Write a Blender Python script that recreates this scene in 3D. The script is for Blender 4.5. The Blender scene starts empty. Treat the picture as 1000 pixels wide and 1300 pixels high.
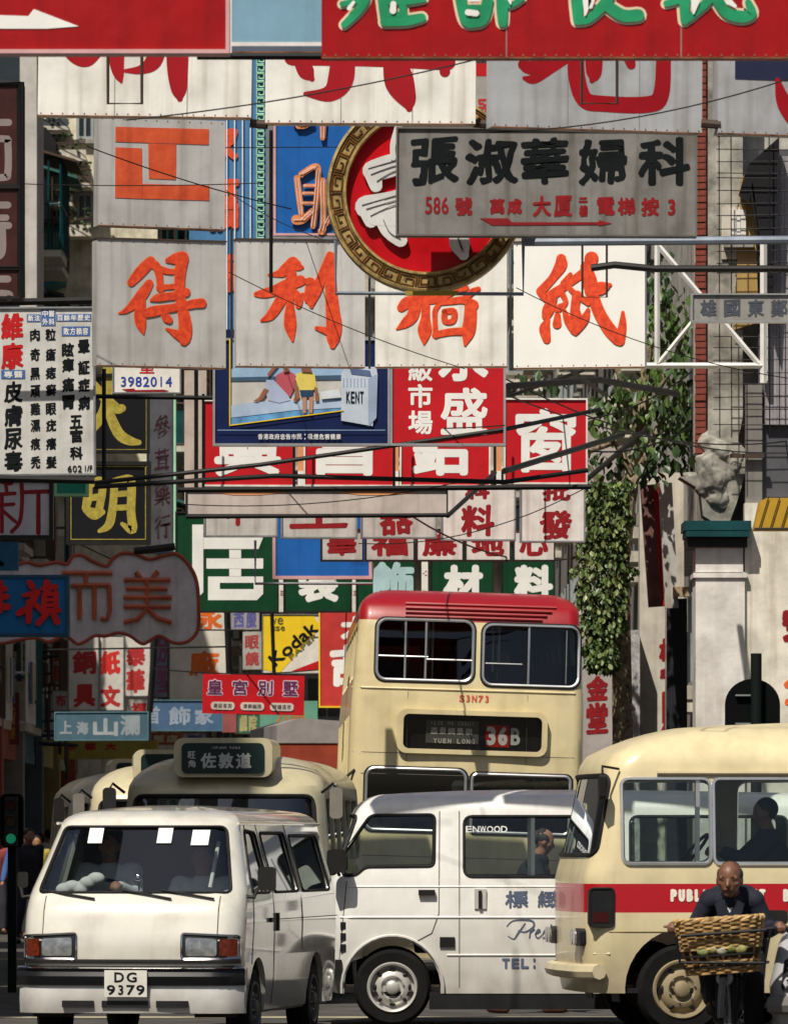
import bpy, bmesh, math, random
from mathutils import Vector, Matrix, noise
from mathutils.geometry import tessellate_polygon
R = math.radians
rnd = random.Random(7)
scene = bpy.context.scene
col = scene.collection
# ------------------------------------------------------------------ camera, sky, sun
F = 8333.3; H = 1.55; VH = 1065.0
cd = bpy.data.cameras.new('camera'); cam = bpy.data.objects.new('camera', cd); col.objects.link(cam)
cam.location = (0, 0, H); cam.rotation_euler = (R(90), 0, 0)
cd.sensor_fit = 'HORIZONTAL'; cd.sensor_width = 24; cd.lens = 200; cd.shift_y = 0.415
cd.clip_start = 1; cd.clip_end = 3000
cd.dof.use_dof = True; cd.dof.focus_distance = 58; cd.dof.aperture_fstop = 9
scene.camera = cam
SUN_EL, SUN_AZ = 54, 25           # azimuth: degrees to the left of straight behind the camera
w = bpy.data.worlds.new('World'); scene.world = w; w.use_nodes = True
nt = w.node_tree; bg = nt.nodes['Background']
sky = nt.nodes.new('ShaderNodeTexSky'); sky.sky_type = 'NISHITA'; sky.sun_disc = False
sky.sun_elevation = R(SUN_EL); sky.sun_rotation = R(180 + SUN_AZ)
sky.air_density = 1.0; sky.dust_density = 2.5
nt.links.new(sky.outputs[0], bg.inputs[0]); bg.inputs[1].default_value = 0.065
sd = bpy.data.lights.new('sun', 'SUN'); sun = bpy.data.objects.new('sun', sd); col.objects.link(sun)
sd.energy = 4.9; sd.angle = R(0.5); sd.color = (1.0, 0.93, 0.82)
tosun = Vector((-math.sin(R(SUN_AZ)) * math.cos(R(SUN_EL)), -math.cos(R(SUN_AZ)) * math.cos(R(SUN_EL)), math.sin(R(SUN_EL))))
sun.rotation_euler = tosun.to_track_quat('Z', 'Y').to_euler()
sun.location = (-20, 10, 40)
scene.view_settings.view_transform = 'Standard'; scene.view_settings.look = 'None'
scene.view_settings.exposure = 0.0; scene.view_settings.gamma = 1
scene.view_settings.use_curve_mapping = False
scene.render.engine = 'CYCLES'
try:
    scene.cycles.use_denoising = True; scene.cycles.max_bounces = 8; scene.cycles.transparent_max_bounces = 16
    scene.cycles.caustics_reflective = False; scene.cycles.caustics_refractive = False
except Exception: pass

def P(u, v, D): return Vector(((u - 500) * D / F, D, H - (v - VH) * D / F))

# ------------------------------------------------------------------ materials
MATS = {}
def mat(name, c, rough=.6, metal=0., spec=.22, var=.12, scale=3., streak=0., dirt=0., coat=0., bump=0., bscale=60., emit=None, c2=None):
    """paint, plaster, metal...: base colour with grain, run-off streaks and dirt patches"""
    if name in MATS: return MATS[name]
    m = bpy.data.materials.new(name); m.use_nodes = True; MATS[name] = m
    n = m.node_tree; b = n.nodes['Principled BSDF']; L = n.links
    b.inputs['Roughness'].default_value = rough; b.inputs['Metallic'].default_value = metal
    b.inputs['Specular IOR Level'].default_value = spec
    if coat: b.inputs['Coat Weight'].default_value = coat; b.inputs['Coat Roughness'].default_value = .06
    tc = n.nodes.new('ShaderNodeTexCoord')
    no = n.nodes.new('ShaderNodeTexNoise'); no.inputs['Scale'].default_value = scale; no.inputs['Detail'].default_value = 8; no.inputs['Roughness'].default_value = .65
    L.new(tc.outputs['Object'], no.inputs['Vector'])
    mx = n.nodes.new('ShaderNodeMix'); mx.data_type = 'RGBA'
    cc = c2 or tuple(x * (1 - var * 2) for x in c)
    mx.inputs[6].default_value = (*cc, 1); mx.inputs[7].default_value = (*[min(1, x * (1 + var * .5)) for x in c], 1)
    rp = n.nodes.new('ShaderNodeMapRange'); rp.inputs[1].default_value = .3; rp.inputs[2].default_value = .62
    L.new(no.outputs[0], rp.inputs[0]); L.new(rp.outputs[0], mx.inputs[0])
    out = mx.outputs[2]
    def layer(out, sc3, lo, hi, dark, amt):
        mp = n.nodes.new('ShaderNodeMapping'); mp.inputs['Scale'].default_value = sc3
        L.new(tc.outputs['Object'], mp.inputs[0])
        n2 = n.nodes.new('ShaderNodeTexNoise'); n2.inputs['Scale'].default_value = 1; n2.inputs['Detail'].default_value = 6
        L.new(mp.outputs[0], n2.inputs['Vector'])
        r2 = n.nodes.new('ShaderNodeMapRange'); r2.inputs[1].default_value = lo; r2.inputs[2].default_value = hi; r2.inputs[4].default_value = amt
        L.new(n2.outputs[0], r2.inputs[0])
        x2 = n.nodes.new('ShaderNodeMix'); x2.data_type = 'RGBA'; x2.blend_type = 'MULTIPLY'
        x2.inputs[7].default_value = (*dark, 1); L.new(r2.outputs[0], x2.inputs[0]); L.new(out, x2.inputs[6])
        return x2.outputs[2]
    if streak: out = layer(out, (9, 9, .5), .5, .72, (.45, .38, .3), streak)
    if dirt: out = layer(out, (2.2, 2.2, 2.2), .5, .75, (.3, .26, .22), dirt)
    L.new(out, b.inputs['Base Color'])
    if bump:
        nb = n.nodes.new('ShaderNodeTexNoise'); nb.inputs['Scale'].default_value = bscale; nb.inputs['Detail'].default_value = 4
        L.new(tc.outputs['Object'], nb.inputs['Vector'])
        bp = n.nodes.new('ShaderNodeBump'); bp.inputs['Strength'].default_value = bump; bp.inputs['Distance'].default_value = .01 if bscale > 5 else .03
        L.new(nb.outputs[0], bp.inputs['Height']); L.new(bp.outputs[0], b.inputs['Normal'])
    if emit:
        b.inputs['Emission Color'].default_value = (*emit[0], 1); b.inputs['Emission Strength'].default_value = emit[1]
    return m
def glass(name, tint=(.55, .62, .6), k=1.0, rough=.02):
    if name in MATS: return MATS[name]
    m = bpy.data.materials.new(name); m.use_nodes = True; MATS[name] = m
    n = m.node_tree; n.nodes.remove(n.nodes['Principled BSDF'])
    t = n.nodes.new('ShaderNodeBsdfTransparent'); t.inputs[0].default_value = (*tint, 1)
    g = n.nodes.new('ShaderNodeBsdfGlossy'); g.inputs['Roughness'].default_value = rough; g.inputs[0].default_value = (.9, .95, 1, 1)
    f = n.nodes.new('ShaderNodeFresnel'); f.inputs[0].default_value = 1.5
    mu = n.nodes.new('ShaderNodeMath'); mu.operation = 'MULTIPLY'; mu.inputs[1].default_value = k; mu.use_clamp = True
    x = n.nodes.new('ShaderNodeMixShader')
    n.links.new(f.outputs[0], mu.inputs[0]); n.links.new(mu.outputs[0], x.inputs[0])
    n.links.new(t.outputs[0], x.inputs[1]); n.links.new(g.outputs[0], x.inputs[2])
    n.links.new(x.outputs[0], n.nodes['Material Output'].inputs[0])
    return m
sw = dict(rough=.5, var=.06, streak=.5, dirt=.4, bump=.35, bscale=2.6)
WHITE = mat('white_sign_paint', (.80, .78, .72), **sw)
GREYW = mat('weathered_white_paint', (.5, .49, .46), rough=.6, var=.12, streak=.7, dirt=.5, bump=.05)
DIRTY_SHADED = mat('shaded_dirty_white_paint', (.23, .225, .215), rough=.65, var=.15, streak=.8, dirt=.6, bump=.05)  # grey lowered to put the board's shade into the paint, plus dirt
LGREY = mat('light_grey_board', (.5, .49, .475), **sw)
RED = mat('red_sign_paint', (.34, .002, .004), rough=.5, spec=.25, var=.1, streak=.3, dirt=.3, bump=.3, bscale=2.5)
REDB = mat('scarlet_sign_paint', (.5, .006, .012), rough=.5, spec=.3, var=.1)
ORED = mat('orange_red_brush_paint', (.72, .075, .022), rough=.55, var=.3, scale=22., c2=(.5, .035, .015))
ORNG = mat('orange_paint', (.8, .22, .08), rough=.55, var=.1)
ORTX = mat('orange_letter', (.78, .13, .03), rough=.5, var=.15, scale=12)
CRIM = mat('crimson_letter_paint', (.26, .005, .009), rough=.6, spec=.3, var=.15, scale=8)
BLK = mat('black_paint', (.012, .012, .013), rough=.5, spec=.3, var=.3)
BLKM = mat('black_steel', (.012, .011, .01), rough=.55, spec=.3, var=.3)
INK = mat('black_ink_letter', (.008, .01, .012), rough=.8, spec=.12, var=.3)
IRON = mat('rusty_dark_iron', (.06, .05, .045), rough=.7, metal=.3, var=.4, c2=(.09, .04, .02), scale=14)
GSTEEL = mat('grey_steel', (.32, .33, .34), rough=.45, metal=.5, var=.2, dirt=.4)
ALU = mat('aluminium_trim', (.7, .7, .7), rough=.3, metal=.8, var=.1)
PIPE = mat('blue_grey_painted_steel', (.22, .26, .32), rough=.45, metal=.2, var=.2, dirt=.3)
WSTL = mat('white_painted_steel', (.78, .76, .72), rough=.45, var=.08, dirt=.4)
GREEN = mat('bottle_green_paint', (.004, .05, .018), rough=.45, var=.15, streak=.3)
GRNTX = mat('emerald_letter', (.02, .3, .13), rough=.45, var=.2)
CREAM = mat('cream_letter_edge', (.75, .6, .42), rough=.5, var=.1)
BLUE = mat('cobalt_sign_paint', (.015, .12, .42), rough=.4, var=.1, streak=.2)
SKYB = mat('faded_blue_paint', (.2, .36, .47), rough=.45, var=.08, streak=.15)
NAVY = mat('navy_paint', (.01, .018, .075), rough=.35, var=.1)
TEALS = mat('dull_blue_sign_paint', (.055, .16, .26), rough=.5, var=.2, streak=.3)
GOLD = mat('gold_letter_paint', (.42, .34, .06), rough=.45, var=.2, scale=14)
GILT = mat('gilt_moulding', (.55, .4, .09), rough=.4, metal=.25, var=.3, scale=18, dirt=.5)
YEL = mat('yellow_sign_paint', (.8, .55, .02), rough=.45, var=.06, streak=.15)
BRWN = mat('dark_brown_sign', (.05, .014, .012), rough=.5, var=.3)
PINK = mat('pink_trim', (.62, .36, .36), rough=.5, var=.1)
MINT = mat('mint_tube', (.4, .72, .5), rough=.3, var=.1)
TUBE = mat('pale_neon_tube', (.75, .86, .92), rough=.2, var=.04)
WTX = mat('white_letter', (.8, .79, .75), rough=.5, var=.06)
RUB = mat('black_rubber', (.015, .015, .015), rough=.7, var=.3)
CHROME = mat('chrome', (.75, .75, .75), rough=.12, metal=1, var=.1)
TEAL = mat('teal_paint', (.006, .06, .065), rough=.5, var=.2)

# ------------------------------------------------------------------ mesh helpers
def link(name, me, m=None, parent=None, smooth=False):
    o = bpy.data.objects.new(name, me); col.objects.link(o)
    if m is not None and not me.materials: me.materials.append(m)
    if parent is not None: o.parent = parent
    if smooth:
        me.shade_smooth()
        try: me.set_sharp_from_angle(angle=R(35))
        except Exception: pass
    return o
def tag(o, label=None, cat=None, group=None, kind=None):
    if label: o['label'] = label
    if cat: o['category'] = cat
    if group: o['group'] = group
    if kind: o['kind'] = kind
    return o
def thing(name, label, cat, loc=(0, 0, 0), rot=(0, 0, 0), group=None):
    o = bpy.data.objects.new(name, None); col.objects.link(o); o.empty_display_size = .2
    o.location = loc; o.rotation_euler = rot
    return tag(o, label, cat, group)
def copy_tree(o, parent=None):
    c = o.copy(); col.objects.link(c)
    if parent is not None: c.parent = parent
    for ch in o.children: copy_tree(ch, c)
    return c
class MB:
    def __init__(s): s.v = []; s.f = []
    def add(s, vs, fs):
        k = len(s.v); s.v += [tuple(v) for v in vs]; s.f += [tuple(i + k for i in f) for f in fs]; return s
    def box(s, c, d, rot=None):
        x, y, z = [q / 2 for q in d]
        vs = [Vector((a * x, b * y, e * z)) for a in (-1, 1) for b in (-1, 1) for e in (-1, 1)]
        if rot is not None: vs = [rot @ v for v in vs]
        vs = [v + Vector(c) for v in vs]
        return s.add(vs, [(0, 1, 3, 2), (4, 6, 7, 5), (0, 4, 5, 1), (2, 3, 7, 6), (0, 2, 6, 4), (1, 5, 7, 3)])
    def bx(s, x0, x1, y0, y1, z0, z1): return s.box(((x0 + x1) / 2, (y0 + y1) / 2, (z0 + z1) / 2), (x1 - x0, y1 - y0, z1 - z0))
    def tube(s, pts, r, n=8, closed=False, cap=True):
        pts = [Vector(p) for p in pts]; m = len(pts); rs = r if isinstance(r, (list, tuple)) else [r] * m
        rings = []; up = None
        for i, p in enumerate(pts):
            a = pts[(i - 1) % m] if (closed or i > 0) else p; b = pts[(i + 1) % m] if (closed or i < m - 1) else p
            t = (b - a)
            if t.length < 1e-9: t = Vector((0, 0, 1))
            t.normalize()
            if up is None:
                up = Vector((0, 0, 1)) if abs(t.z) < .9 else Vector((1, 0, 0))
            x = up.cross(t)
            if x.length < 1e-6: x = Vector((1, 0, 0)).cross(t)
            x.normalize(); y = t.cross(x); up = y
            rings.append([p + (x * math.cos(k * 2 * math.pi / n) + y * math.sin(k * 2 * math.pi / n)) * rs[i] for k in range(n)])
        vs = [v for rg in rings for v in rg]; fs = []
        for i in range(m if closed else m - 1):
            j = (i + 1) % m
            for k in range(n): fs.append((i * n + k, i * n + (k + 1) % n, j * n + (k + 1) % n, j * n + k))
        if cap and not closed: fs += [tuple(range(n - 1, -1, -1)), tuple((m - 1) * n + k for k in range(n))]
        return s.add(vs, fs)
    def cyl(s, a, b, r, n=20, r2=None): return s.tube([a, b], [r, r if r2 is None else r2], n)
    def lathe(s, prof, c, axis='z', n=32, ring=False, cap0=True):
        """prof: (radius, height) pairs"""
        vs = []
        for r, h in prof:
            for k in range(n):
                a = 2 * math.pi * k / n; x, y = r * math.cos(a), r * math.sin(a)
                vs.append({'z': (c[0] + x, c[1] + y, c[2] + h), 'y': (c[0] + x, c[1] + h, c[2] + y), 'x': (c[0] + h, c[1] + x, c[2] + y)}[axis])
        fs = []
        for i in range(len(prof) - 1):
            for k in range(n): fs.append((i * n + k, i * n + (k + 1) % n, (i + 1) * n + (k + 1) % n, (i + 1) * n + k))
        if ring:
            m_ = len(prof) - 1
            fs += [(m_ * n + k, m_ * n + (k + 1) % n, (k + 1) % n, k) for k in range(n)]
        else:
            if cap0: fs += [tuple(range(n))]
            fs += [tuple((len(prof) - 1) * n + k for k in range(n - 1, -1, -1))]
        return s.add(vs, fs)
    def ball(s, c, d, n=14, rot=None):
        vs = []; fs = []
        for i in range(n + 1):
            t = math.pi * i / n
            for k in range(2 * n):
                a = math.pi * k / n
                v = Vector((math.sin(t) * math.cos(a) * d[0], math.sin(t) * math.sin(a) * d[1], math.cos(t) * d[2]))
                if rot is not None: v = rot @ v
                vs.append(v + Vector(c))
        for i in range(n):
            for k in range(2 * n): fs.append((i * 2 * n + k, (i + 1) * 2 * n + k, (i + 1) * 2 * n + (k + 1) % (2 * n), i * 2 * n + (k + 1) % (2 * n)))
        return s.add(vs, fs)
    def prism(s, poly, d0, d1, axis='y', holes=()):
        """poly in the plane across the axis: (x,z) for y, (y,z) for x, (x,y) for z"""
        loops = [list(poly)] + [list(h) for h in holes]
        flat = [p for l in loops for p in l]
        tris = tessellate_polygon([[Vector((p[0], p[1], 0)) for p in l] for l in loops])
        def m(p, d): return {'y': (p[0], d, p[1]), 'x': (d, p[0], p[1]), 'z': (p[0], p[1], d)}[axis]
        n = len(flat); vs = [m(p, d0) for p in flat] + [m(p, d1) for p in flat]
        fs = []
        for t in tris:
            fs.append(tuple(t)); fs.append(tuple(i + n for i in reversed(t)))
        k = 0
        for l in loops:
            q = len(l)
            for i in range(q): fs.append((k + i, k + (i + 1) % q, k + (i + 1) % q + n, k + i + n))
            k += q
        return s.add(vs, fs)
    def mesh(s, name='m'):
        me = bpy.data.meshes.new(name); me.from_pydata(s.v, [], s.f)
        bm = bmesh.new(); bm.from_mesh(me); bmesh.ops.remove_doubles(bm, verts=bm.verts, dist=1e-6)
        bmesh.ops.recalc_face_normals(bm, faces=bm.faces); bm.to_mesh(me); bm.free()
        return me
    def build(s, name, m, parent=None, smooth=False):
        me = s.mesh(name); return link(name, me, m, parent, smooth)
def rrect(x0, z0, x1, z1, r, n=5):
    pts = []
    for cx, cz, a0 in ((x1 - r, z1 - r, 0), (x0 + r, z1 - r, 90), (x0 + r, z0 + r, 180), (x1 - r, z0 + r, 270)):
        for k in range(n + 1):
            a = R(a0 + 90 * k / n); pts.append((cx + r * math.cos(a), cz + r * math.sin(a)))
    return pts
def rpoly(pts, r, n=5):
    out = []; m = len(pts)
    for i in range(m):
        a, b, c = Vector(pts[i - 1]), Vector(pts[i]), Vector(pts[(i + 1) % m])
        d1 = (a - b); d2 = (c - b); l = min(r, d1.length * .45, d2.length * .45)
        p, q = b + d1.normalized() * l, b + d2.normalized() * l
        for k in range(n + 1):
            t = k / n; out.append(tuple(p * (1 - t) ** 2 + b * 2 * t * (1 - t) + q * t * t))
    return out
def spline(pts, step=4):
    if len(pts) < 3: 
        a, b = pts[0], pts[-1]
        return [tuple(a[j] + (b[j] - a[j]) * k / step for j in range(len(a))) for k in range(step + 1)]
    out = []; n = len(pts)
    for i in range(n - 1):
        p0, p1, p2, p3 = pts[max(i - 1, 0)], pts[i], pts[i + 1], pts[min(i + 2, n - 1)]
        for k in range(step):
            t = k / step
            out.append(tuple(.5 * ((2 * b) + (-a + c) * t + (2 * a - 5 * b + 4 * c - d) * t * t + (-a + 3 * b - 3 * c + d) * t ** 3) for a, b, c, d in zip(p0, p1, p2, p3)))
    out.append(tuple(pts[-1])); return out
# glyph outlines from Blender's own font
GL = {}; ASP = {}
_tmp = bpy.data.scenes.new('workbench')
def bake(o):
    """evaluated mesh of an object that is linked to the scratch scene only"""
    vl = _tmp.view_layers[0]; vl.update(); return bpy.data.meshes.new_from_object(o.evaluated_get(vl.depsgraph))
def glyph(t):
    if t in GL: return GL[t]
    c = bpy.data.curves.new('g', 'FONT'); c.body = t; c.size = 1; c.resolution_u = 3
    o = bpy.data.objects.new('g', c); _tmp.collection.objects.link(o)
    me = bake(o)
    vs = [(v.co.x, v.co.y) for v in me.vertices]; fs = [tuple(p.vertices) for p in me.polygons]
    _tmp.collection.objects.unlink(o); bpy.data.objects.remove(o); bpy.data.meshes.remove(me); bpy.data.curves.remove(c)
    if not vs: vs = [(0, 0), (1, 0), (1, 1)]; fs = []
    x0 = min(v[0] for v in vs); x1 = max(v[0] for v in vs); y0 = min(v[1] for v in vs); y1 = max(v[1] for v in vs)
    w_, h_ = max(x1 - x0, 1e-3), max(y1 - y0, 1e-3)
    ASP[t] = w_ / h_; GL[t] = ([((v[0] - x0) / w_ - .5, (v[1] - y0) / h_ - .5) for v in vs], fs); return GL[t]
def glyph_mb(mb, t, cx, cz, w_, h_, y, bold=0., brush=0., seed=0):
    """stamp the outline round a small ring to thicken it; y grows towards the camera by a hair per stamp"""
    vs, fs = glyph(t)
    offs = [(0, 0)] if bold <= 0 else [(0, 0)] + [(bold * math.cos(k * math.pi / 4), bold * math.sin(k * math.pi / 4)) for k in range(8)]
    if len(t) == 1 and ASP[t] > 1.7 and w_ / h_ < ASP[t] * .75: h_ = w_ / ASP[t]
    if len(t) == 1 and ASP[t] < .55 and w_ / h_ > ASP[t]: w_ = h_ * ASP[t]
    W, Hh = w_ - 2 * bold, h_ - 2 * bold
    for i, (dx, dz) in enumerate(offs):
        out = []
        for x, z in vs:
            if brush:
                q = Vector((x * 5 + seed * 3.1, z * 5, seed * 1.7)); nx = noise.noise(q); nz = noise.noise(q + Vector((9, 4, 2)))
                q2 = q * 2.6; nx += .5 * noise.noise(q2); nz += .5 * noise.noise(q2 + Vector((3, 1, 7)))
                X = x + nx * brush; Z = z + nz * brush + x * brush * 1.2
            else: X, Z = x, z
            out.append((cx + X * W + dx, y - .0002 * i, cz + Z * Hh + dz))
        mb.add(out, fs)
def stroke_mb(mb, pts, y, th=0.):
    """a brush stroke: (x, z, width) knots; th > 0 makes it stand proud by that much"""
    q = spline(pts, 6); L, Rr = [], []
    for i, (x, z, w_) in enumerate(q):
        a = q[max(i - 1, 0)]; b = q[min(i + 1, len(q) - 1)]; t = Vector((b[0] - a[0], b[1] - a[1]))
        if t.length < 1e-9: t = Vector((1, 0))
        t.normalize(); n_ = Vector((-t.y, t.x)) * max(w_, 1e-4) / 2
        L.append((x + n_.x, z + n_.y)); Rr.append((x - n_.x, z - n_.y))
    def capp(c, t, w_):
        out = []; n_ = Vector((-t.y, t.x))
        for k in range(1, 6):
            a = math.pi * k / 6; d = n_ * math.cos(a) + t * math.sin(a); out.append((c[0] + d.x * w_ / 2, c[1] + d.y * w_ / 2))
        return out
    t1 = Vector((q[-1][0] - q[-2][0], q[-1][1] - q[-2][1])).normalized(); t0 = Vector((q[0][0] - q[1][0], q[0][1] - q[1][1])).normalized()
    n = len(q); vs = []; fs = []
    e1 = capp(q[-1], t1, q[-1][2]); e0 = capp(q[0], t0, q[0][2])
    pts2 = L + Rr + e1 + e0
    fs = [(i, i + 1, n + i + 1, n + i) for i in range(n - 1)]
    fs.append(tuple([n - 1] + [2 * n + k for k in range(5)] + [2 * n - 1]))
    fs.append(tuple([n] + [2 * n + 5 + k for k in range(5)] + [0]))
    if th <= 0:
        mb.add([(x, y, z) for x, z in pts2], fs)
    else:
        m = len(pts2); vs = [(x, y - th, z) for x, z in pts2] + [(x, y, z) for x, z in pts2]
        per = list(range(n)) + [2 * n + k for k in range(5)] + [n + i for i in range(n - 1, -1, -1)] + [2 * n + 5 + k for k in range(5)]
        f2 = list(fs) + [(per[i], per[(i + 1) % len(per)], per[(i + 1) % len(per)] + m, per[i] + m) for i in range(len(per))]
        mb.add(vs, f2)
def raw(mb, name, m, parent):       # without merging, for flat print
    me = bpy.data.meshes.new(name); me.from_pydata(mb.v, [], mb.f); return link(name, me, m, parent)

# ------------------------------------------------------------------ sign builder
class Sign:
    """a hanging board built where it hangs; u,v give points on its face through the road-plane survey P()"""
    def __init__(s, label, rect, D, face, frame=None, fw=3., th=.14, roll=0., yaw=0., group=None, name='shop_sign', cat='shop sign', board=True, proud=.02):
        s.u0, s.v0, s.u1, s.v1 = rect; s.s = D / F; s.cu, s.cv = (s.u0 + s.u1) / 2, (s.v0 + s.v1) / 2
        s.kx = 1 / math.cos(R(yaw)); s.D = D; s.th = th
        s.e = thing(name, label, cat, P(s.cu, s.cv, D), (0, R(roll), R(yaw)), group)
        s.n = 0; s.y = -.0015
        x1 = (s.u1 - s.u0) / 2 * s.s * s.kx; z1 = (s.v1 - s.v0) / 2 * s.s; s.x1, s.z1 = x1, z1
        if board:
            MB().bx(-x1, x1, 0, th, -z1, z1).build('panel', face, s.e)
            if frame is None and s.u1 - s.u0 > 90 and D < 90:
                p1 = s.s
                MB().bx(-x1, x1, -.006, .01, -z1 - .004, -z1 + 1.1 * p1).build('rusty_lip', mat('rust_brown_edge', (.2, .09, .045), rough=.8, var=.4, scale=6), s.e)
                if s.u1 - s.u0 > 200:
                    for q in (.36, .7): MB().bx(-x1 + 2 * x1 * q - .003, -x1 + 2 * x1 * q + .003, -.0012, .01, -z1, z1).build('sheet_joint', mat('joint_shadow', (.25, .23, .21)), s.e)
                rv = MB(); n_ = int((s.u1 - s.u0) / 14)
                for k in range(n_ + 1):
                    for zz in (-z1 + 3.2 * p1, z1 - 3.2 * p1): rv.ball((-x1 + 2 * x1 * (k + .3) / (n_ + .6), 0, zz), (.006, .004, .006), 4)
                tag(rv.build('rivets', mat('rivet_rust', (.22, .13, .08)), s.e), kind='stuff')
        if frame is not None:
            f = fw * s.s
            MB().prism([(-x1 - f * .3, -z1 - f * .3), (x1 + f * .3, -z1 - f * .3), (x1 + f * .3, z1 + f * .3), (-x1 - f * .3, z1 + f * .3)], -proud, th + .01, 'y',
                       [[(-x1 + f * .7, -z1 + f * .7), (x1 - f * .7, -z1 + f * .7), (x1 - f * .7, z1 - f * .7), (-x1 + f * .7, z1 - f * .7)]]).build('frame', frame, s.e)
    def X(s, u, v): return ((u - s.cu) * s.s * s.kx, -(v - s.cv) * s.s)
    def nexty(s): s.y -= .003; return s.y
    def text(s, t, u0, v0, u1, v1, m, bold=0., brush=0., name='lettering', parent=None):
        """one glyph (or word) fitted into the given frame"""
        x0, z0 = s.X(u0, v1); x1, z1 = s.X(u1, v0); mb = MB(); s.n += 1
        glyph_mb(mb, t, (x0 + x1) / 2, (z0 + z1) / 2, x1 - x0, z1 - z0, s.y, bold * s.s, brush, s.n + len(t) + ord(t[0]) % 17)
        return raw(mb, name, m, parent or s.e)
    def row(s, t, u0, v0, u1, v1, m, bold=0., brush=0., gap=.12, vert=False):
        """characters side by side (or stacked); each its own piece"""
        n = len(t)
        for i, ch in enumerate(t):
            if ch == ' ': continue
            if vert:
                h = (v1 - v0) / n; s.text(ch, u0, v0 + h * i + h * gap / 2, u1, v0 + h * (i + 1) - h * gap / 2, m, bold, brush)
            else:
                h = (u1 - u0) / n; s.text(ch, u0 + h * i + h * gap / 2, v0, u0 + h * (i + 1) - h * gap / 2, v1, m, bold, brush)
    def print_(s, rows, m, bold=0., brush=0., name='small_print'):
        """small flat print joined into one layer: rows of (text, u0, v0, u1, v1)"""
        mb = MB()
        for t, u0, v0, u1, v1 in rows:
            n = len(t)
            for i, ch in enumerate(t):
                if ch == ' ': continue
                h = (u1 - u0) / n; x0, z0 = s.X(u0 + h * i + h * .06, v1); x1, z1 = s.X(u0 + h * (i + 1) - h * .06, v0)
                glyph_mb(mb, ch, (x0 + x1) / 2, (z0 + z1) / 2, x1 - x0, z1 - z0, s.y, bold * s.s, brush, i)
        return tag(raw(mb, name, m, s.e), kind='stuff')
    def rect(s, u0, v0, u1, v1, m, name='painted_field', th=.003):
        x0, z0 = s.X(u0, v1); x1, z1 = s.X(u1, v0)
        o = MB().bx(x0, x1, s.y - th, s.y, z0, z1).build(name, m, s.e); return o
    def poly(s, pts, m, name='painted_field', th=.003):
        return MB().prism([s.X(*p) for p in pts], s.y - th, s.y).build(name, m, s.e)
    def strokes(s, sts, m, o=(0, 0), k=1., grow=0., name='lettering', th=0.):
        """sts in a sketch whose pixel (0,0) is o and whose scale is k per u"""
        mb = MB()
        for i, st in enumerate(sts):
            q = []
            for a, b, w_ in st:
                x, z = s.X(a / k + o[0], b / k + o[1]); q.append((x, z, (w_ + grow) / k * s.s))
            stroke_mb(mb, q, s.y - .0003 * i, th)
        return raw(mb, name, m, s.e) if th <= 0 else mb.build(name, m, s.e)
    def brushed(s, sts, m, edge, o, k, g=14):
        s.strokes(sts, edge, o, k, g); s.y -= .005; s.strokes(sts, m, o, k, 0); s.y -= .005
def bar(label, pts, r, m, name='sign_bracket', cat='bracket', group=None, square=False):
    """steel rod or pipe through world points given as (u,v,D)"""
    q = [P(*p) for p in pts]; base = sum(q, Vector()) / len(q)
    mb = MB(); mb.tube([p - base for p in q], r, 4 if square else 8)
    o = mb.build(name, m, None, smooth=not square); o.location = base
    return tag(o, label, cat, group)
def wire(label, a, b, sag, r=.008, m=None, group=None, name='overhead_wire'):
    A, B = P(*a), P(*b); base = (A + B) / 2; pts = []
    for k in range(15):
        t = k / 14; pts.append(A.lerp(B, t) + Vector((0, 0, -sag * 4 * t * (1 - t))) - base)
    o = MB().tube(pts, r, 5).build(name, m or BLKM, None, True); o.location = base
    return tag(o, label, 'wire', group)
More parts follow.
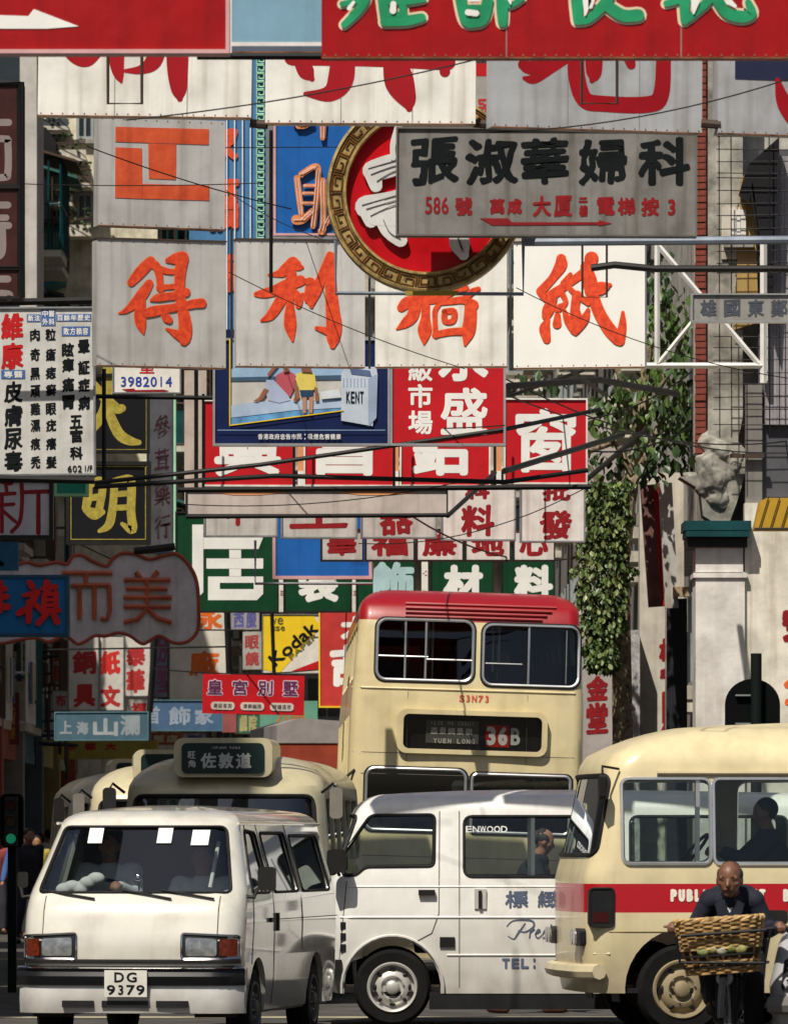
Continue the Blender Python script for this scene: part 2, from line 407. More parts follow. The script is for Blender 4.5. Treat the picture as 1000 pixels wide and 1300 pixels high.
# ================================================================== coachwork and figure builders
class Body:
    """coachwork lofted from plan slices; front faces -y, wheels stand on z = 0. fr(z), re(z), hw(z): front line, rear line, half width"""
    def __init__(s, fr, re, hw, z0, z1, r=.22, bow=.05, rr=.15, n=26, zr=.14):
        s.fr, s.re, s.hw_, s.z0, s.z1, s.r, s.bow, s.rr, s.n, s.zr = fr, re, hw, z0, z1, r, bow, rr, n, zr
    def edge(s, z):            # roof edge rounding: inset near the top
        d = s.z1 - z
        if d >= s.zr: return 0.
        t = 1 - max(d, 0) / s.zr; return s.zr * 1.6 * (1 - math.sqrt(max(0, 1 - t * t)))
    def hw(s, z): return s.hw_(z) - s.edge(z)
    def fy(s, x, z):
        h = s.hw(z); r = min(s.r, h * .9); t = min(abs(x) / h, 1); y = s.fr(z) + s.edge(z) + s.bow * t * t
        d = abs(x) - (h - r)
        if d > 0: y += r - math.sqrt(max(0, r * r - d * d))
        return y
    def ry(s, x, z):
        h = s.hw(z); r = s.rr; d = abs(x) - (h - r); y = s.re(z) - s.edge(z)
        if d > 0: y -= r - math.sqrt(max(0, r * r - d * d))
        return y
    def sx(s, y, z):
        h = s.hw(z); r = min(s.r, h * .9); yc = s.fr(z) + s.edge(z) + s.bow + r
        if y < yc:
            d = min(yc - y, r); return h - (r - math.sqrt(max(0, r * r - d * d)))
        return h
    def ring(s, z, t=0.):
        h = s.hw(z); r = min(s.r, h * .9); pts = []
        xs = [h * k / 6 * (1 - r / h) for k in range(-6, 7)]; arc = [h - r + r * math.sin(R(a)) for a in (15, 30, 45, 58, 70, 80, 86, 90)]
        xs = [-a for a in reversed(arc)] + xs + arc
        for x in xs: pts.append((x, s.fy(x, z)))
        a2 = [h - s.rr + s.rr * math.sin(R(a)) for a in (0, 20, 40, 60, 75, 90)]
        xs2 = list(reversed(a2)) + [0] + [-a for a in a2]
        for x in xs2: pts.append((x, s.ry(x, z)))
        if t:
            cy = (s.fr(z) + s.re(z)) / 2; L = (s.re(z) - s.fr(z)) / 2
            pts = [(x * (h - t) / h, cy + (y - cy) * (L - t) / L) for x, y in pts]
        return pts
    def loft(s, t=0., flip=False):
        z0, z1 = s.z0 + t, s.z1 - t
        zs = [z0 + (z1 - s.zr - z0) * k / s.n for k in range(s.n)] + [z1 - s.zr * (1 - math.sin(R(a))) for a in (0, 15, 30, 45, 58, 70, 80, 87)]
        vs, fs = [], []; N = None
        for z in zs:
            rg = s.ring(min(z + (t if z > z1 - s.zr else 0), s.z1 - .001) if t else z, t); N = len(rg); vs += [(x, y, z) for x, y in rg]
        for i in range(len(zs) - 1):
            for k in range(N): fs.append((i * N + k, i * N + (k + 1) % N, (i + 1) * N + (k + 1) % N, (i + 1) * N + k))
        fs.append(tuple(range(N - 1, -1, -1)))
        # crowned roof cap
        m = len(zs) - 1; top = [vs[m * N + k] for k in range(N)]; cx, cy = 0, sum(p[1] for p in top) / N; last = m * N
        for j, f_ in enumerate((.8, .5, .2)):
            b0 = len(vs)
            vs += [(p[0] * f_, cy + (p[1] - cy) * f_, zs[m] + s.crown * (1 - f_ * f_)) for p in top]
            for k in range(N): fs.append((last + k, last + (k + 1) % N, b0 + (k + 1) % N, b0 + k))
            last = b0
        fs.append(tuple(last + k for k in range(N)))
        if flip: fs = [tuple(reversed(f)) for f in fs]
        return vs, fs
    crown = .03
    def build(s, name, m, parent, cutters, t=.045):
        mb = MB(); mb.add(*s.loft()); 
        me = bpy.data.meshes.new(name); me.from_pydata(mb.v, [], mb.f); me.validate()
        bm = bmesh.new(); bm.from_mesh(me); bmesh.ops.recalc_face_normals(bm, faces=bm.faces); bm.to_mesh(me); bm.free()
        o = bpy.data.objects.new(name, me); _tmp.collection.objects.link(o)
        inn = MB(); inn.add(*s.loft(t)); cuts = [inn] + cutters; tmp = []
        for i, c in enumerate(cuts):
            oc = bpy.data.objects.new('cut', c.mesh('cut')); _tmp.collection.objects.link(oc); tmp.append(oc)
            md = o.modifiers.new('b%d' % i, 'BOOLEAN'); md.object = oc; md.operation = 'DIFFERENCE'; md.solver = 'EXACT'
        me2 = bake(o); _tmp.collection.objects.unlink(o); col.objects.link(o)
        for oc in tmp: _tmp.collection.objects.unlink(oc); bpy.data.objects.remove(oc)
        o.modifiers.clear(); o.data = me2; me2.materials.clear(); me2.materials.append(m)
        me2.shade_smooth()
        try: me2.set_sharp_from_angle(angle=R(28))
        except Exception: pass
        o.parent = parent; return o
    # --- pieces that follow the skin
    def side(s, poly, sg, off=0.): return [(sg * (s.sx(y, z) + off), y, z) for y, z in poly]
    def front(s, poly, off=0.): return [(x, s.fy(x, z) - off, z) for x, z in poly]
def cutx(poly, sg, h): mb = MB(); mb.prism(poly, sg * (h - .35), sg * (h + .3), 'x'); return mb
def cuty(poly, a, b): mb = MB(); mb.prism(poly, a, b, 'y'); return mb
def dense(poly, d=.12):
    out = []
    for i in range(len(poly)):
        a, b = Vector(poly[i]), Vector(poly[(i + 1) % len(poly)]); n = max(1, int((b - a).length / d))
        out += [tuple(a.lerp(b, k / n)) for k in range(n)]
    return out
def pane(name, poly, fn, m, parent, th=.006):
    """a curved pane: the outline is meshed with inner rows so that it can follow the skin"""
    me = bpy.data.meshes.new(name); bm = bmesh.new()
    P2 = dense(poly); vs = [bm.verts.new((a, b, 0)) for a, b in P2]; bm.faces.new(vs)
    xs = [p[0] for p in P2]; ys = [p[1] for p in P2]
    for ax, lo, hi in ((0, min(xs), max(xs)), (1, min(ys), max(ys))):
        k = 1; n = max(2, int((hi - lo) / .1))
        while k < n:
            c = lo + (hi - lo) * k / n; co = [0, 0, 0]; no = [0, 0, 0]; co[ax] = c; no[ax] = 1
            bmesh.ops.bisect_plane(bm, geom=bm.verts[:] + bm.edges[:] + bm.faces[:], plane_co=co, plane_no=no); k += 1
    for v in bm.verts: v.co = Vector(fn(v.co.x, v.co.y))
    bm.to_mesh(me); bm.free(); return link(name, me, m, parent, True)
def seal(name, pts, r, m, parent, closed=True, n=6):
    mb = MB(); mb.tube(pts, r, n, closed); return mb.build(name, m, parent, True)
def wheel(parent, x, y, r, w_, rim, sg=1, holes=8, hub=None):
    """tyre with shoulders, dished rim with slots"""
    wm = MB(); prof = [(r * .62, -w_ / 2), (r * .9, -w_ / 2 * 1.05), (r * .98, -w_ * .38), (r, -w_ * .2), (r, w_ * .2), (r * .98, w_ * .38), (r * .9, w_ / 2 * 1.05), (r * .62, w_ / 2)]
    wm.lathe(prof, (x, y, r), 'x', 40, True); t = wm.build('wheel', mat('tyre_rubber', (.011, .011, .011), rough=.9, spec=.15, var=.3), parent, True)
    mb = MB(); d = sg * w_ / 2
    pr = [(r * .68, -.03), (r * .66, 0), (r * .63, .014), (r * .58, .008), (r * .555, -.05), (r * .50, -.055), (r * .47, -.035), (r * .38, -.012), (r * .3, -.006), (r * .24, -.03), (r * .19, -.03), (r * .17, .015), (r * .12, .026), (r * .02, .028)]
    mb.lathe([(a, sg * b * 1) for a, b in pr], (x + d, y, r), 'x', 40, False, False)
    rm = mb.build('rim', rim, t, True)
    hb = MB()
    for k in range(holes):
        a = 2 * math.pi * k / holes; c = (x + d - sg * .026, y + math.cos(a) * r * .44, r + math.sin(a) * r * .44); hb.ball(c, (.012, r * .05, r * .085), 8, Matrix.Rotation(-a, 3, 'X'))
    tag(hb.build('rim_slots', BLK, t), kind='stuff')
    nb = MB()
    for k in range(6):
        a = 2 * math.pi * k / 6 + .3; nb.cyl((x + d - sg * .01, y + math.cos(a) * r * .29, r + math.sin(a) * r * .29), (x + d + sg * .012, y + math.cos(a) * r * .29, r + math.sin(a) * r * .29), r * .025, 6)
    tag(nb.build('wheel_nuts', ALU, t), kind='stuff')
    return t
def lerp_tab(tab):
    def f(z):
        if z <= tab[0][0]: return tab[0][1]
        for (a, b), (c, d) in zip(tab, tab[1:]):
            if z <= c: return b + (d - b) * (z - a) / (c - a)
        return tab[-1][1]
    return f
def well(x, sg, y, zc, r, w_, parent):
    mb = MB(); A = [R(a) for a in range(-12, 193, 12)]
    mb.prism([(y + (r) * math.cos(a), zc + r * math.sin(a)) for a in A] + [(y + (r + .01) * math.cos(a), zc + (r + .01) * math.sin(a)) for a in reversed(A)], x - w_, x + w_ * .6, 'x'); mb.build('wheel_well', BLK, parent)
def car_paint(name, c, bands=(), coat=.6, rough=.35, dirt=.25):
    """gloss paint with painted bands between two heights (flat colour print) and road film near the sills"""
    m = mat(name, c, rough=rough, var=.05, coat=coat, dirt=dirt + .1, streak=.15, spec=.5, bump=.22, bscale=1.7)
    n = m.node_tree; b = n.nodes['Principled BSDF']; L = n.links
    src = b.inputs['Base Color'].links[0].from_socket
    tc = n.nodes.new('ShaderNodeTexCoord'); sp = n.nodes.new('ShaderNodeSeparateXYZ'); L.new(tc.outputs['Object'], sp.inputs[0])
    # splashed road grime along the sills
    nz = n.nodes.new('ShaderNodeTexNoise'); nz.inputs['Scale'].default_value = 3.5; nz.inputs['Detail'].default_value = 7; L.new(tc.outputs['Object'], nz.inputs['Vector'])
    mr_ = n.nodes.new('ShaderNodeMapRange'); mr_.inputs[1].default_value = .95; mr_.inputs[2].default_value = .25; L.new(sp.outputs[2], mr_.inputs[0])
    mm = n.nodes.new('ShaderNodeMath'); mm.operation = 'MULTIPLY'; L.new(nz.outputs[0], mm.inputs[0]); L.new(mr_.outputs[0], mm.inputs[1])
    gx = n.nodes.new('ShaderNodeMix'); gx.data_type = 'RGBA'; gx.inputs[7].default_value = (.16, .13, .1, 1)
    def grime(src):
        L.new(mm.outputs[0], gx.inputs[0]); L.new(src, gx.inputs[6]); return gx.outputs[2]
    for z0, z1, cc in bands:
        a = n.nodes.new('ShaderNodeMath'); a.operation = 'GREATER_THAN'; a.inputs[1].default_value = z0
        d = n.nodes.new('ShaderNodeMath'); d.operation = 'LESS_THAN'; d.inputs[1].default_value = z1
        e_ = n.nodes.new('ShaderNodeMath'); e_.operation = 'MULTIPLY'
        L.new(sp.outputs[2], a.inputs[0]); L.new(sp.outputs[2], d.inputs[0]); L.new(a.outputs[0], e_.inputs[0]); L.new(d.outputs[0], e_.inputs[1])
        x = n.nodes.new('ShaderNodeMix'); x.data_type = 'RGBA'; L.new(e_.outputs[0], x.inputs[0]); L.new(src, x.inputs[6]); x.inputs[7].default_value = (*cc, 1); src = x.outputs[2]
    L.new(grime(src), b.inputs['Base Color']); return m
def on_skin(body, kind, t, x0, z0, x1, z1, m, parent, bold=0., sg=1, brush=0., off=.004, name='lettering', flip=False):
    """printed glyphs that follow the coachwork. kind 'side': x0,x1 run along y; kind 'front': along x"""
    mb = MB(); glyph_mb(mb, t, (x0 + x1) / 2, (z0 + z1) / 2, abs(x1 - x0), z1 - z0, 0, bold, brush)
    out = []
    for a, y, c in mb.v:
        a2 = a if x1 > x0 else (x0 + x1) - a
        if kind == 'side': out.append((sg * (body.sx(a2, c) + off - y), a2, c))
        else: out.append((a2, body.fy(a2, c) - off + y, c))
    mb.v = out; return raw(mb, name, m, parent)
GLS = glass('clear_window_glass', (.82, .88, .86), 1.1)
GLD = glass('smoky_window_glass', (.3, .34, .34), 1.2)
GLW = glass('windscreen_glass', (.5, .56, .55), 2.8)
DARKIN = mat('dark_cabin_trim', (.03, .028, .026), rough=.8, var=.2)
SEATM = mat('dark_vinyl_seat', (.035, .03, .028), rough=.6, var=.2)
SKIN = mat('tanned_skin', (.33, .17, .1), rough=.5, var=.12, scale=20)
HAIR = mat('black_hair', (.012, .01, .01), rough=.5, spec=.3, var=.2)
# ---------------------------------------------------------------- figures
def cap(mb, a, b, ra, rb, n=14):
    """one tapered limb with round ends"""
    a, b = Vector(a), Vector(b); t = (b - a); L = t.length or 1e-6; t /= L
    pts = []; rs = []
    for k in range(7): q = math.pi / 2 * k / 6; pts.append(a - t * ra * math.cos(q)); rs.append(max(ra * math.sin(q), .0005))
    for k in range(7): q = math.pi / 2 * k / 6; pts.append(b + t * rb * math.sin(q)); rs.append(max(rb * math.cos(q), .0005))
    mb.tube(pts, rs, n)
def fuse(name, mb, vox, m, parent, smooth=2):
    me = bpy.data.meshes.new(name); me.from_pydata([tuple(v) for v in mb.v], [], mb.f)
    o = bpy.data.objects.new(name, me); _tmp.collection.objects.link(o)
    md = o.modifiers.new('r', 'REMESH'); md.mode = 'VOXEL'; md.voxel_size = vox; md.adaptivity = 0
    sm = o.modifiers.new('s', 'SMOOTH'); sm.iterations = smooth; sm.factor = .5
    me2 = bake(o); _tmp.collection.objects.unlink(o); col.objects.link(o)
    o.modifiers.clear(); o.data = me2; me2.materials.append(m); me2.shade_smooth(); o.parent = parent; return o
def face_parts(mb, c, s_, fwd, up):
    """head with brow, nose, lips, chin, ears; c = centre of the head, s_ = height/2"""
    f = Vector(fwd).normalized(); u = Vector(up).normalized(); r_ = f.cross(u).normalized(); u = r_.cross(f)
    M = Matrix((r_, f, u)).transposed()
    def q(x, y, z): return Vector(c) + r_ * x * s_ + f * y * s_ + u * z * s_
    mb.ball(q(0, -.12, .22), (s_ * .66, s_ * .80, s_ * .76), 14, M)
    mb.ball(q(0, .06, -.2), (s_ * .55, s_ * .62, s_ * .72), 12, M)
    mb.ball(q(0, .36, -.72), (s_ * .26, s_ * .22, s_ * .2), 8, M)
    cap(mb, q(-.4, .5, .16), q(.4, .5, .16), s_ * .12, s_ * .12, 8)
    cap(mb, q(0, .62, .1), q(0, .8, -.2), s_ * .08, s_ * .13, 8)
    cap(mb, q(-.16, .6, -.46), q(.16, .6, -.46), s_ * .085, s_ * .085, 8)
    for sd_ in (-1, 1):
        mb.ball(q(.4 * sd_, .4, -.14), (s_ * .2, s_ * .16, s_ * .18), 8, M)
        mb.ball(q(.66 * sd_, -.05, -.05), (s_ * .09, s_ * .16, s_ * .26), 8, M)
    return q
def person(label, loc, yaw, J, shirt, trousers, h=1.66, hair='full', skin=None, vox=.011, hands=True, group=None, shoes=None, look=(0, -1, -.1), hem=True, face=True, collar=None):
    """J: joints in metres, facing -y: pelvis, chest, neck, head, sh/el/ha (l, r), hip/kn/an/toe (l, r)"""
    skin = skin or SKIN
    e = thing('person', label, 'person', loc, (0, 0, R(yaw)), group)
    b = MB(); hs = .118 * h / 1.66
    q = face_parts(b, J['head'], hs, look, (Vector(J['head']) - Vector(J['neck'])) + Vector((0, 0, .15)))
    cap(b, J['neck'], Vector(J['head']) - Vector((0, 0, hs * .4)), .058, .056)
    cap(b, J['chest'], J['neck'], .1, .06); cap(b, J['pelvis'], J['chest'], .11, .12)
    for s_ in 'lr':
        sg = 1 if s_ == 'l' else -1
        cap(b, J['chest'], J['sh' + s_], .08, .05); cap(b, J['sh' + s_], J['el' + s_], .05, .036); cap(b, J['el' + s_], J['ha' + s_], .036, .025)
        hd = Vector(J['ha' + s_]); fd = (hd - Vector(J['el' + s_])).normalized(); gd = Vector(J.get('grip' + s_, (0, -1, -.4))).normalized()
        palm = hd + (fd * .5 + gd * .5).normalized() * .05; cap(b, hd, palm, .028, .036, 10)
        sd_ = gd.cross(Vector((0, 0, 1))); sd_ = Vector((1, 0, 0)) if sd_.length < .3 else sd_.normalized()
        if hands:
            for k, L in enumerate((.036, .042, .04, .03)):
                p0 = palm + sd_ * (k - 1.5) * .021; p1 = p0 + gd * L; p2 = p1 + Vector((0, gd.y * -.2, -1)).normalized() * .028; p3 = p2 + (-gd + Vector((0, 0, -.4))).normalized() * .02
                cap(b, p0, p1, .0105, .0095, 8); cap(b, p1, p2, .0095, .009, 8); cap(b, p2, p3, .009, .008, 8)
            tb = hd + sd_ * (-.03 * sg) + fd * .02; cap(b, tb, tb + (gd * .6 - sd_ * sg * .6).normalized() * .045, .012, .01, 8)
        cap(b, J['pelvis'], J['hip' + s_], .1, .085); cap(b, J['hip' + s_], J['kn' + s_], .08, .055); cap(b, J['kn' + s_], J['an' + s_], .052, .035)
        cap(b, J['an' + s_], J['toe' + s_], .035, .03)
    body = fuse('body', b, vox, skin, e)
    t = MB(); pv, cv, nk = Vector(J['pelvis']), Vector(J['chest']), Vector(J['neck'])
    cap(t, pv + Vector((0, 0, .02)), cv, .145, .15); cap(t, cv, nk - Vector((0, 0, .05)), .13, .085)
    for sx_ in (-.055, .055): cap(t, pv + Vector((sx_, 0, 0)), cv + Vector((sx_ * 1.3, 0, .02)), .115, .115)
    for s_ in 'lr':
        cap(t, cv + Vector((0, 0, .05)), J['sh' + s_], .1, .075); cap(t, J['sh' + s_], J['el' + s_], .07, .055); el = Vector(J['el' + s_]); cap(t, el, el.lerp(Vector(J['ha' + s_]), .88), .055, .042)
    fuse('jacket', t, vox, shirt, e)
    l = MB(); cap(l, pv + Vector((-.05, 0, 0)), pv + Vector((.05, 0, 0)), .135, .135)
    for s_ in 'lr':
        cap(l, J['hip' + s_], J['kn' + s_], .105, .078); kn = Vector(J['kn' + s_]); cap(l, kn, kn.lerp(Vector(J['an' + s_]), .93), .076, .062)
    fuse('trousers', l, vox, trousers, e)
    sm = shoes or mat('dark_leather_shoe', (.03, .02, .015), rough=.4)
    for s_ in 'lr':
        f = MB(); a = Vector(J['an' + s_]); tt = Vector(J['toe' + s_]); cap(f, a + Vector((0, .02, -.05)), tt, .042, .038); cap(f, a, a + Vector((0, 0, -.04)), .045, .045); fuse('shoe', f, .009, sm, e)
    if hair:
        c = Vector(J['head']); f = Vector(look).normalized(); hb = MB()
        M = Matrix.Identity(3)
        if hair == 'full': hb.ball(c + Vector((0, 0, hs * .3)) - f * hs * .22, (hs * .72, hs * .82, hs * .8), 12); 
        else:
            for sd_ in (-1, 1): hb.ball(q(sd_ * .55, -.2, .26), (hs * .17, hs * .46, hs * .34), 10)
            hb.ball(q(0, -.6, .22), (hs * .66, hs * .36, hs * .58), 10); hb.ball(q(0, -.3, .66), (hs * .52, hs * .42, hs * .34), 10)
        fuse('hair', hb, .008, HAIR if hair == 'full' else mat('grey_black_hair', (.03, .026, .024), rough=.7), e)
    if face:
        for sd_ in (-1, 1):
            ey = MB(); ey.ball(q(.27 * sd_, .575, .03), (.0095, .004, .0032), 6); ey.build('eye', mat('dark_eye', (.02, .012, .01), rough=.2), e, True)
            br = MB(); br.tube([q(.12 * sd_, .64, .19), q(.28 * sd_, .625, .22), q(.42 * sd_, .52, .17)], [.0025, .0038, .002], 5); br.build('eyebrow', HAIR, e)
        mo = MB(); mo.tube([q(-.17, .64, -.46), q(0, .7, -.45), q(.17, .64, -.46)], .004, 5); mo.build('mouth', mat('lip', (.2, .07, .05)), e)
    return e
def joints(h=1.66, lean=0., stride=.18, arm=.1):
    k = h / 1.66
    J = {'pelvis': (0, 0, .92), 'chest': (0, -lean * .28, 1.26), 'neck': (0, -lean * .42, 1.44), 'head': (0, -lean * .5 - .02, 1.56),
         'shl': (.19, -lean * .38, 1.38), 'shr': (-.19, -lean * .38, 1.38), 'ell': (.25, -lean * .38 + arm, 1.1), 'elr': (-.25, -lean * .38 - arm, 1.1), 'hal': (.25, -lean * .5 + arm * .4, .86), 'har': (-.25, -lean * .5 - arm * 2.2, .9),
         'hipl': (.09, 0, .88), 'hipr': (-.09, 0, .88), 'knl': (.1, -stride * .8, .5), 'knr': (-.1, stride * .2, .48), 'anl': (.1, -stride, .09), 'anr': (-.1, stride * 1.2, .1), 'toel': (.11, -stride - .13, .04), 'toer': (-.11, stride * 1.2 - .12, .04)}
    return {a: tuple(x * k for x in v) for a, v in J.items()}

# ================================================================== SETTING
ASPH = mat('sunlit_asphalt', (.085, .08, .072), rough=.9, var=.25, scale=1.2, bump=.5, bscale=90, dirt=.3)
n = ASPH.node_tree
g = MB(); g.add([(-60, -5, 0), (60, -5, 0), (60, 900, 0), (-60, 900, 0)], [(0, 1, 2, 3)]); tag(g.build('ground', mat('far_ground', (.1, .095, .085), rough=.9), None), kind='structure').location = (0, 0, -.004)
g = MB(); g.add([(-7.6, -5, 0), (6.2, -5, 0), (6.2, 260, 0), (-7.6, 260, 0)], [(0, 1, 2, 3)]); tag(g.build('road', ASPH, None), kind='structure')
RMK = mat('worn_road_paint', (.5, .45, .3), rough=.8, dirt=.6, var=.2)
for i, (x0, x1, y0, y1) in enumerate(((-7.5, 6.1, 56.6, 57.0), (-7.5, 6.1, 84, 84.3), (-.1, .05, 90, 96), (-.1, .05, 102, 108), (-.1, .05, 114, 120), (-7.5, 6.1, 44.3, 44.6))):
    m = MB(); m.add([(x0, y0, .004), (x1, y0, .004), (x1, y1, .004), (x0, y1, .004)], [(0, 1, 2, 3)]); tag(m.build('road_marking', RMK, None), kind='structure')
PAV = mat('grey_pavement', (.2, .19, .175), rough=.85, var=.2, dirt=.4, bump=.3)
for x0, x1 in ((-16, -7.0), (5.2, 14)):
    for y0, y1 in ((-5, 40), (64 if x0 > 0 else 88, 260)):
        g = MB(); g.bx(x0, x1, y0, y1, -.05, .13); tag(g.build('pavement', PAV, None), kind='structure')
# --- buildings
def building(label, x0, x1, y0, y1, h, wall, z0=0., name='tenement_building'):
    e = thing(name, label, 'building', ((x0 + x1) / 2, y0, 0))
    MB().bx(-(x1 - x0) / 2, (x1 - x0) / 2, 0, y1 - y0, z0, h).build('wall', wall, e); return e
WINF = mat('dull_window_frame', (.3, .33, .33), rough=.5); WING = mat('dark_room_glass', (.02, .028, .035), rough=.12, spec=.6); SILL = mat('concrete_sill', (.3, .28, .25), rough=.8, dirt=.5)
def window(e, c, w_, h_, ax='y', sg=-1, frame=None, bars=2):
    """frame ring, glass set back, mullions; on a wall facing -y (ax y) or facing sg*x (ax x)"""
    fr_ = MB(); d = (lambda p, q: (p[0], q, p[1]))
    def put(mb):
        if ax == 'x': mb.v = [(-y * -sg if 0 else sg * -y, x, z) for x, y, z in mb.v]
        mb.v = [(x + c[0], y + c[1], z + c[2]) for x, y, z in mb.v]; return mb
    o = rrect(-w_ / 2, -h_ / 2, w_ / 2, h_ / 2, .01, 1); i = rrect(-w_ / 2 + .06, -h_ / 2 + .06, w_ / 2 - .06, h_ / 2 - .06, .005, 1)
    fr_.prism(o, -.06, .02, 'y', [i]); f = put(fr_).build('window', frame or WINF, e)
    put(MB().bx(-w_ / 2 + .05, w_ / 2 - .05, -.02, -.005, -h_ / 2 + .05, h_ / 2 - .05)).build('pane', WING, f)
    for k in range(1, bars): put(MB().bx(-w_ / 2 + w_ * k / bars - .02, -w_ / 2 + w_ * k / bars + .02, -.05, -.02, -h_ / 2 + .05, h_ / 2 - .05)).build('mullion', frame or WINF, f)
    put(MB().bx(-w_ / 2 - .08, w_ / 2 + .08, -.14, .0, -h_ / 2 - .09, -h_ / 2 - .01)).build('sill', SILL, f)
    return f
# far end of the street
CON = mat('sooty_cream_render', (.42, .38, .31), rough=.85, var=.2, streak=.8, dirt=.6, scale=1.5)
CONG = mat('grey_render', (.3, .285, .265), rough=.85, var=.15, streak=.7, dirt=.5, scale=1.5)
CONW = mat('pale_render', (.6, .56, .48), rough=.85, var=.15, streak=.6, dirt=.4, scale=1.5)
e = building('far cream tenement closing the end of the street between the signs', -16, 16, 235, 250, 36, CON)
for iz in range(10):
    for ix in range(13): window(e, (-14.4 + ix * 2.4, -.01, 3.5 + iz * 3.1), 1.5, 1.5, 'y')
for iz in range(10): MB().bx(-15.9, 15.9, -.9, -.02, 2.3 + iz * 3.1, 2.45 + iz * 3.1).build('balcony', CONW, e)
# left row, facade looking at the street (+x), strongly foreshortened
def row_left(label, xf, y0, y1, h, wall, seed, z_lo=0):
    r_ = random.Random(seed)
    e = building(label, xf - 8, xf, y0, y1, h, wall)
    X = 4.0; L = y1 - y0
    nfl = int((h - 3.5) / 3.1)
    for k in range(nfl):
        z = 4.6 + k * 3.1
        for j in range(int(L / 3.2)):
            y = 1.6 + j * 3.2
            f = window(e, (X + .01, y, z + .2), 1.6, 1.5, 'x', 1)
            if r_.random() < .75:
                ww = r_.choice((2.4, 2.8)); dp = r_.uniform(.7, 1.1)
                b = MB().bx(X, X + dp, y - ww / 2, y + ww / 2, z - 1.2, z - 1.05).build('balcony', CONW, e)
                cm = r_.choice((TEAL, IRON, mat('green_cage', (.02, .1, .09)), WSTL, IRON)); cg = MB()
                for q in range(9): cg.tube([(X + dp, y - ww / 2 + ww * q / 8, z - 1.05), (X + dp, y - ww / 2 + ww * q / 8, z + .7)], .018, 4)
                for q in range(5): cg.tube([(X + dp * q / 4, y - ww / 2, z - 1.05), (X + dp * q / 4, y - ww / 2, z + .7)], .018, 4)
                for q in (-1.05, -.2, .7): cg.tube([(X, y - ww / 2, z + q), (X + dp, y - ww / 2, z + q), (X + dp, y + ww / 2, z + q)], .022, 4)
                tag(cg.build('cage', cm, b), kind='stuff')
                if r_.random() < .6:
                    pm = MB().bx(X + .05, X + dp - .03, y - ww / 2 + .05, y + ww / 2 - .05, z - 1.04, z - .35).build('parapet', r_.choice((TEAL, CONW, mat('dark_panel', (.06, .07, .08)), CON)), b)
                if r_.random() < .6:
                    aw = MB(); aw.prism([(X, z + 1.0), (X + dp + .3, z + .65), (X + dp + .3, z + .6), (X, z + .95)], y - ww / 2 - .1, y + ww / 2 + .1, 'y'); aw.build('awning', r_.choice((mat('dark_tin', (.03, .035, .04)), IRON, mat('green_tin', (.04, .13, .12)))), b)
                if r_.random() < .5:
                    for q in range(4):
                        cl_ = MB().bx(X + dp + .05, X + dp + .08, y - 1 + q * .5, y - .7 + q * .5, z - .8 + r_.random() * .2, z + .0); cl_.build('laundry', mat('laundry_%d' % r_.randint(0, 4), r_.choice(((.5, .5, .5), (.1, .15, .3), (.4, .1, .1), (.6, .55, .4), (.05, .05, .06)))), b)
            elif r_.random() < .6: MB().bx(X, X + .5, y - .35, y + .35, z - .95, z - .45).build('air_conditioner', mat('ac_box', (.4, .4, .38), dirt=.5), e)
    for q in range(3): seal('drain_pipe', [(X + .1, 1 + q * L / 3, 0), (X + .1, 1 + q * L / 3, h)], .07, IRON, e, False)
    return e
row_left('weathered cream tenement with caged balconies at the upper left', -7.3, 106, 134, 16, CON, 3)
row_left('tenement with pale walls further along the left side of the street', -4.9, 136, 178, 19, mat('sunny_cream_render', (.72, .66, .5), rough=.85, var=.2, streak=.6, dirt=.4), 5)
RW2 = bpy.data.objects.get('tenement_building.002')
row_left('farthest dim tenement on the left side of the street', -6.4, 180, 232, 22, CONG, 8)
# corner block at the upper left with its grey pier
e = building('grey corner block with a white-framed window at the upper left', -16, -4.78, 88, 89.6, 13.5, mat('grey_stucco', (.42, .39, .37), rough=.85, streak=.5, dirt=.3), 6.6)
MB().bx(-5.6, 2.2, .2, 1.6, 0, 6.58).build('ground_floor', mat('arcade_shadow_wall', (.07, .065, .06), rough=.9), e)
MB().bx(5.61 - .22, 5.61 + .005, -.25, .1, 6.5, 13.6).build('corner_pier', mat('pier_render', (.52, .5, .46), rough=.85, streak=.4), e)
for zz in (P(0, 92, 88).z, P(0, 92, 88).z - 3.3, P(0, 92, 88).z + 3.3):
    for k in range(3): window(e, (4.82 - k * 2.4, -.01, zz), 1.25, 1.1, 'y', frame=WSTL, bars=3)
# left ground floor: shopfronts in the shade
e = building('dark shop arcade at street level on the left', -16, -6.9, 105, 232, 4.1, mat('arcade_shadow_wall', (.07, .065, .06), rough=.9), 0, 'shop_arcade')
for k in range(20):
    yy = 3 + k * 6.2
    cm = mat('arcade_pillar_%d' % (k % 4), ((.3, .06, .04), (.32, .3, .27), (.1, .13, .16), (.3, .24, .1))[k % 4], dirt=.5)
    MB().bx(4.55, 5.0, yy, yy + .5, 0, 4.0).build('pillar', cm, e)
    MB().bx(4.6, 4.9, yy + .6, yy + 5.8, 2.9, 3.9).build('fascia', mat('fascia_%d' % (k % 5), ((.35, .05, .03), (.08, .2, .3), (.4, .33, .08), (.4, .38, .35), (.05, .2, .12))[k % 5], dirt=.4), e)
    MB().bx(3.6, 3.7, yy + .7, yy + 5.6, 0, 2.8).build('shopfront', mat('shop_interior_%d' % (k % 3), ((.05, .045, .04), (.12, .08, .05), (.03, .04, .05))[k % 3]), e)
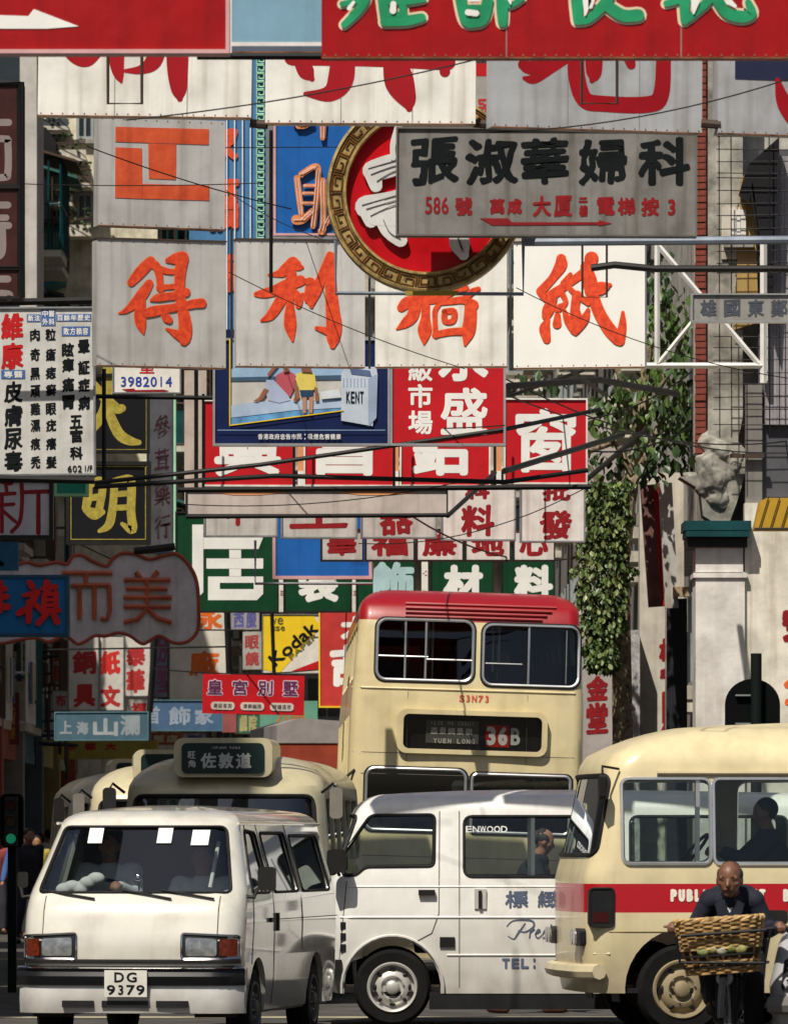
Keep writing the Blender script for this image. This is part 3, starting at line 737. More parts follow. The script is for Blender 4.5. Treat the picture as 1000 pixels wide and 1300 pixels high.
# right row
def row_right(label, xf, y0, y1, h, wall, seed):
    r_ = random.Random(seed); e = building(label, xf, xf + 8, y0, y1, h, wall); X = -4.; L = y1 - y0
    for k in range(int((h - 3.5) / 3.1)):
        z = 4.8 + k * 3.1
        for j in range(int(L / 3.2)):
            y = 1.6 + j * 3.2; window(e, (X - .01, y, z), 1.5, 1.5, 'x', -1)
            if r_.random() < .5: MB().bx(X - .9, X, y - 1.2, y + 1.2, z - 1.2, z - 1.0).build('balcony', CONW, e)
    return e
row_right('tall pale tenement behind the tree on the right', 4.9, 96, 232, 30, CONG, 11)
# --- right corner building
D_ = 74.; e = thing('corner_building', 'weathered corner building with a brick strip and plaster pier at the right edge', 'building', P(940, 1500, D_) * 1.0)
e.location = (P(940, 500, D_).x, D_, 0)
x_ = lambda u: (u - 940) * D_ / F; z_ = lambda v: P(0, v, D_).z
PLA = mat('mottled_plaster', (.36, .345, .3), rough=.9, var=.45, scale=2.5, dirt=.9, streak=.3, bump=.4, bscale=14)
MB().bx(x_(897), x_(1600), .5, 16, z_(660), 20).build('wall', mat('old_lime_wall', (.47, .45, .4), rough=.9, var=.25, dirt=.6, streak=.5), e)
pr = MB(); prof = [(x_(898), z_(-200)), (x_(898), z_(572)), (x_(884), z_(585)), (x_(884), z_(600)), (x_(890), z_(604)), (x_(862), z_(606)), (x_(888), z_(622)), (x_(892), z_(655)), (x_(905), z_(664)), (x_(925), z_(664)), (x_(934), z_(640)), (x_(946), z_(600)), (x_(946), z_(572)), (x_(936), z_(560)), (x_(942), z_(530)), (x_(942), z_(-200))]
pr.prism(prof, -.1, .45); pr.build('plaster_pier', PLA, e)
cp = MB(); cp.ball((x_(899), -.04, z_(590)), (.15, .1, .17), 12); cp.ball((x_(931), -.04, z_(587)), (.12, .1, .14), 12); cap(cp, (x_(903), -.02, z_(612)), (x_(914), .0, z_(645)), .2, .13); cap(cp, (x_(870), .05, z_(606)), (x_(925), -.02, z_(604)), .04, .1); cap(cp, (x_(900), 0, z_(560)), (x_(925), 0, z_(575)), .12, .14)
me_c = fuse('broken_capital', cp, .022, PLA, e)
for v_ in me_c.data.vertices:
    q_ = v_.co * 7; v_.co += Vector((noise.noise(q_), noise.noise(q_ + Vector((5, 1, 2))), noise.noise(q_ + Vector((2, 7, 4))))) * .04 + Vector((noise.noise(q_ * 3), noise.noise(q_ * 3.1), 0)) * .018
BRK = mat('red_brick', (.22, .055, .04), rough=.85, var=.3, scale=9, dirt=.3)
MB().bx(x_(881.5), x_(896.5), .03, .4, z_(575), z_(60)).build('mortar', mat('lime_mortar', (.45, .4, .36), rough=.9), e)
bm_me = None; v = 572.
bh = 8.4 * D_ / F; bw = 13.6 * D_ / F
while v > 66:
    if bm_me is None:
        o = MB().bx(-bw / 2, bw / 2, -.05, .12, -bh * .42, bh * .42).build('brick', BRK, e); bm_me = o.data
        md = None
    else:
        o = bpy.data.objects.new('brick', bm_me); col.objects.link(o); o.parent = e
    o.location = (x_(889) + rnd.uniform(-.004, .004), .03 + rnd.uniform(-.012, .012), z_(v)); o.rotation_euler = (0, rnd.uniform(-.02, .02), 0); v -= 8.4
WB = MB().bx(x_(915), x_(948), -.13, -.1, z_(330), z_(264)).build('window_surround', CONW, e)
window(e, (x_(936), -.14, z_(287)), 19 * D_ / F, 38 * D_ / F, 'y', frame=WSTL)
MB().prism([(x_(930), z_(420)), (x_(962), z_(410)), (x_(958), z_(300)), (x_(948), z_(215)), (x_(940), z_(230))], -.16, -.11).build('ochre_panel', mat('ochre_board', (.42, .28, .1), dirt=.5, streak=.5), e)
MB().prism([(x_(936), z_(250)), (x_(946), z_(215)), (x_(985), z_(180)), (x_(975), z_(420)), (x_(966), z_(330)), (x_(952), z_(235)), (x_(948), z_(262))], -.5, -.18).build('dark_hood', mat('black_tarpaulin', (.01, .01, .012), rough=.7), e)
# corrugated grey cladding
CG = mat('grey_corrugated', (.36, .34, .36), rough=.6, var=.15, streak=.6, dirt=.4)
u = 972.
while u < 1080:
    MB().box((x_(u), -.15, (z_(200) + z_(540)) / 2), (4.6 * D_ / F, .06, z_(200) - z_(540)), Matrix.Rotation(.12, 3, 'Z')).build('cladding_strip', CG, e); u += 5
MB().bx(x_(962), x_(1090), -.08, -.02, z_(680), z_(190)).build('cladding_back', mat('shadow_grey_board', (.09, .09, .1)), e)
MB().bx(x_(966), x_(972), -.35, -.22, z_(486), z_(285)).build('white_post', WSTL, e)
MB().bx(x_(945), x_(966), -.2, -.0, z_(640), z_(490)).build('grey_downpipe_case', mat('grey_timber', (.2, .19, .17), streak=.5), e)
MB().bx(x_(925), x_(968), -.3, -.24, z_(583), z_(578)).build('iron_arm', IRON, e)
# window guard: grid of rods in front of the upper wall
for v in (180, 196, 212, 226, 232, 248, 265, 280, 297, 325, 340, 352, 432, 446, 462, 478, 492, 509, 524, 543):
    dv = rnd.uniform(-4, 2); seal('guard_rod', [(x_(902 if v > 400 or v < 180 else 906), -.6, z_(v)), (x_(1060), -.6, z_(v + dv))], .006, BLKM, e, False)
for u in (909, 924, 972, 984): seal('guard_upright', [(x_(u), -.62, z_(170)), (x_(u + 1), -.62, z_(560))], .007, BLKM, e, False)
# ground-floor pier, ledge, wall and shopfront
PW = mat('white_stucco', (.72, .69, .65), rough=.85, var=.12, dirt=.5, streak=.3, bump=.3, bscale=20)
MB().bx(x_(881), x_(943), -.35, .4, 0, z_(728)).build('pier_shaft', PW, e)
MB().bx(x_(878), x_(946), -.38, .4, z_(735), z_(729)).build('pier_moulding', PW, e)
MB().bx(x_(881), x_(941), -.35, .4, z_(728.8), z_(697)).build('pier_head', PW, e)
for a, b, v0, v1 in ((866, 950, 676, 664), (868, 948, 684, 677)): MB().bx(x_(a), x_(b), -.55, .4, z_(v0), z_(v1)).build('teal_ledge', TEAL, e)
MB().bx(x_(870), x_(946), -.4, .4, z_(696.5), z_(684.5)).build('soffit', BLK, e)
MB().bx(x_(943.5), x_(1600), -.28, .8, 0, z_(640)).build('ground_floor_wall', mat('cream_white_wall', (.74, .7, .6), rough=.85, dirt=.5, streak=.5, var=.15), e)
mb = MB()
def gp_(mb, t, u0, v0, u1, v1, y, bold, br=.04):
    glyph_mb(mb, t, (x_(u0) + x_(u1)) / 2, (z_(v0) + z_(v1)) / 2, x_(u1) - x_(u0), z_(v0) - z_(v1), y, bold * D_ / F, br, int(u0))
for t, q in (('安', (990, 770, 1030, 815)), ('全', (992, 850, 1030, 895))):
    mb = MB(); gp_(mb, t, *q, -.285, 2.4); raw(mb, 'painted_letter', CRIM if t == '安' else ORTX, e)
for zz in (z_(400), z_(150), z_(-100)):
    for uu in (1130, 1330, 1530): window(e, (x_(uu), .49, zz), 1.1, 1.4, 'y')
# awning canopy over the right: casts the slanting shade
MB().box((x_(1065), -1.2, z_(655)), (1.0, 1.6, .06), Matrix.Rotation(R(12), 3, 'X')).build('tin_canopy', mat('dark_tin', (.03, .035, .04)), e)
# yellow slatted lamp box
D_ = 70; lc = P(984, 655, D_)
e = thing('yellow_awning_box', 'yellow slatted box awning hanging at the right edge under the cladding', 'awning', lc)
k = D_ / F
MB().prism([(-28 * k, -18 * k), (40 * k, -18 * k), (40 * k, 22 * k), (-12 * k, 22 * k), (-20 * k, 18 * k)], -.15, .3).build('canvas', mat('yellow_canvas', (.5, .3, .03), rough=.8, dirt=.3), e)
for a in (-14, 0, 14, 28): seal('rib', [((a - 8) * k, -.17, -18 * k), ((a + 4) * k, -.17, 22 * k)], .006, BLKM, e, False)
seal('rib', [(-28 * k, -.17, -17 * k), (40 * k, -.17, -17 * k)], .012, BLKM, e, False)
# --- shop pillars with painted characters behind the vine and the two hanging boards
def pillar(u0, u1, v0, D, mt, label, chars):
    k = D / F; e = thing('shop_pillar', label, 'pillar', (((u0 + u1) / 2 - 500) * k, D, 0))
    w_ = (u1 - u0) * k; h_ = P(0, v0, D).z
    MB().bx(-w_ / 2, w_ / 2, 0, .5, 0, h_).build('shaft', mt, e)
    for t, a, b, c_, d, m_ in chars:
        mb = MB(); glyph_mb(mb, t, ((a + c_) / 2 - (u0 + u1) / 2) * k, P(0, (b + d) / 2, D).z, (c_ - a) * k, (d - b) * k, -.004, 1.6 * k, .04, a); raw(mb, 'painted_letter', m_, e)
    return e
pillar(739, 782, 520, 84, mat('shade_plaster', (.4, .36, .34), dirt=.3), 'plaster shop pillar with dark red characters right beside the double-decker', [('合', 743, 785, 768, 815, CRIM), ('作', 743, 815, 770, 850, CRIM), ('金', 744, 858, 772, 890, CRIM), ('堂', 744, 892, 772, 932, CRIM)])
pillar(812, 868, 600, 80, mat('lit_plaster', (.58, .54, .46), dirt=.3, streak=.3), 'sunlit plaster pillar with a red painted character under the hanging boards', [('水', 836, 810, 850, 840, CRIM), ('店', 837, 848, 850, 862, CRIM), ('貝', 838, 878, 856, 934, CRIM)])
MB_ = pillar(846, 872, 760, 79, mat('dark_glass_shopfront', (.03, .032, .04), rough=.2), 'dark glazed shop window between the two plaster pillars', [])
pillar(790, 812, 800, 79.5, mat('peeling_white_post', (.5, .5, .5), var=.3, scale=12, dirt=.6), 'peeling white post right of the vine trunk', [])
s = Sign('long weathered red-edged board hanging at a slant, seen nearly edge-on', (818, 615, 842, 770), 78, mat('weathered_maroon', (.2, .1, .09), var=.3, dirt=.6, streak=.8), None, roll=-4, group='narrow hanging boards on the right', th=.2)
s.rect(834, 615, 842, 770, REDB, 'red_edge')
s = Sign('long grey white board hanging beside the red-edged one', (840, 613, 857, 772), 77.6, GREYW, None, roll=-3, group='narrow hanging boards on the right', th=.15)
s = Sign('small tan plate below the two slanting boards', (854, 745, 875, 757), 77.5, mat('tan_plate', (.4, .3, .18)), None, group='narrow hanging boards on the right')
# traffic signal seen from behind (right)
D_ = 60.; k = D_ / F; e = thing('traffic_signal', 'black arched backing board of a traffic signal seen from behind above the minibus', 'traffic signal', ((955 - 500) * k, D_, 0))
z_ = lambda v: P(0, v, D_).z
q = [(-35 * k, z_(960)), (35 * k, z_(960)), (35 * k, z_(895))] + [(35 * k * math.cos(R(a)), z_(895) + 33 * k * math.sin(R(a))) for a in range(10, 171, 10)] + [(-35 * k, z_(895))]
MB().prism(q, 0, .02).build('backing_board', mat('matt_black_board', (.005, .006, .006), rough=.9, spec=.03), e)
MB().cyl((4 * k, -.08, 0), (4 * k, -.08, z_(830)), 7 * k, 16).build('pole', mat('dark_green_pole', (.008, .012, .011), rough=.6, spec=.1), e, True)
for v in (882, 918): MB().bx(-22 * k, 0, -.05, 0, z_(v + 2), z_(v)).build('mounting_bracket', GSTEEL, e)
for v in (880, 905, 930): MB().cyl((-6 * k, .02, z_(v)), (-6 * k, .2, z_(v)), .11, 14).build('lamp_housing', BLK, e)
# traffic light with a green lamp (left)
D_ = 66.; k = D_ / F; e = thing('traffic_light', 'dark traffic light showing green at the left edge', 'traffic light', ((15 - 500) * k, D_, 0))
z_ = lambda v: P(0, v, D_).z
MB().prism(rrect(-15 * k, z_(1076), 15 * k, z_(1008), .06), 0, .02).build('backing_board', MATS['matt_black_board'], e)
MB().bx(-8 * k, 8 * k, -.16, 0, z_(1074), z_(1012)).build('housing', BLK, e)
for i, v in enumerate((1023, 1044, 1065)):
    l = MB(); l.lathe([(.045, -.185), (.05, -.16)], (0, 0, z_(v)), 'y', 18); l.build('lamp', (mat('dark_red_lamp', (.06, .005, .005)), mat('dark_amber_lamp', (.06, .03, .005)), mat('lit_green_lamp', (.01, .2, .1), emit=((.05, .9, .45), .12)))[i], e)
    vs = MB(); vs.tube([(.062 * math.cos(R(a)), -.2, z_(v) + .062 * math.sin(R(a))) for a in range(0, 181, 20)], .006, 5); vs.build('visor', BLK, e)
MB().cyl((0, .05, 0), (0, .05, z_(1070)), .045, 12).build('pole', mat('dark_green_pole', (.02, .027, .025)), e, True)
# unseen blocks out of frame, placed and sized to shade the street's left
building('unseen tall grey block on the left at the crossing, sized to shade the minibus queue', -20, -9.5, 43.4, 49.5, 29, CONG)
building('unseen lower grey block on the left beyond the crossing, placed for its shade', -20, -9.5, 66.4, 75, 22.5, CONG)
building('unseen slender grey tower on the left beyond the crossing, added for its shade', -20, -9.5, 57.5, 66.3, 31, CONG)

# face of the second left block that looks back at us: windows, balconies, a teal caged balcony
e = next(o for o in bpy.data.objects if o.get('label', '').startswith('tenement with pale walls further'))
kx_ = lambda u: (u - 500) * 136 / F - e.location.x
kz_ = lambda v: P(0, v, 136).z
for u, v in ((108, 262), (72, 262), (108, 160), (108, 400), (72, 400), (72, 160)):
    window(e, (kx_(u), -.01, kz_(v)), .36 * (1 if 0 else 1) * 1.0, .55, 'y')
for u0, u1, v, pc in ((50, 112, 205, CONW), (80, 118, 238, IRON), (60, 95, 262, mat('dark_panel', (.06, .07, .08))), (84, 118, 300, CONW), (50, 90, 166, mat('dark_panel', (.06, .07, .08)))):
    b = MB().bx(kx_(u0), kx_(u1), -1.0, 0, kz_(v + 5), kz_(v)).build('balcony', CONW, e)
    MB().bx(kx_(u0), kx_(u1), -1.0, -.95, kz_(v), kz_(v - 9)).build('parapet', pc, b)
    pl_ = [(rnd.uniform(kx_(u0), kx_(u1)), rnd.uniform(-1.1, -.7), kz_(v - 9) + rnd.uniform(-.1, .35)) for _ in range(34)]
    tb_ = MB()
    for p_ in pl_: tb_.box(p_, (.06, .05, .03), Matrix.Rotation(rnd.random() * 3, 3, 'X') @ Matrix.Rotation(rnd.random() * 3, 3, 'Z'))
    tag(tb_.build('potted_plants', mat('dusty_leaf', (.05, .08, .03), rough=.7), b), kind='stuff')
    lg = MB()
    for j in range(3): lg.tube([(kx_(u0) + j * .3, -1.0, kz_(v - 12 - 4 * j)), (kx_(u1), -1.3, kz_(v - 16 - 2 * j))], .012, 4)
    tag(lg.build('drying_poles', IRON, b), kind='stuff')
aw = MB(); aw.prism([(kx_(46), kz_(168)), (kx_(64), kz_(172)), (kx_(76), kz_(190)), (kx_(74), kz_(204)), (kx_(46), kz_(200))], -1.6, -.6); aw.build('awning', mat('black_tarpaulin', (.01, .01, .012), rough=.7), e)
MB().bx(kx_(46), kx_(66), -1.4, 0, kz_(290), kz_(204)).build('enclosed_bay', mat('dim_blue_tin', (.06, .09, .12), dirt=.5, streak=.6), e)
TG = mat('teal_cage_paint', (.015, .12, .14), rough=.5, dirt=.4)
cg = MB()
for j in range(13): cg.tube([(kx_(47 + j * 3.1), -1.5, kz_(352)), (kx_(47 + j * 3.1), -1.5, kz_(294))], .022, 4)
for v in (294, 322, 352): cg.tube([(kx_(46), -1.5, kz_(v)), (kx_(85), -1.5, kz_(v)), (kx_(85), 0, kz_(v))], .03, 4)
tag(cg.build('cage', TG, e), kind='stuff')
MB().prism([(kx_(46), kz_(352)), (kx_(86), kz_(348)), (kx_(84), kz_(364)), (kx_(60), kz_(372)), (kx_(46), kz_(372))], -1.5, 0).build('caged_balcony', TG, e)
MB().bx(kx_(44), kx_(88), -1.6, 0, kz_(295), kz_(291)).build('cage_roof', mat('black_tarpaulin', (.01, .01, .012)), e)
# ================================================================== SIGNS over the street, nearest first
G = 'signs hung across the street'
# --- red board with white arrow
s = Sign('red board with a white arrow, nearest sign at the top left corner', (-60, -60, 290, 66), 35, RED, PINK, 5, group=G)
s.poly([(-20, 18), (36, 20), (43, 11), (100, 33), (60, 36), (-20, 36)], WTX, 'arrow')
s = Sign('blank sky blue board between the two red boards at the top', (294, -60, 414, 66), 37, SKYB, None, group=G)
s.rect(294, 53, 414, 58, WSTL, 'rail'); s.rect(294, 58, 414, 66, mat('dark_slate_paint', (.09, .11, .15)), 'lower_band')
bar('black steel post at the side of the red arrow board', [(289, -60, 36), (289, 69, 36)], .012, BLKM, square=True)
bar('black steel bar under the blank blue board', [(250, 71, 38), (436, 71, 38)], .02, BLKM, square=True)
s = Sign('wide red board with green cream-edged characters across the top', (408, -70, 1060, 73), 36, RED, None, group=G)
gs = [[(60, 20, 30), (150, 0, 30)], [(190, -60, 40), (180, 0, 45), (140, 60, 45), (70, 130, 35)],
      [(270, -60, 60), (275, 0, 55), (285, 112, 45)], [(285, 114, 50), (400, 108, 55), (480, 92, 45)], [(395, -60, 40), (380, 20, 40), (385, 100, 40)], [(285, 5, 40), (400, 5, 40), (490, -5, 30)],
      [(300, 75, 30), (370, 75, 30)], [(680, -60, 60), (690, 10, 60), (715, 105, 60), (760, 118, 55), (805, 95, 60), (830, 0, 60)], [(700, 40, 30), (820, 38, 30)],
      [(905, -60, 60), (905, 40, 60), (908, 118, 50)], [(900, 30, 40), (960, 22, 30), (1010, -10, 30)]]
for q in (gs[:7], gs[7:]): s.y = -.003; s.strokes(q, CREAM, (420, 0), 4.17, 26, 'letter_edge'); s.y -= .012; s.strokes(q, GRNTX, (420, 0), 4.17, 0)
g2 = [[(118, -40, 60), (115, 0, 55), (118, 92, 42)], [(118, 92, 40), (170, 84, 36), (240, 15, 50), (260, -20, 50)], [(240, 15, 50), (320, 68, 55), (392, 68, 55)],
      [(520, 15, 30), (600, -5, 30)], [(610, -40, 50), (602, 0, 50), (602, 92, 38)], [(620, 85, 30), (690, 20, 40), (730, -20, 40)], [(740, -20, 50), (790, 55, 50), (860, 75, 55), (905, 60, 45), (890, 10, 30)]]
for q in (g2[:3], g2[3:]): s.y = -.003; s.strokes(q, CREAM, (700, 0), 3.57, 24, 'letter_edge'); s.y -= .012; s.strokes(q, GRNTX, (700, 0), 3.57, 0)
s.y -= .01
hl = [[(330, 20, 30), (328, 58, 34)], [(120, 12, 16), (95, 45, 22)], [(735, 0, 20), (780, 0, 18)], [(725, 66, 34), (770, 70, 30)], [(945, 0, 20), (950, 20, 10)]]
for q in hl: s.strokes([q], WTX, (420, 0), 4.17, 0, 'highlight')
for q in ([(160, 5, 40), (152, 65, 10)], [(180, 0, 30), (175, 30, 20)], [(650, 5, 40), (642, 60, 10)], [(800, 5, 30), (830, 28, 16)]): s.strokes([q], WTX, (700, 0), 3.57, 0, 'highlight')
# --- row of big white boards with dark red characters
G2 = 'row of big white boards with dark red characters'
rl = .7
s = Sign('white board with the feet of a dark red character, left end of the upper row', (49, -75, 320, 148), 44, WHITE, None, roll=rl, group=G2)
s.strokes([[(250, 150, 80), (290, 205, 75), (330, 225, 50), (380, 195, 15)], [(440, 150, 55), (437, 230, 55), (446, 280, 38), (455, 305, 12)], [(600, 150, 50), (575, 225, 62), (530, 258, 36), (470, 264, 14)],
           [(664, 100, 84), (664, 240, 80), (670, 330, 60), (674, 366, 22)]], mat('deep_red_letter', (.34, .004, .01), var=.1), (0, 0), 2.94)
DRED = MATS['deep_red_letter']
s = Sign('sunlit white board with two splayed dark red strokes, upper row', (337, -75, 604, 157), 44, WHITE, None, roll=.3, group=G2)
s.strokes([[(120, 215, 60), (400, 222, 50), (700, 230, 60)], [(150, 230, 50), (175, 270, 60), (195, 295, 20)], [(310, 210, 90), (300, 300, 95), (255, 350, 60), (170, 350, 16)],
           [(500, 210, 80), (520, 300, 110), (550, 370, 70), (558, 404, 24)], [(690, 210, 30), (690, 265, 40)]], DRED, (330, 0), 2.94)
s = Sign('greyish board with a dark red hooked character, right of the upper row', (624, -75, 893, 165), 44, mat('cool_grey_board', (.42, .43, .445), **sw), None, roll=.3, yaw=14, group=G2)
s.strokes([[(200, 180, 70), (110, 250, 60), (50, 300, 40), (15, 300, 16)], [(10, 250, 40), (40, 260, 50), (110, 240, 40)], [(210, 180, 60), (210, 280, 66), (240, 370, 64), (310, 385, 60), (480, 382, 62), (530, 340, 62), (538, 180, 56)],
           [(275, 180, 70), (275, 270, 60), (268, 300, 20)], [(400, 180, 60), (415, 235, 36)]], DRED, (660, 0), 2.94)
s = Sign('grey board with a dark blue square at the upper right edge', (911, -75, 1090, 172), 44.2, MATS['cool_grey_board'], None, roll=.3, yaw=14, group=G2)
s.rect(932, 20, 1060, 102, mat('dark_indigo_paint', (.02, .025, .06)), 'blue_square'); s.y -= .004
s.strokes([[(960, 300, 20), (985, 380, 60), (1040, 440, 90)]], DRED, (660, 0), 2.94)
for a, b, c_ in ((137, 180, 'first'), (738, 783, 'last')):
    bar('thin dark steel bracket hanging over the ' + ('left' if a < 500 else 'right') + ' board of the upper row', [(a, 60, 43.6), (a, 131, 43.6), (b, 131, 43.6), (b, 60, 43.6)], .011, IRON, square=True, group='steel hanging brackets')
for u0, u1 in ((320, 337), (604, 624), (893, 911)):
    bar('short rusty steel tie between two white boards at %s' % {320: 'the left', 604: 'the middle', 893: 'the right'}[u0], [(u0 - 3, 156, 44.1), (u1 + 3, 158, 44.1)], .03, IRON, group='rusty ties of the upper row')
# --- square wallpaper-shop boards
G3 = 'square white boards with orange brush characters'
D3 = 52
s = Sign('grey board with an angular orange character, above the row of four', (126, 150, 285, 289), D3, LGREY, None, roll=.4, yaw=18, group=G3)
for k, q in enumerate((((147, 163), (264, 161), (264, 181), (147, 182)), ((188, 182.3), (223, 182.3), (223, 227), (189, 227)), ((147, 189), (180, 189), (181, 253), (147, 253)), ((181.3, 234), (265, 233), (265, 252), (181.3, 253)))):
    s.poly(q, mat('patchy_orange_brush_paint', (.62, .1, .035), var=.25, scale=7., c2=(.52, .06, .02), streak=.5), 'letter_stroke')
de = [[(345, 180, 95), (290, 240, 115), (210, 330, 110), (140, 415, 80)], [(330, 420, 85), (260, 530, 115), (170, 640, 95), (80, 715, 50), (10, 742, 10)],
      [(250, 600, 80), (235, 700, 120), (235, 800, 125), (250, 880, 90), (268, 950, 16)], [(340, 200, 100), (400, 235, 90), (430, 310, 80), (440, 400, 70), (450, 470, 80)], [(400, 250, 70), (520, 285, 60), (600, 285, 50)],
      [(430, 460, 60), (520, 450, 50), (620, 440, 55)], [(520, 170, 50), (600, 150, 110), (680, 130, 120)], [(675, 140, 135), (655, 260, 120), (645, 400, 110), (650, 560, 110), (685, 720, 120), (705, 860, 140), (700, 960, 140), (690, 1020, 90)],
      [(700, 990, 120), (620, 950, 90), (505, 892, 14)], [(690, 480, 60), (710, 500, 95)], [(345, 595, 20), (420, 568, 80), (530, 550, 80), (640, 535, 80)], [(300, 735, 90), (380, 710, 105), (520, 680, 85), (680, 650, 80), (800, 620, 90), (880, 612, 95)],
      [(465, 730, 50), (510, 780, 90), (535, 800, 75)]]
li = [[(430, 195, 120), (330, 290, 110), (260, 318, 60), (175, 327, 20)], [(430, 190, 110), (490, 235, 90), (530, 245, 30)], [(510, 385, 110), (380, 430, 120), (250, 490, 110), (120, 525, 90), (45, 535, 50)],
      [(420, 300, 90), (400, 450, 110), (400, 620, 80), (400, 780, 120), (405, 880, 120), (428, 1020, 24)], [(340, 520, 110), (270, 650, 110), (190, 760, 90), (100, 812, 24)], [(440, 500, 70), (490, 580, 90), (490, 650, 60)],
      [(525, 525, 20), (590, 560, 110), (620, 590, 120), (625, 655, 40)], [(560, 390, 50), (620, 410, 110), (620, 520, 130)], [(630, 620, 60), (690, 470, 100), (750, 300, 90), (820, 110, 70)], [(835, 120, 80), (825, 300, 110), (835, 500, 120), (850, 700, 140), (865, 860, 160), (855, 1000, 130), (850, 1070, 60)],
      [(850, 930, 120), (770, 910, 70), (680, 885, 36)]]
ch = [[(150, 310, 80), (210, 260, 110), (330, 235, 90), (480, 225, 90), (590, 200, 50), (720, 120, 50)], [(290, 260, 110), (260, 390, 110), (190, 460, 90), (105, 520, 12)], [(385, 250, 80), (385, 400, 80), (378, 520, 130), (375, 600, 90), (372, 662, 20)],
      [(530, 265, 40), (480, 340, 46), (478, 450, 40), (485, 590, 50)], [(520, 265, 46), (640, 250, 60), (760, 240, 70), (850, 290, 100)], [(825, 300, 110), (820, 430, 120), (800, 560, 120), (772, 675, 24)], [(480, 578, 60), (620, 550, 65), (760, 545, 70)],
      [(572, 350, 50), (660, 350, 55), (655, 440, 50), (575, 445, 50), (572, 350, 50)], [(900, 130, 40), (840, 160, 60), (780, 210, 60)], [(560, 60, 60), (600, 150, 60), (780, 120, 50)]]
zi = [[(325, 140, 90), (320, 210, 115), (250, 320, 80), (180, 400, 80), (125, 455, 80)], [(130, 470, 70), (180, 530, 70), (230, 500, 100), (380, 395, 75), (520, 295, 80), (600, 230, 90)], [(415, 290, 30), (350, 380, 60)],
      [(240, 540, 90), (200, 640, 110), (180, 700, 80)], [(195, 740, 40), (165, 820, 100), (185, 930, 70)], [(340, 490, 50), (370, 570, 40), (310, 620, 70), (280, 640, 40)], [(290, 690, 50), (285, 780, 80)],
      [(620, 140, 130), (600, 220, 100)], [(565, 220, 100), (600, 360, 140), (640, 520, 110), (700, 680, 110), (790, 830, 120), (880, 930, 120)], [(895, 950, 90), (920, 800, 70), (925, 670, 24)], [(800, 400, 30), (720, 430, 120), (600, 460, 90)],
      [(480, 500, 90), (460, 620, 80), (470, 740, 120), (465, 870, 40)], [(350, 630, 24), (390, 740, 70), (450, 850, 60)], [(588, 640, 30), (550, 740, 80), (480, 850, 50)], [(410, 430, 40), (470, 490, 50), (590, 570, 60)]]
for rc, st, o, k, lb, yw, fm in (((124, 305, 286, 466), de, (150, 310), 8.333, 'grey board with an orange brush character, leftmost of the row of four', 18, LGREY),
                             ((300, 305, 463, 466), li, (320, 310), 8.333, 'pale board with an orange brush character, second of the row of four', 8, mat('pale_grey_board', (.58, .57, .55), **sw)),
                             ((476, 305, 643, 466), ch, (490, 350), 7.69, 'white board half behind the round gilt sign, third of the row of four', -4, WHITE),
                             ((652, 307, 818, 467), zi, (670, 310), 7.69, 'brightest white board with an orange brush character, right end of the row of four', -8, mat('fresh_white_board', (.84, .83, .78), rough=.5, var=.03))):
    s = Sign(lb, rc, D3, fm, None, yaw=yw, group=G3)
    s.brushed(st, ORED, ORNG, o, k)
    MB().bx(-s.x1 - .006, s.x1 + .006, -.012, .15, s.z1, s.z1 + .012).build('top_trim', IRON, s.e)
for u in (294, 469, 648):
    bar('grey steel upright between boards of the row of four at ' + {294: 'its left', 469: 'its middle', 648: 'its right'}[u], [(u, 290, 52.4), (u, 468, 52.4)], .01, GSTEEL, square=True, group='uprights of the row of four')
# --- gynaecologist board: stains plus shade put into the grey
s = Sign('grimy, shade-darkened grey board with black and red characters and a red arrow', (503, 162, 884, 299), 45.5, DIRTY_SHADED, mat('grimy_frame', (.16, .15, .14), dirt=.5), 2.2, roll=.15, group=G)
for i, (a, b, c_) in enumerate(zip('張淑華婦科', (521, 591, 660, 733, 810), (583, 658, 722, 797, 876))):
    s.text(c_ if 0 else a, b, 174 + (i % 2), c_, 234 + (i % 2), INK, 2.3, .05)
s.print_([('586', 539, 250, 570, 272)], CRIM, .5)
s.print_([('號', 576, 250, 601, 274), ('萬成', 620, 252, 664, 272), ('大厦', 674, 248, 728, 275), ('二', 733, 250, 747, 257), ('樓', 734, 260, 747, 275), ('電梯', 756, 250, 808, 273), ('按', 812, 250, 838, 274), ('3', 847, 252, 858, 273)], CRIM, 1.1, .03)
s.poly([(609, 277), (645, 277), (650, 282), (760, 281.5), (760, 279), (776, 283), (760, 286.5), (760, 285), (625, 286)], CRIM, 'arrow')
# --- round gilt medallion
D5 = 46.2
c0 = P(541, 245, D5); sc = D5 / F
e = thing('round_sign', 'round red sign with a gilt fretwork rim and white outlined strokes', 'round sign', c0, (0, 0, 0), G)
Rr = 126 * sc
MB().lathe([(Rr * .86, -.02), (Rr * .86, .12)], (0, 0, 0), 'y', 72).build('disc', mat('crimson_enamel', (.5, .006, .012), rough=.3, streak=.2, dirt=.2), e, True)
MB().lathe([(Rr * .80, -.05), (Rr * .81, -.09), (Rr * .83, -.09), (Rr * .84, -.07), (Rr * .965, -.07), (Rr * .975, -.09), (Rr * 1.0, -.085), (Rr * 1.01, .0), (Rr * 1.0, .16), (Rr * .80, .16)], (0, 0, 0), 'y', 96, True).build('rim', mat('old_gilt', (.42, .3, .12), rough=.5, metal=.15, var=.35, scale=16, dirt=.4), e, True)
mb = MB()
N = 30
def pol(a, r_): return (math.cos(a) * r_ * Rr, math.sin(a) * r_ * Rr)
key = [[(.06, .0), (.06, 1.), (.8, 1.), (.8, .3), (.4, .3), (.4, .62)], [(.06, 0), (.94, 0), (.94, 1.)]]
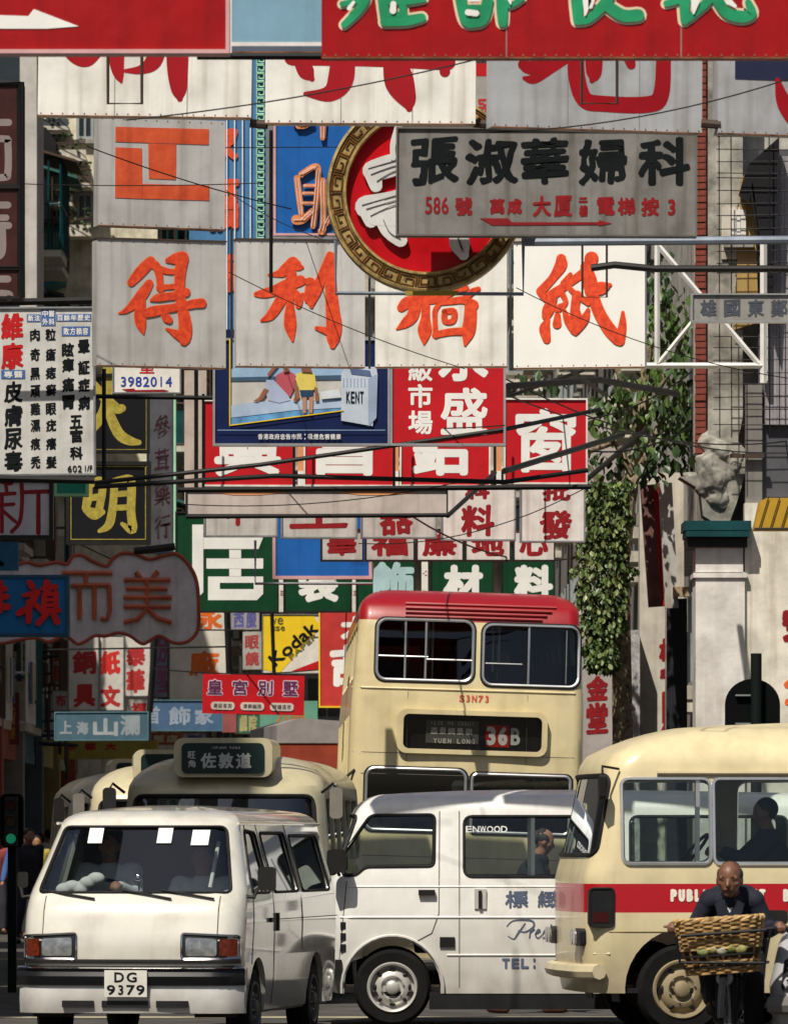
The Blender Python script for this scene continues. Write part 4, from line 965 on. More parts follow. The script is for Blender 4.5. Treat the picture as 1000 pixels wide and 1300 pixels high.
for i in range(N):
    a0 = 2 * math.pi * i / N; da = 2 * math.pi / N
    kk = key if i % 2 else [[(1 - p, 1 - q) for p, q in st] for st in key]
    for st in kk:
        for (p, q), (p2, q2) in zip(st, st[1:]):
            A = pol(a0 + da * p, .855 + .1 * q); B = pol(a0 + da * p2, .855 + .1 * q2)
            mb.tube([(A[0], -.075, A[1]), (B[0], -.075, B[1])], .0062, 5)
tag(mb.build('fretwork', mat('dark_gilt', (.16, .07, .015), rough=.6, var=.4, scale=20), e), kind='stuff')
def med(sts, m, nm, th, off=0, grow=0):
    mb = MB()
    for i, st in enumerate(sts):
        stroke_mb(mb, [(((a / 3.7 + 400) - 541) * sc, -((b / 3.7 + 150) - 245) * sc, (w_ + grow) / 3.7 * sc) for a, b, w_ in st], -.02 - off - i * .001, th)
    return mb.build(nm, m, e)
ms = [[(420, 205, 80), (340, 230, 90), (270, 250, 80)], [(270, 255, 70), (285, 320, 45)], [(440, 370, 80), (360, 395, 80), (240, 420, 90)], [(240, 420, 70), (262, 485, 50)], [(300, 420, 60), (340, 520, 60), (400, 575, 50)], [(470, 440, 70), (380, 470, 60), (280, 480, 40)],
      [(660, 520, 40), (678, 590, 80), (696, 645, 36)], [(400, 20, 20), (366, 120, 10), (366, 190, 10)]]
med(ms, mat('silver_white_enamel', (.8, .8, .78), rough=.25, metal=.2, var=.1), 'raised_strokes', .05, 0, 16)
ln = [[(430, 190, 7), (345, 212, 7), (250, 240, 7)], [(430, 215, 7), (350, 235, 7), (262, 268, 7)], [(430, 232, 7), (350, 262, 7), (290, 300, 7)], [(440, 350, 7), (350, 375, 7), (220, 412, 7)], [(440, 372, 7), (350, 398, 7), (240, 430, 7)], [(440, 392, 7), (350, 420, 7), (260, 462, 7)],
      [(320, 480, 7), (350, 540, 7), (400, 570, 7)], [(668, 560, 10), (686, 610, 22), (694, 630, 5)]]
med([[(a_, b_, w_ * .45) for a_, b_, w_ in st_] for st_ in ln], mat('dark_grey_outline', (.1, .1, .1)), 'outline', .004, .052)
bar('grey steel cradle under the round gilt sign', [(426, 305, 45.98), (426, 372, 45.98), (664, 373, 45.98), (664, 300, 45.98)], .013, PIPE, square=True)
tag(MB().box((0, 0, 0), (.37, .05, .03)).build('bracket_plate', mat('ochre_paint', (.35, .26, .04), dirt=.4), None), 'ochre plate on the steel cradle below the round gilt sign', 'plate').location = P(548, 372, 45.93)
bar('black steel upright in front of the second square board', [(344, 165, 50), (344, 371, 50)], .014, BLKM, square=True)
# --- blue-grey pipe, white truss, small grey sign at the right
bar('blue-grey painted pipe running out of the right edge', [(664, 307, 46.3), (1040, 304, 46.3)], .03, PIPE, name='steel_pipe', cat='pipe')
bar('thin steel bracket hanging in front of the brightest white board', [(739, 308, 50), (739, 377, 50), (770, 377, 50), (770, 308, 50)], .009, IRON, square=True, group='steel hanging brackets')
bar('thick black bar tapering out over the brightest white board', [(750, 340, 49.2), (780, 336, 49.2), (830, 341, 49.2), (1040, 341, 49.2)], .027, BLKM, name='black_bar', cat='bar')
e = thing('steel_truss', 'white steel triangle truss beside the brightest white board', 'truss', P(895, 390, 53), (0, 0, 0))
c0 = P(895, 390, 53)
for a, b, r_ in (((834, 310), (834, 462), .022), ((834, 310), (963, 462), .022), ((818, 464), (970, 464), .024), ((969, 300), (969, 486), .028), ((834, 463), (884, 402), .018)):
    MB().tube([P(*a, 53) - c0, P(*b, 53) - c0], r_, 4).build('strut', WSTL, e)
s = Sign('small grey tin sign with four dark characters, right edge', (878, 373, 1030, 408), 51, mat('grey_tin', (.3, .29, .27), dirt=.6, streak=.5), ALU, 2, group=G)
s.row('雄國東鄭', 884, 380, 1004, 402, mat('faded_ink', (.07, .08, .1)), .7, .03, .3)
# --- blue neon boards behind
D6 = 76
s = Sign('striped blue board with neon tubes and a mint key border', (240, 60, 338, 420), D6, mat('neon_board_blue', (.07, .2, .4), streak=.2), None, group=G)
for u in (288, 298, 308, 318):
    mb = MB(); x, z = s.X(u, 420); x2, z2 = s.X(u, 60); mb.tube([(x, -.03, z), (x2, -.03, z2)], .0085, 6); mb.build('neon_tube', TUBE, s.e, True)
mb = MB(); v = 62
while v < 420:
    for a, b in (((326, v), (335, v)), ((335, v), (335, v + 6)), ((335, v + 6), (329, v + 6)), ((329, v + 6), (329, v + 3)), ((326, v), (326, v + 9)), ((326, v + 9), (335, v + 9))):
        A, B = s.X(*a), s.X(*b); mb.tube([(A[0], -.02, A[1]), (B[0], -.02, B[1])], .008, 4)
    v += 10.5
tag(mb.build('key_border', MINT, s.e), kind='stuff')
s.y = -.02
for i, (t, a, b) in enumerate((('家', 160, 205), ('福', 226, 292), ('商', 318, 372))):
    s.text(t, 258, a, 303, b, mat('vermilion_letter', (.75, .09, .03), var=.2, scale=9), 3., .05)
MB().bx(s.x1, s.x1 + .1, -.04, .2, -s.z1, s.z1).build('side_case', GSTEEL, s.e)
s = Sign('cobalt blue board with an orange neon character left of the round sign', (348, 60, 470, 298), D6 - .4, BLUE, PINK, 3, group=G)
s.y = -.03
MB().bx(-s.x1, s.x1, -.03, .1, -s.z1 - .07, -s.z1 - .02).build('bottom_case', GSTEEL, s.e)
st = [[(605, 540, 50), (625, 700, 50), (640, 830, 40)], [(640, 510, 50), (740, 450, 50), (775, 480, 45), (760, 700, 45), (735, 920, 45)], [(670, 600, 30), (740, 600, 30)], [(660, 660, 28), (730, 660, 28)], [(650, 740, 30), (730, 740, 30)],
      [(730, 800, 50), (650, 870, 60), (600, 870, 80)], [(810, 560, 50), (815, 900, 50), (800, 960, 60)], [(880, 500, 50), (880, 820, 50), (840, 900, 40)], [(620, 120, 60), (680, 110, 60)], [(812, 80, 56), (810, 220, 40)], [(590, 95, 40), (650, 125, 50), (730, 95, 30)]]
s.strokes(st, mat('neon_orange_ground', (.72, .27, .1), var=.2), (280, 140), 6.25, 0, 'letter', .02)
mb = MB()
for q in st[:8] + st[9:]:
    for sd_ in (-1, 1):
        pp = []
        for i, (a, b, w_) in enumerate(q):
            x, z = s.X((a + sd_ * w_ * .24) / 6.25 + 280, b / 6.25 + 140); pp.append((x, -.065, z))
        mb.tube(pp, .005, 4)
tag(mb.build('neon_tube', mat('pale_pink_tube', (.85, .65, .6), rough=.2), s.e), kind='stuff')
# --- cigarette billboard and red market board
D7 = 60
s = Sign('navy cigarette billboard with a seaside couple and a white pack', (271, 430, 494, 565), D7, NAVY, ALU, 3, group=G)
x = s
pic = mat('poster_sea', (.12, .33, .6), var=.3, scale=6)
s.poly([(292, 430), (436, 430), (436, 521), (292, 540)], mat('poster_sand', (.52, .5, .46)), 'poster_field')
s.y -= .004; s.poly([(292, 430), (436, 430), (436, 482), (292, 484)], mat('poster_sky', (.3, .45, .62)), 'poster_field')
s.y -= .004; s.poly([(292, 515), (436, 506), (436, 521), (292, 540)], pic, 'poster_field'); s.poly([(292, 479), (440, 476), (440, 482), (292, 484)], mat('poster_far_shore', (.05, .1, .16)), 'poster_field')
s.y -= .004
def pp(*q): return [(a / 4.255 + 265, b / 4.255 + 460) for a, b in q]
s.poly(pp((110, 235), (250, 215), (450, 205), (715, 205), (715, 245), (450, 260), (250, 285), (110, 300)), mat('poster_boat', (.4, .5, .65)), 'poster_boat'); s.y -= .004
for q, nm, cc in ((((365, 70), (400, 50), (440, 50), (465, 65), (470, 120), (440, 185), (375, 160), (360, 110)), 'poster_pink_shirt', (.5, .09, .12)),
                  (((310, 95), (350, 95), (430, 180), (440, 205), (380, 220), (320, 205), (305, 150)), 'poster_pale_trousers', (.4, .46, .62)),
                  (((475, 60), (520, 50), (570, 60), (585, 140), (545, 155), (490, 150), (468, 90)), 'poster_yellow_shirt', (.72, .58, .12)),
                  (((495, 150), (562, 150), (562, 180), (530, 192), (495, 182)), 'poster_shorts', (.02, .05, .1)),
                  (((300, 140), (325, 150), (290, 200), (260, 215), (240, 210), (270, 190)), 'poster_skin', (.28, .11, .06)),
                  (((350, 20), (380, 5), (370, 25), (340, 60), (320, 85), (318, 60)), 'poster_skin_arm', (.28, .11, .06)),
                  (((505, 190), (528, 190), (525, 275), (508, 275)), 'poster_leg', (.45, .23, .14)), (((542, 190), (565, 185), (560, 275), (540, 275)), 'poster_leg', (.45, .23, .14)),
                  (((455, 100), (475, 110), (490, 190), (470, 215), (455, 205), (468, 180)), 'poster_arm', (.3, .12, .06)), (((570, 130), (585, 140), (595, 210), (575, 210)), 'poster_arm', (.42, .2, .12)),
                  (((400, 20), (430, 18), (435, 50), (405, 55)), 'poster_head', (.25, .1, .06)), (((500, 15), (545, 15), (560, 55), (500, 50)), 'poster_head', (.3, .16, .1)),
                  (((600, 160), (700, 145), (715, 190), (610, 200)), 'poster_boat_rail', (.62, .66, .7))):
    s.poly(pp(*q), mat(nm, cc), nm, .002); s.y -= .0015
s.y = -.02
PK = mat('poster_pack_white', (.5, .56, .64), rough=.35)
s.poly(pp((715, 60), (740, 20), (905, 25), (912, 85), (885, 345), (715, 315)), PK, 'cigarette_pack'); s.y -= .004
s.poly(pp((860, 90), (912, 60), (905, 300), (862, 348)), mat('poster_pack_side', (.3, .37, .5)), 'pack_side'); s.poly(pp((760, 30), (870, 45), (880, 78), (770, 65)), mat('pack_foil', (.09, .13, .25)), 'pack_foil')
for k in range(7): s.poly(pp((725 + k * 19, 85), (731 + k * 19, 85), (731 + k * 19, 135), (725 + k * 19, 132)), MATS['poster_pack_side'], 'pack_flute', .002)
s.y -= .004
s.row('KENT', 439, 497, 462, 512, INK, .25, 0, .15)
s.poly([(291, 541), (436, 522), (436, 520.6), (291, 539.6)], YEL, 'gold_rule'); s.poly([(291, 430), (292.5, 430), (292.5, 540), (291, 540)], YEL, 'gold_rule')
s.print_([('香港政府忠告市民：吸煙危害健康', 327, 551, 433, 558)], WTX, .12)
s.rect(276, 545.8, 489, 546.6, MATS['poster_sky'], 'rule')
s = Sign('red market board with white characters beside the cigarette billboard', (496, 430, 641, 565), D7, REDB, ALU, 3, group=G)
s.row('級市場', 518, 452, 549, 553, WTX, .9, 0, .1, True); s.text('永', 556, 412, 620, 484, WTX, 2.2); s.text('盛', 559, 492, 619, 552, WTX, 1.7)
# --- row of red boards with white block characters
G4 = 'row of red boards with white block characters'
for rc, t, tr, lb in (((258, 508, 374, 617), '興', (272, 540, 357, 605), 'red board with a white character under the billboard, left end of the red row'),
                      ((386, 508, 500, 617), '昌', (401, 540, 473, 604), 'red board with a wide white character, second of the red row'),
                      ((508, 508, 622, 617), '鋁', (522, 535, 594, 604), 'red board with a white character under the market board, third of the red row'),
                      ((640, 506, 745, 614), '窗', (654, 518, 731, 600), 'red board fully in view with a white character, right end of the red row')):
    s = Sign(lb, rc, 65, REDB, WHITE, 2.2, roll=.2, group=G4); s.text(t, *tr, WTX, 2.2 if t == '窗' else 2.8)
for u in (261, 376, 503, 631):
    bar('dark steel upright of the red row at ' + {261: 'its left end', 376: 'the second board', 503: 'the third board', 631: 'the last board'}[u], [(u - 3, 500, 64.6), (u - 3, 622, 64.6)], .014, BLKM, square=True, group='uprights of the red row')
for u in (378, 497, 627):
    s = Sign('narrow orange and white strip between boards of the red row at ' + {378: 'its left', 497: 'its middle', 627: 'its right'}[u], (u, 560, u + 9, 617), 66, mat('salmon_paint', (.75, .32, .14)), None, group='orange strips of the red row')
    s.rect(u, 598, u + 9, 617, WTX)
# --- long pale light-box and the rows beneath it
s = Sign('long pale board with orange feet of letters below the red row', (236, 622, 568, 654), 62, mat('yellowed_plastic', (.56, .49, .45), rough=.4, streak=.4, dirt=.2), BLKM, 2, group=G)
for a, b in ((272, 365), (432, 530)):
    s.poly([(a, 624), (b, 624), (b - 10, 626), (b - 35, 628.5), (a + 25, 628.5), (a + 6, 626)], MATS['salmon_paint'])
D8 = 71
G5 = 'row of pale boards with crimson characters'
M5 = mat('shaded_stained_pale_board', (.52, .5, .47), streak=.6, dirt=.4)  # darker left boards: shade of the long board put into the colour
M5b = mat('bright_pale_board', (.68, .66, .62), streak=.5, dirt=.2)
for rc, t, tr, lb, mm in (((259, 610, 352, 681), '中', (286, 630, 318, 668), 'stained, shade-darkened pale board almost hidden under the long pale board, left end', M5),
                      ((357, 610, 453, 683), '工', (367, 636, 441, 671), 'pale board showing the foot of a wide crimson character', M5),
                      ((458, 610, 554, 683), '器', (481, 634, 525, 679), 'pale board with a boxy crimson character below the black frame', M5),
                      ((560, 612, 654, 686), '料', (585, 641, 628, 681), 'brighter pale board with a crimson character, left of the last board', M5b),
                      ((660, 612, 742, 688), '發', (685, 648, 726, 685), 'bright pale board touching the leaves, right end of the crimson row', M5b)):
    s = Sign(lb, rc, D8, mm, GSTEEL, 2, group=G5); s.text(t, *tr, CRIM, 1.6, .03)
    if t == '料': s.text('科', 590, 612, 622, 634, CRIM, 1.4, .03)
    if t == '發': s.text('批', 688, 612, 724, 636, CRIM, 1.4, .03)
D9 = 73
G6 = 'lower row of small grey boards with red characters'
for i, (t, a, b, m_) in enumerate((('華', 407, 461, M5), ('福', 463, 526, M5), ('廉', 528, 588, M5b), ('地', 590, 648, M5b), ('心', 651, 704, M5b))):
    s = Sign('small grey board with the foot of a red character, %s of the lower row' % ('leftmost', 'second', 'middle', 'fourth', 'rightmost')[i], (a, 672, b, 712), D9, m_, BLKM, 2, group=G6)
    s.text(t, a + 8, 676, b - 8, 706, CRIM, 1.6, .03)
s = Sign('plain blue board with a pink frame above the green boards', (347, 640, 471, 734), 77, BLUE, PINK, 4, group=G)
bar('grey steel hoop round the blue pink-framed board', [(324, 686, 76), (324, 741, 76), (473, 741, 76), (473, 715, 76)], .016, GSTEEL, square=True)
# --- green boards
G7 = 'green boards with white block characters'
s = Sign('largest green board with a huge white block character', (223, 650, 353, 777), 84, GREEN, BLKM, 2, group=G7)
WT = WTX
for q in (((244, 666), (258, 666), (258, 752), (250, 760), (240, 762), (240, 746), (244, 744)), ((258.3, 682), (334, 682), (328, 697), (258.3, 697)), ((262, 709), (334, 709), (334, 722), (262, 722)),
          ((291, 698), (306, 698), (306, 708.7), (291, 708.7)), ((291, 722.3), (306, 722.3), (306, 731.7), (291, 731.7))): s.poly(q, WT, 'letter_stroke')
x0 = [s.X(a, b) for a, b in ((264, 732), (334, 732), (334, 754), (326, 762), (264, 762))]; h0 = [s.X(a, b) for a, b in ((279, 740), (322, 740), (322, 748), (279, 748))]
MB().prism(x0, s.y - .003, s.y, 'y', [h0]).build('letter_stroke', WT, s.e)
for rc, t, tr, lb in (((360, 690, 446, 777), '裝', (378, 708, 430, 765), 'green board with a white character half hidden by the blue board'),
                      ((452, 690, 527, 777), '飾', (470, 713, 526, 764), 'green board with a pale blue character behind the red bus roof'),
                      ((546, 690, 626, 777), '材', (562, 717, 613, 764), 'green board with a white character, centre of those over the bus roof'),
                      ((636, 690, 704, 777), '料', (652, 717, 702, 762), 'green board with a white character at the right over the bus roof')):
    s = Sign(lb, rc, 84, GREEN, BLKM, 2, group=G7); s.text(t, *tr, mat('pale_blue_letter', (.4, .58, .6)) if t == '飾' else WT, 2.6)
for u in (356, 449, 537):
    s = Sign('thin white strip with red marks beside a green board at ' + {356: 'the left', 449: 'the middle', 537: 'the right'}[u], (u - 2, 712, u + 6, 777), 85, WHITE, None, group='white strips between the green boards')
    s.print_([('一二', u - 1, 725, u + 5, 731), ('三', u - 1, 750, u + 4, 756)], CRIM, .3)

# ================================================================== left side signs
for i, (v0, v1, t) in enumerate(((105, 235, '酒'), (237, 340, '時'), (340, 378, '百'))):
    s = Sign('dark brown box sign with dull grey characters, %s of the stack at the left edge' % ('top', 'middle', 'bottom')[i], (-110, v0, 28, v1), 50, BRWN, BLKM, 3, th=.3, group='dark brown box signs at the left edge')
    gm = mat('dull_grey_letter', (.24, .2, .19))
    if i == 0: s.strokes([[(-60, 155, 9), (0, 155, 9), (11, 155, 9)], [(-40, 176, 9), (6, 176, 9), (10, 182, 9), (10, 218, 9), (4, 225, 9), (-40, 225, 9)], [(-40, 200, 8), (-6, 200, 8), (-3, 200, 8)]], gm)
    elif i == 1: s.strokes([[(-60, 260, 9), (10, 260, 9)], [(-60, 276, 8), (8, 276, 8)], [(-60, 286, 9), (11, 286, 9)], [(3, 290, 9), (3, 318, 9), (-4, 326, 9), (-20, 326, 9)]], gm)
    else: s.strokes([[(-60, 354, 9), (10, 354, 9)], [(-40, 372, 8), (8, 372, 8), (12, 378, 8)]], gm)
s = Sign('white clinic board covered in columns of brush characters', (-14, 390, 120, 603), 56, mat('clinic_white', (.6, .59, .56), streak=.3, dirt=.25), GSTEEL, 2.2, roll=-.3, group=G)
def cl(x, y): return (x / 5.776, y / 5.776 + 385)
def col_(t, x0, x1, ys, h, m, b=.8):
    for ch_, y in zip(t, ys):
        a = cl(x0, y); c_ = cl(x1, y + h); s.text(ch_, a[0], a[1], c_[0], c_[1], m, b, .045)
col_('維康', 10, 175, (70, 285), 195, mat('red_ink', (.5, .01, .01)), 1.3)
col_('皮膚尿毒', 28, 165, (572, 745, 915, 1080), 155, INK, 1.0)
col_('肉奇黑頑雞濕痕禿', 222, 295, (185, 330, 470, 600, 730, 850, 985, 1120), 92, INK, .55)
col_('粒瘡痣癬眼疣癢髮', 335, 412, (185, 330, 465, 590, 730, 850, 985, 1120), 92, INK, .55)
col_('眩癉痛胃', 455, 545, (290, 400, 545, 675), 105, INK, .8)
col_('暈証症病', 572, 660, (265, 420, 550, 680), 105, INK, .8)
col_('五官科', 510, 605, (820, 925, 1050), 100, INK, .8)
bm_ = mat('blue_ink_field', (.06, .14, .38))
for q in ((200, 80, 300, 135), (305, 45, 410, 165), (415, 80, 672, 132), (455, 170, 662, 240), (10, 488, 185, 552)):
    a, b = cl(q[0], q[1]), cl(q[2], q[3]); s.rect(a[0], a[1], b[0], b[1], bm_, 'blue_panel')
s.y -= .004
s.print_([('新法', *cl(205, 85), *cl(298, 130)), ('中醫', *cl(310, 50), *cl(405, 100)), ('外科', *cl(310, 110), *cl(405, 160)), ('百餘年歷史', *cl(418, 85), *cl(668, 128)), ('敗方賴容', *cl(465, 180), *cl(652, 232)), ('專醫', *cl(25, 496), *cl(172, 545))], WTX, .2)
s.print_([('602', *cl(490, 1190), *cl(600, 1240)), ('1/F', *cl(612, 1190), *cl(675, 1235))], INK, .2)
s = Sign('small white board with a blue telephone number', (143, 440, 229, 499), 58, mat('small_sign_white', (.75, .72, .66)), GSTEEL, 1.5, group=G)
s.row('3982014', 152, 478, 219, 491, mat('blue_number', (.02, .05, .3)), .35, 0, .15); s.poly([(155, 494), (170, 493), (172, 495), (208, 494.5), (214, 496), (208, 497.5), (162, 497.5)], CRIM, 'arrow'); s.text('至', 177, 462, 196, 474, mat('red_ink', (.5, .01, .01)), .5)
G8 = 'black boards with gold brush characters'
s = Sign('black board with a gold wide-legged character behind the clinic board', (60, 478, 186, 571), 67, mat('lacquer_black', (.012, .012, .014), rough=.3), GOLD, 1, group=G8); MB().prism([(-s.x1 - .03, -s.z1 - .03), (s.x1 + .03, -s.z1 - .03), (s.x1 + .03, s.z1 + .03), (-s.x1 - .03, s.z1 + .03)], -.03, .16, 'y', [[(-s.x1 + .0, -s.z1 + .0), (s.x1 - .0, -s.z1 + .0), (s.x1 - .0, s.z1 - .0), (-s.x1 + .0, s.z1 - .0)]]).build('outer_frame', BLKM, s.e)
s.strokes([[(300, 560, 30), (420, 690, 40), (455, 700, 30)], [(400, 560, 40), (392, 700, 40), (330, 790, 34), (280, 820, 20)], [(400, 700, 34), (440, 790, 40), (480, 820, 36), (518, 828, 20)]], GOLD, (0, 280), 2.94)
s = Sign('black board with a gold sun-and-moon character', (90, 592, 185, 685), 67, MATS['lacquer_black'], GOLD, 1, group=G8); MB().prism([(-s.x1 - .05, -s.z1 - .05), (s.x1 + .05, -s.z1 - .05), (s.x1 + .05, s.z1 + .05), (-s.x1 - .05, s.z1 + .05)], -.03, .16, 'y', [[(-s.x1 - .01, -s.z1 - .01), (s.x1 + .01, -s.z1 - .01), (s.x1 + .01, s.z1 + .01), (-s.x1 - .01, s.z1 + .01)]]).build('outer_frame', BLKM, s.e)
s.strokes([[(450, 60, 40), (445, 130, 46), (435, 180, 40)], [(455, 60, 40), (510, 40, 40), (520, 90, 40), (500, 200, 40)], [(450, 130, 34), (520, 120, 34)], [(440, 190, 40), (480, 210, 60), (520, 200, 30)],
           [(580, 50, 40), (575, 150, 40), (555, 260, 44), (505, 297, 20)], [(580, 45, 36), (650, 30, 40), (668, 60, 44), (665, 200, 44), (672, 290, 46), (620, 260, 20)], [(580, 110, 30), (660, 105, 30)], [(575, 180, 30), (660, 175, 30)]], GOLD, (0, 600), 4)
s = Sign('grey board with a plain red character in a black frame, left edge', (-60, 609, 66, 683), 60, mat('mid_grey_board', (.5, .48, .5), dirt=.3), BLKM, 5, group=G)
s.strokes([[(-40, 30, 20), (40, 55, 20), (60, 52, 20)], [(30, 60, 20), (36, 110, 18)], [(-60, 115, 20), (75, 105, 20)], [(-60, 170, 18), (70, 160, 18)], [(10, 120, 20), (10, 300, 20)], [(10, 190, 18), (80, 250, 18)],
           [(110, 60, 22), (112, 150, 20), (100, 250, 20), (60, 300, 20)], [(110, 100, 20), (245, 95, 22)], [(195, 110, 22), (195, 305, 24)]], CRIM, (0, 600), 4)
s = Sign('small green box sign wedged behind the clinic board', (70, 596, 111, 629), 61, mat('jade_green', (.02, .22, .14)), mat('pale_green_frame', (.25, .5, .27)), 3.5, group=G)
s.poly([(81, 609), (86, 609), (83.5, 614)], WTX, 'mark')
s = Sign('dark blue blank board at the left edge above the blue board', (-60, 688, 23, 724), 72, mat('deep_blue_board', (.02, .1, .19)), None, group=G)
s.strokes([[(-20, 700, 6), (0, 715, 6), (3, 716, 5)]], INK)
s = Sign('blue board with raised scarlet characters at the left edge', (-90, 731, 86, 807), 76, mat('strong_blue_board', (.015, .17, .42)), mat('dark_blue_edge', (.03, .1, .17)), 4, th=.3, group=G)
sc_ = mat('scarlet_raised', (.75, .02, .02), rough=.4)
s.y = -.01
s.strokes([[(150, 560, 30), (165, 580, 34)], [(120, 625, 20), (190, 610, 36)], [(185, 610, 36), (150, 680, 36), (95, 715, 30)], [(150, 660, 34), (145, 755, 30)], [(180, 670, 26), (200, 690, 26)],
           [(238, 560, 36), (240, 600, 40)], [(215, 590, 22), (280, 580, 30)], [(225, 620, 26), (222, 700, 26)], [(285, 610, 28), (285, 700, 28)], [(225, 620, 22), (285, 615, 22)], [(225, 648, 20), (285, 645, 20)], [(225, 675, 20), (285, 672, 20)],
           [(215, 705, 30), (300, 700, 26)], [(240, 715, 30), (195, 765, 30)], [(270, 715, 30), (290, 758, 34)], [(-60, 600, 30), (25, 590, 30)], [(-60, 640, 30), (35, 630, 30)], [(-60, 690, 30), (40, 682, 34)], [(0, 560, 34), (0, 700, 30)]], sc_, (0, 600), 4, 0, 'letter', .03)
# cloud-shaped neon board
D10 = 80
e = thing('cloud_shaped_sign', 'cloud-outlined grey board with red neon characters and a scalloped red rim', 'shop sign', P(125, 760, D10), (0, 0, 0), G)
sc = D10 / F; c0 = (125, 760)
def cz(a, b): return ((a / 4 - c0[0]) * sc, -((b / 4 + 600) - c0[1]) * sc)
out = [(-300, 460), (-200, 430), (-120, 470), (-40, 440), (60, 470), (140, 455), (200, 470), (290, 455), (340, 465), (370, 425), (420, 420), (470, 450), (540, 475), (570, 440), (620, 410), (690, 415), (760, 440), (840, 420), (900, 415), (960, 470), (1000, 560),
       (1010, 720), (1000, 810), (950, 860), (880, 865), (810, 830), (760, 855), (720, 870), (660, 830), (600, 815), (540, 830), (480, 830), (430, 860), (390, 870), (330, 830), (250, 860), (180, 840), (100, 850), (0, 870), (-100, 850), (-200, 860), (-300, 840)]
sp = [p for p in spline(out + [out[0]], 4)][:-1]
MB().prism([cz(*p) for p in sp], 0, .18).build('panel', mat('overcast_grey_board', (.68, .66, .68), dirt=.3, streak=.3), e)
mb = MB(); mb.tube([(cz(*p)[0], -.01, cz(*p)[1]) for p in sp], .024, 6, True); mb.build('scalloped_rim', mat('rust_red_edge', (.42, .09, .05), var=.2), e, True)
mb = MB(); MBs = [[(315, 510), (570, 510)], [(440, 512), (435, 570)], [(365, 575), (365, 575), (560, 570)], [(405, 575), (405, 745)], [(480, 575), (480, 745)], [(555, 575), (558, 700), (545, 745), (510, 742)], [(690, 505), (715, 535)], [(802, 500), (775, 535)],
                  [(630, 545), (865, 545)], [(640, 588), (850, 590)], [(628, 634), (872, 634)], [(628, 680), (868, 682)], [(748, 548), (748, 690), (700, 745), (630, 760)], [(748, 690), (800, 740), (872, 762)]]
for q in MBs: mb.tube([(cz(*p)[0], -.025, cz(*p)[1]) for p in q], .032, 6)
mb.build('neon_letter', mat('rust_red_tube', (.55, .13, .06), rough=.4, var=.2), e, True)
# ================================================================== far signs down the street
def far(lb, rc, D, face, items, frame=None, fw=1.5, print_=(), **k):
    s = Sign(lb, rc, D, face, frame, fw, group='far signs down the street', yaw=rnd.uniform(-14, 14), **k)
    for it in items: s.text(*it)
    return s
FW = mat('far_board_white', (.6, .57, .52), dirt=.4)
FR = mat('far_red_letter', (.42, .03, .03)); FO = mat('far_orange_letter', (.8, .16, .03))
far('narrow far board with two stacked red characters beside the twin one', (87, 806, 125, 902), 110, FW, [('銅', 92, 826, 122, 856, FR, 1.4, .03), ('具', 93, 869, 121, 898, FR, 1.4, .03)], GSTEEL, 1)
far('far board reading down in bright red, right of the copper shop board', (126, 806, 157, 902), 110.1, FW, [('紙', 127, 826, 153, 857, mat('far_bright_red', (.6, .03, .02)), 1.4, .03), ('文', 127, 870, 153, 898, FR, 1.4, .03)], GSTEEL, 1)
far('slightly higher far board with two stacked crimson characters', (158, 800, 191, 884), 111, FW, [('泰', 160, 822, 185, 846, FR, 1.3, .03), ('華', 160, 850, 184, 880, FR, 1.3, .03)], GSTEEL, 1)
far('pale far board with the edge of a character below the crimson pair', (158, 888, 191, 906), 112, FW, [('福', 166, 892, 186, 912, FR, 1., .03)])
s = far('faded blue far board with white hill-shaped character', (69, 904, 189, 940), 104, mat('faded_teal_board', (.06, .12, .16), dirt=.3), [('上', 75, 915, 91, 932, mat('slate_letter', (.24, .28, .3)), .8), ('海', 97, 916, 112, 933, MATS['slate_letter'], .8), ('山', 118, 912, 150, 935, mat('grey_white_letter', (.3, .33, .34)), 1.2), ('瀾', 153, 908, 178, 934, MATS['slate_letter'], .9)], mat('teal_edge', (.08, .17, .2)))
far('steel blue far board with pale characters left of the red banner', (190, 889, 282, 928), 106, mat('steel_blue_board', (.07, .14, .25), dirt=.3), [('首', 186, 897, 203, 920, mat('pale_slate_letter', (.3, .36, .44)), .8, .03), ('飾', 214, 897, 242, 921, MATS['pale_slate_letter'], .9, .03), ('家', 247, 900, 271, 920, MATS['pale_slate_letter'], .9, .03)], mat('teal_edge', (.08, .17, .2)))
far('yellow far board with dark red letters above a grey van', (73, 940, 200, 964), 122, mat('mustard_board', (.42, .33, .07), dirt=.4), [('京', 84, 943, 96, 953, FR, .7), ('都', 107, 943, 122, 953, FR, .7), ('大', 133, 943, 148, 953, FR, .7)])
far('green far board with an orange scribbled script beside the red banner', (330, 890, 403, 935), 112, mat('far_mint_board', (.14, .34, .24), dirt=.2), [('公司', 350, 908, 386, 925, mat('dull_orange_letter', (.45, .2, .06)), .8, .06)])
far('white far board with bright orange characters behind the cloud sign', (215, 770, 292, 890), 118, mat('far_bright_white', (.78, .74, .64)), [('永', 250, 772, 282, 800, FO, 1.5, .04), ('廠', 240, 826, 278, 858, FO, 1.5, .04)], GSTEEL, 1)
s = Sign('red banner board with outlined purple characters and three pale pills', (257, 857, 386, 907), 98, REDB, None, roll=1.2, group='far signs down the street')
for i, t in enumerate('皇宮別墅'):
    a = 262 + i * 32; s.text(t, a, 863, a + 21, 884, mat('white_outline', (.7, .6, .7)), 1.5); s.y -= .004; s.text(t, a + 1, 864, a + 20, 883, mat('dark_purple_letter', (.12, .02, .08)), .5); s.y += .004
s.y -= .008
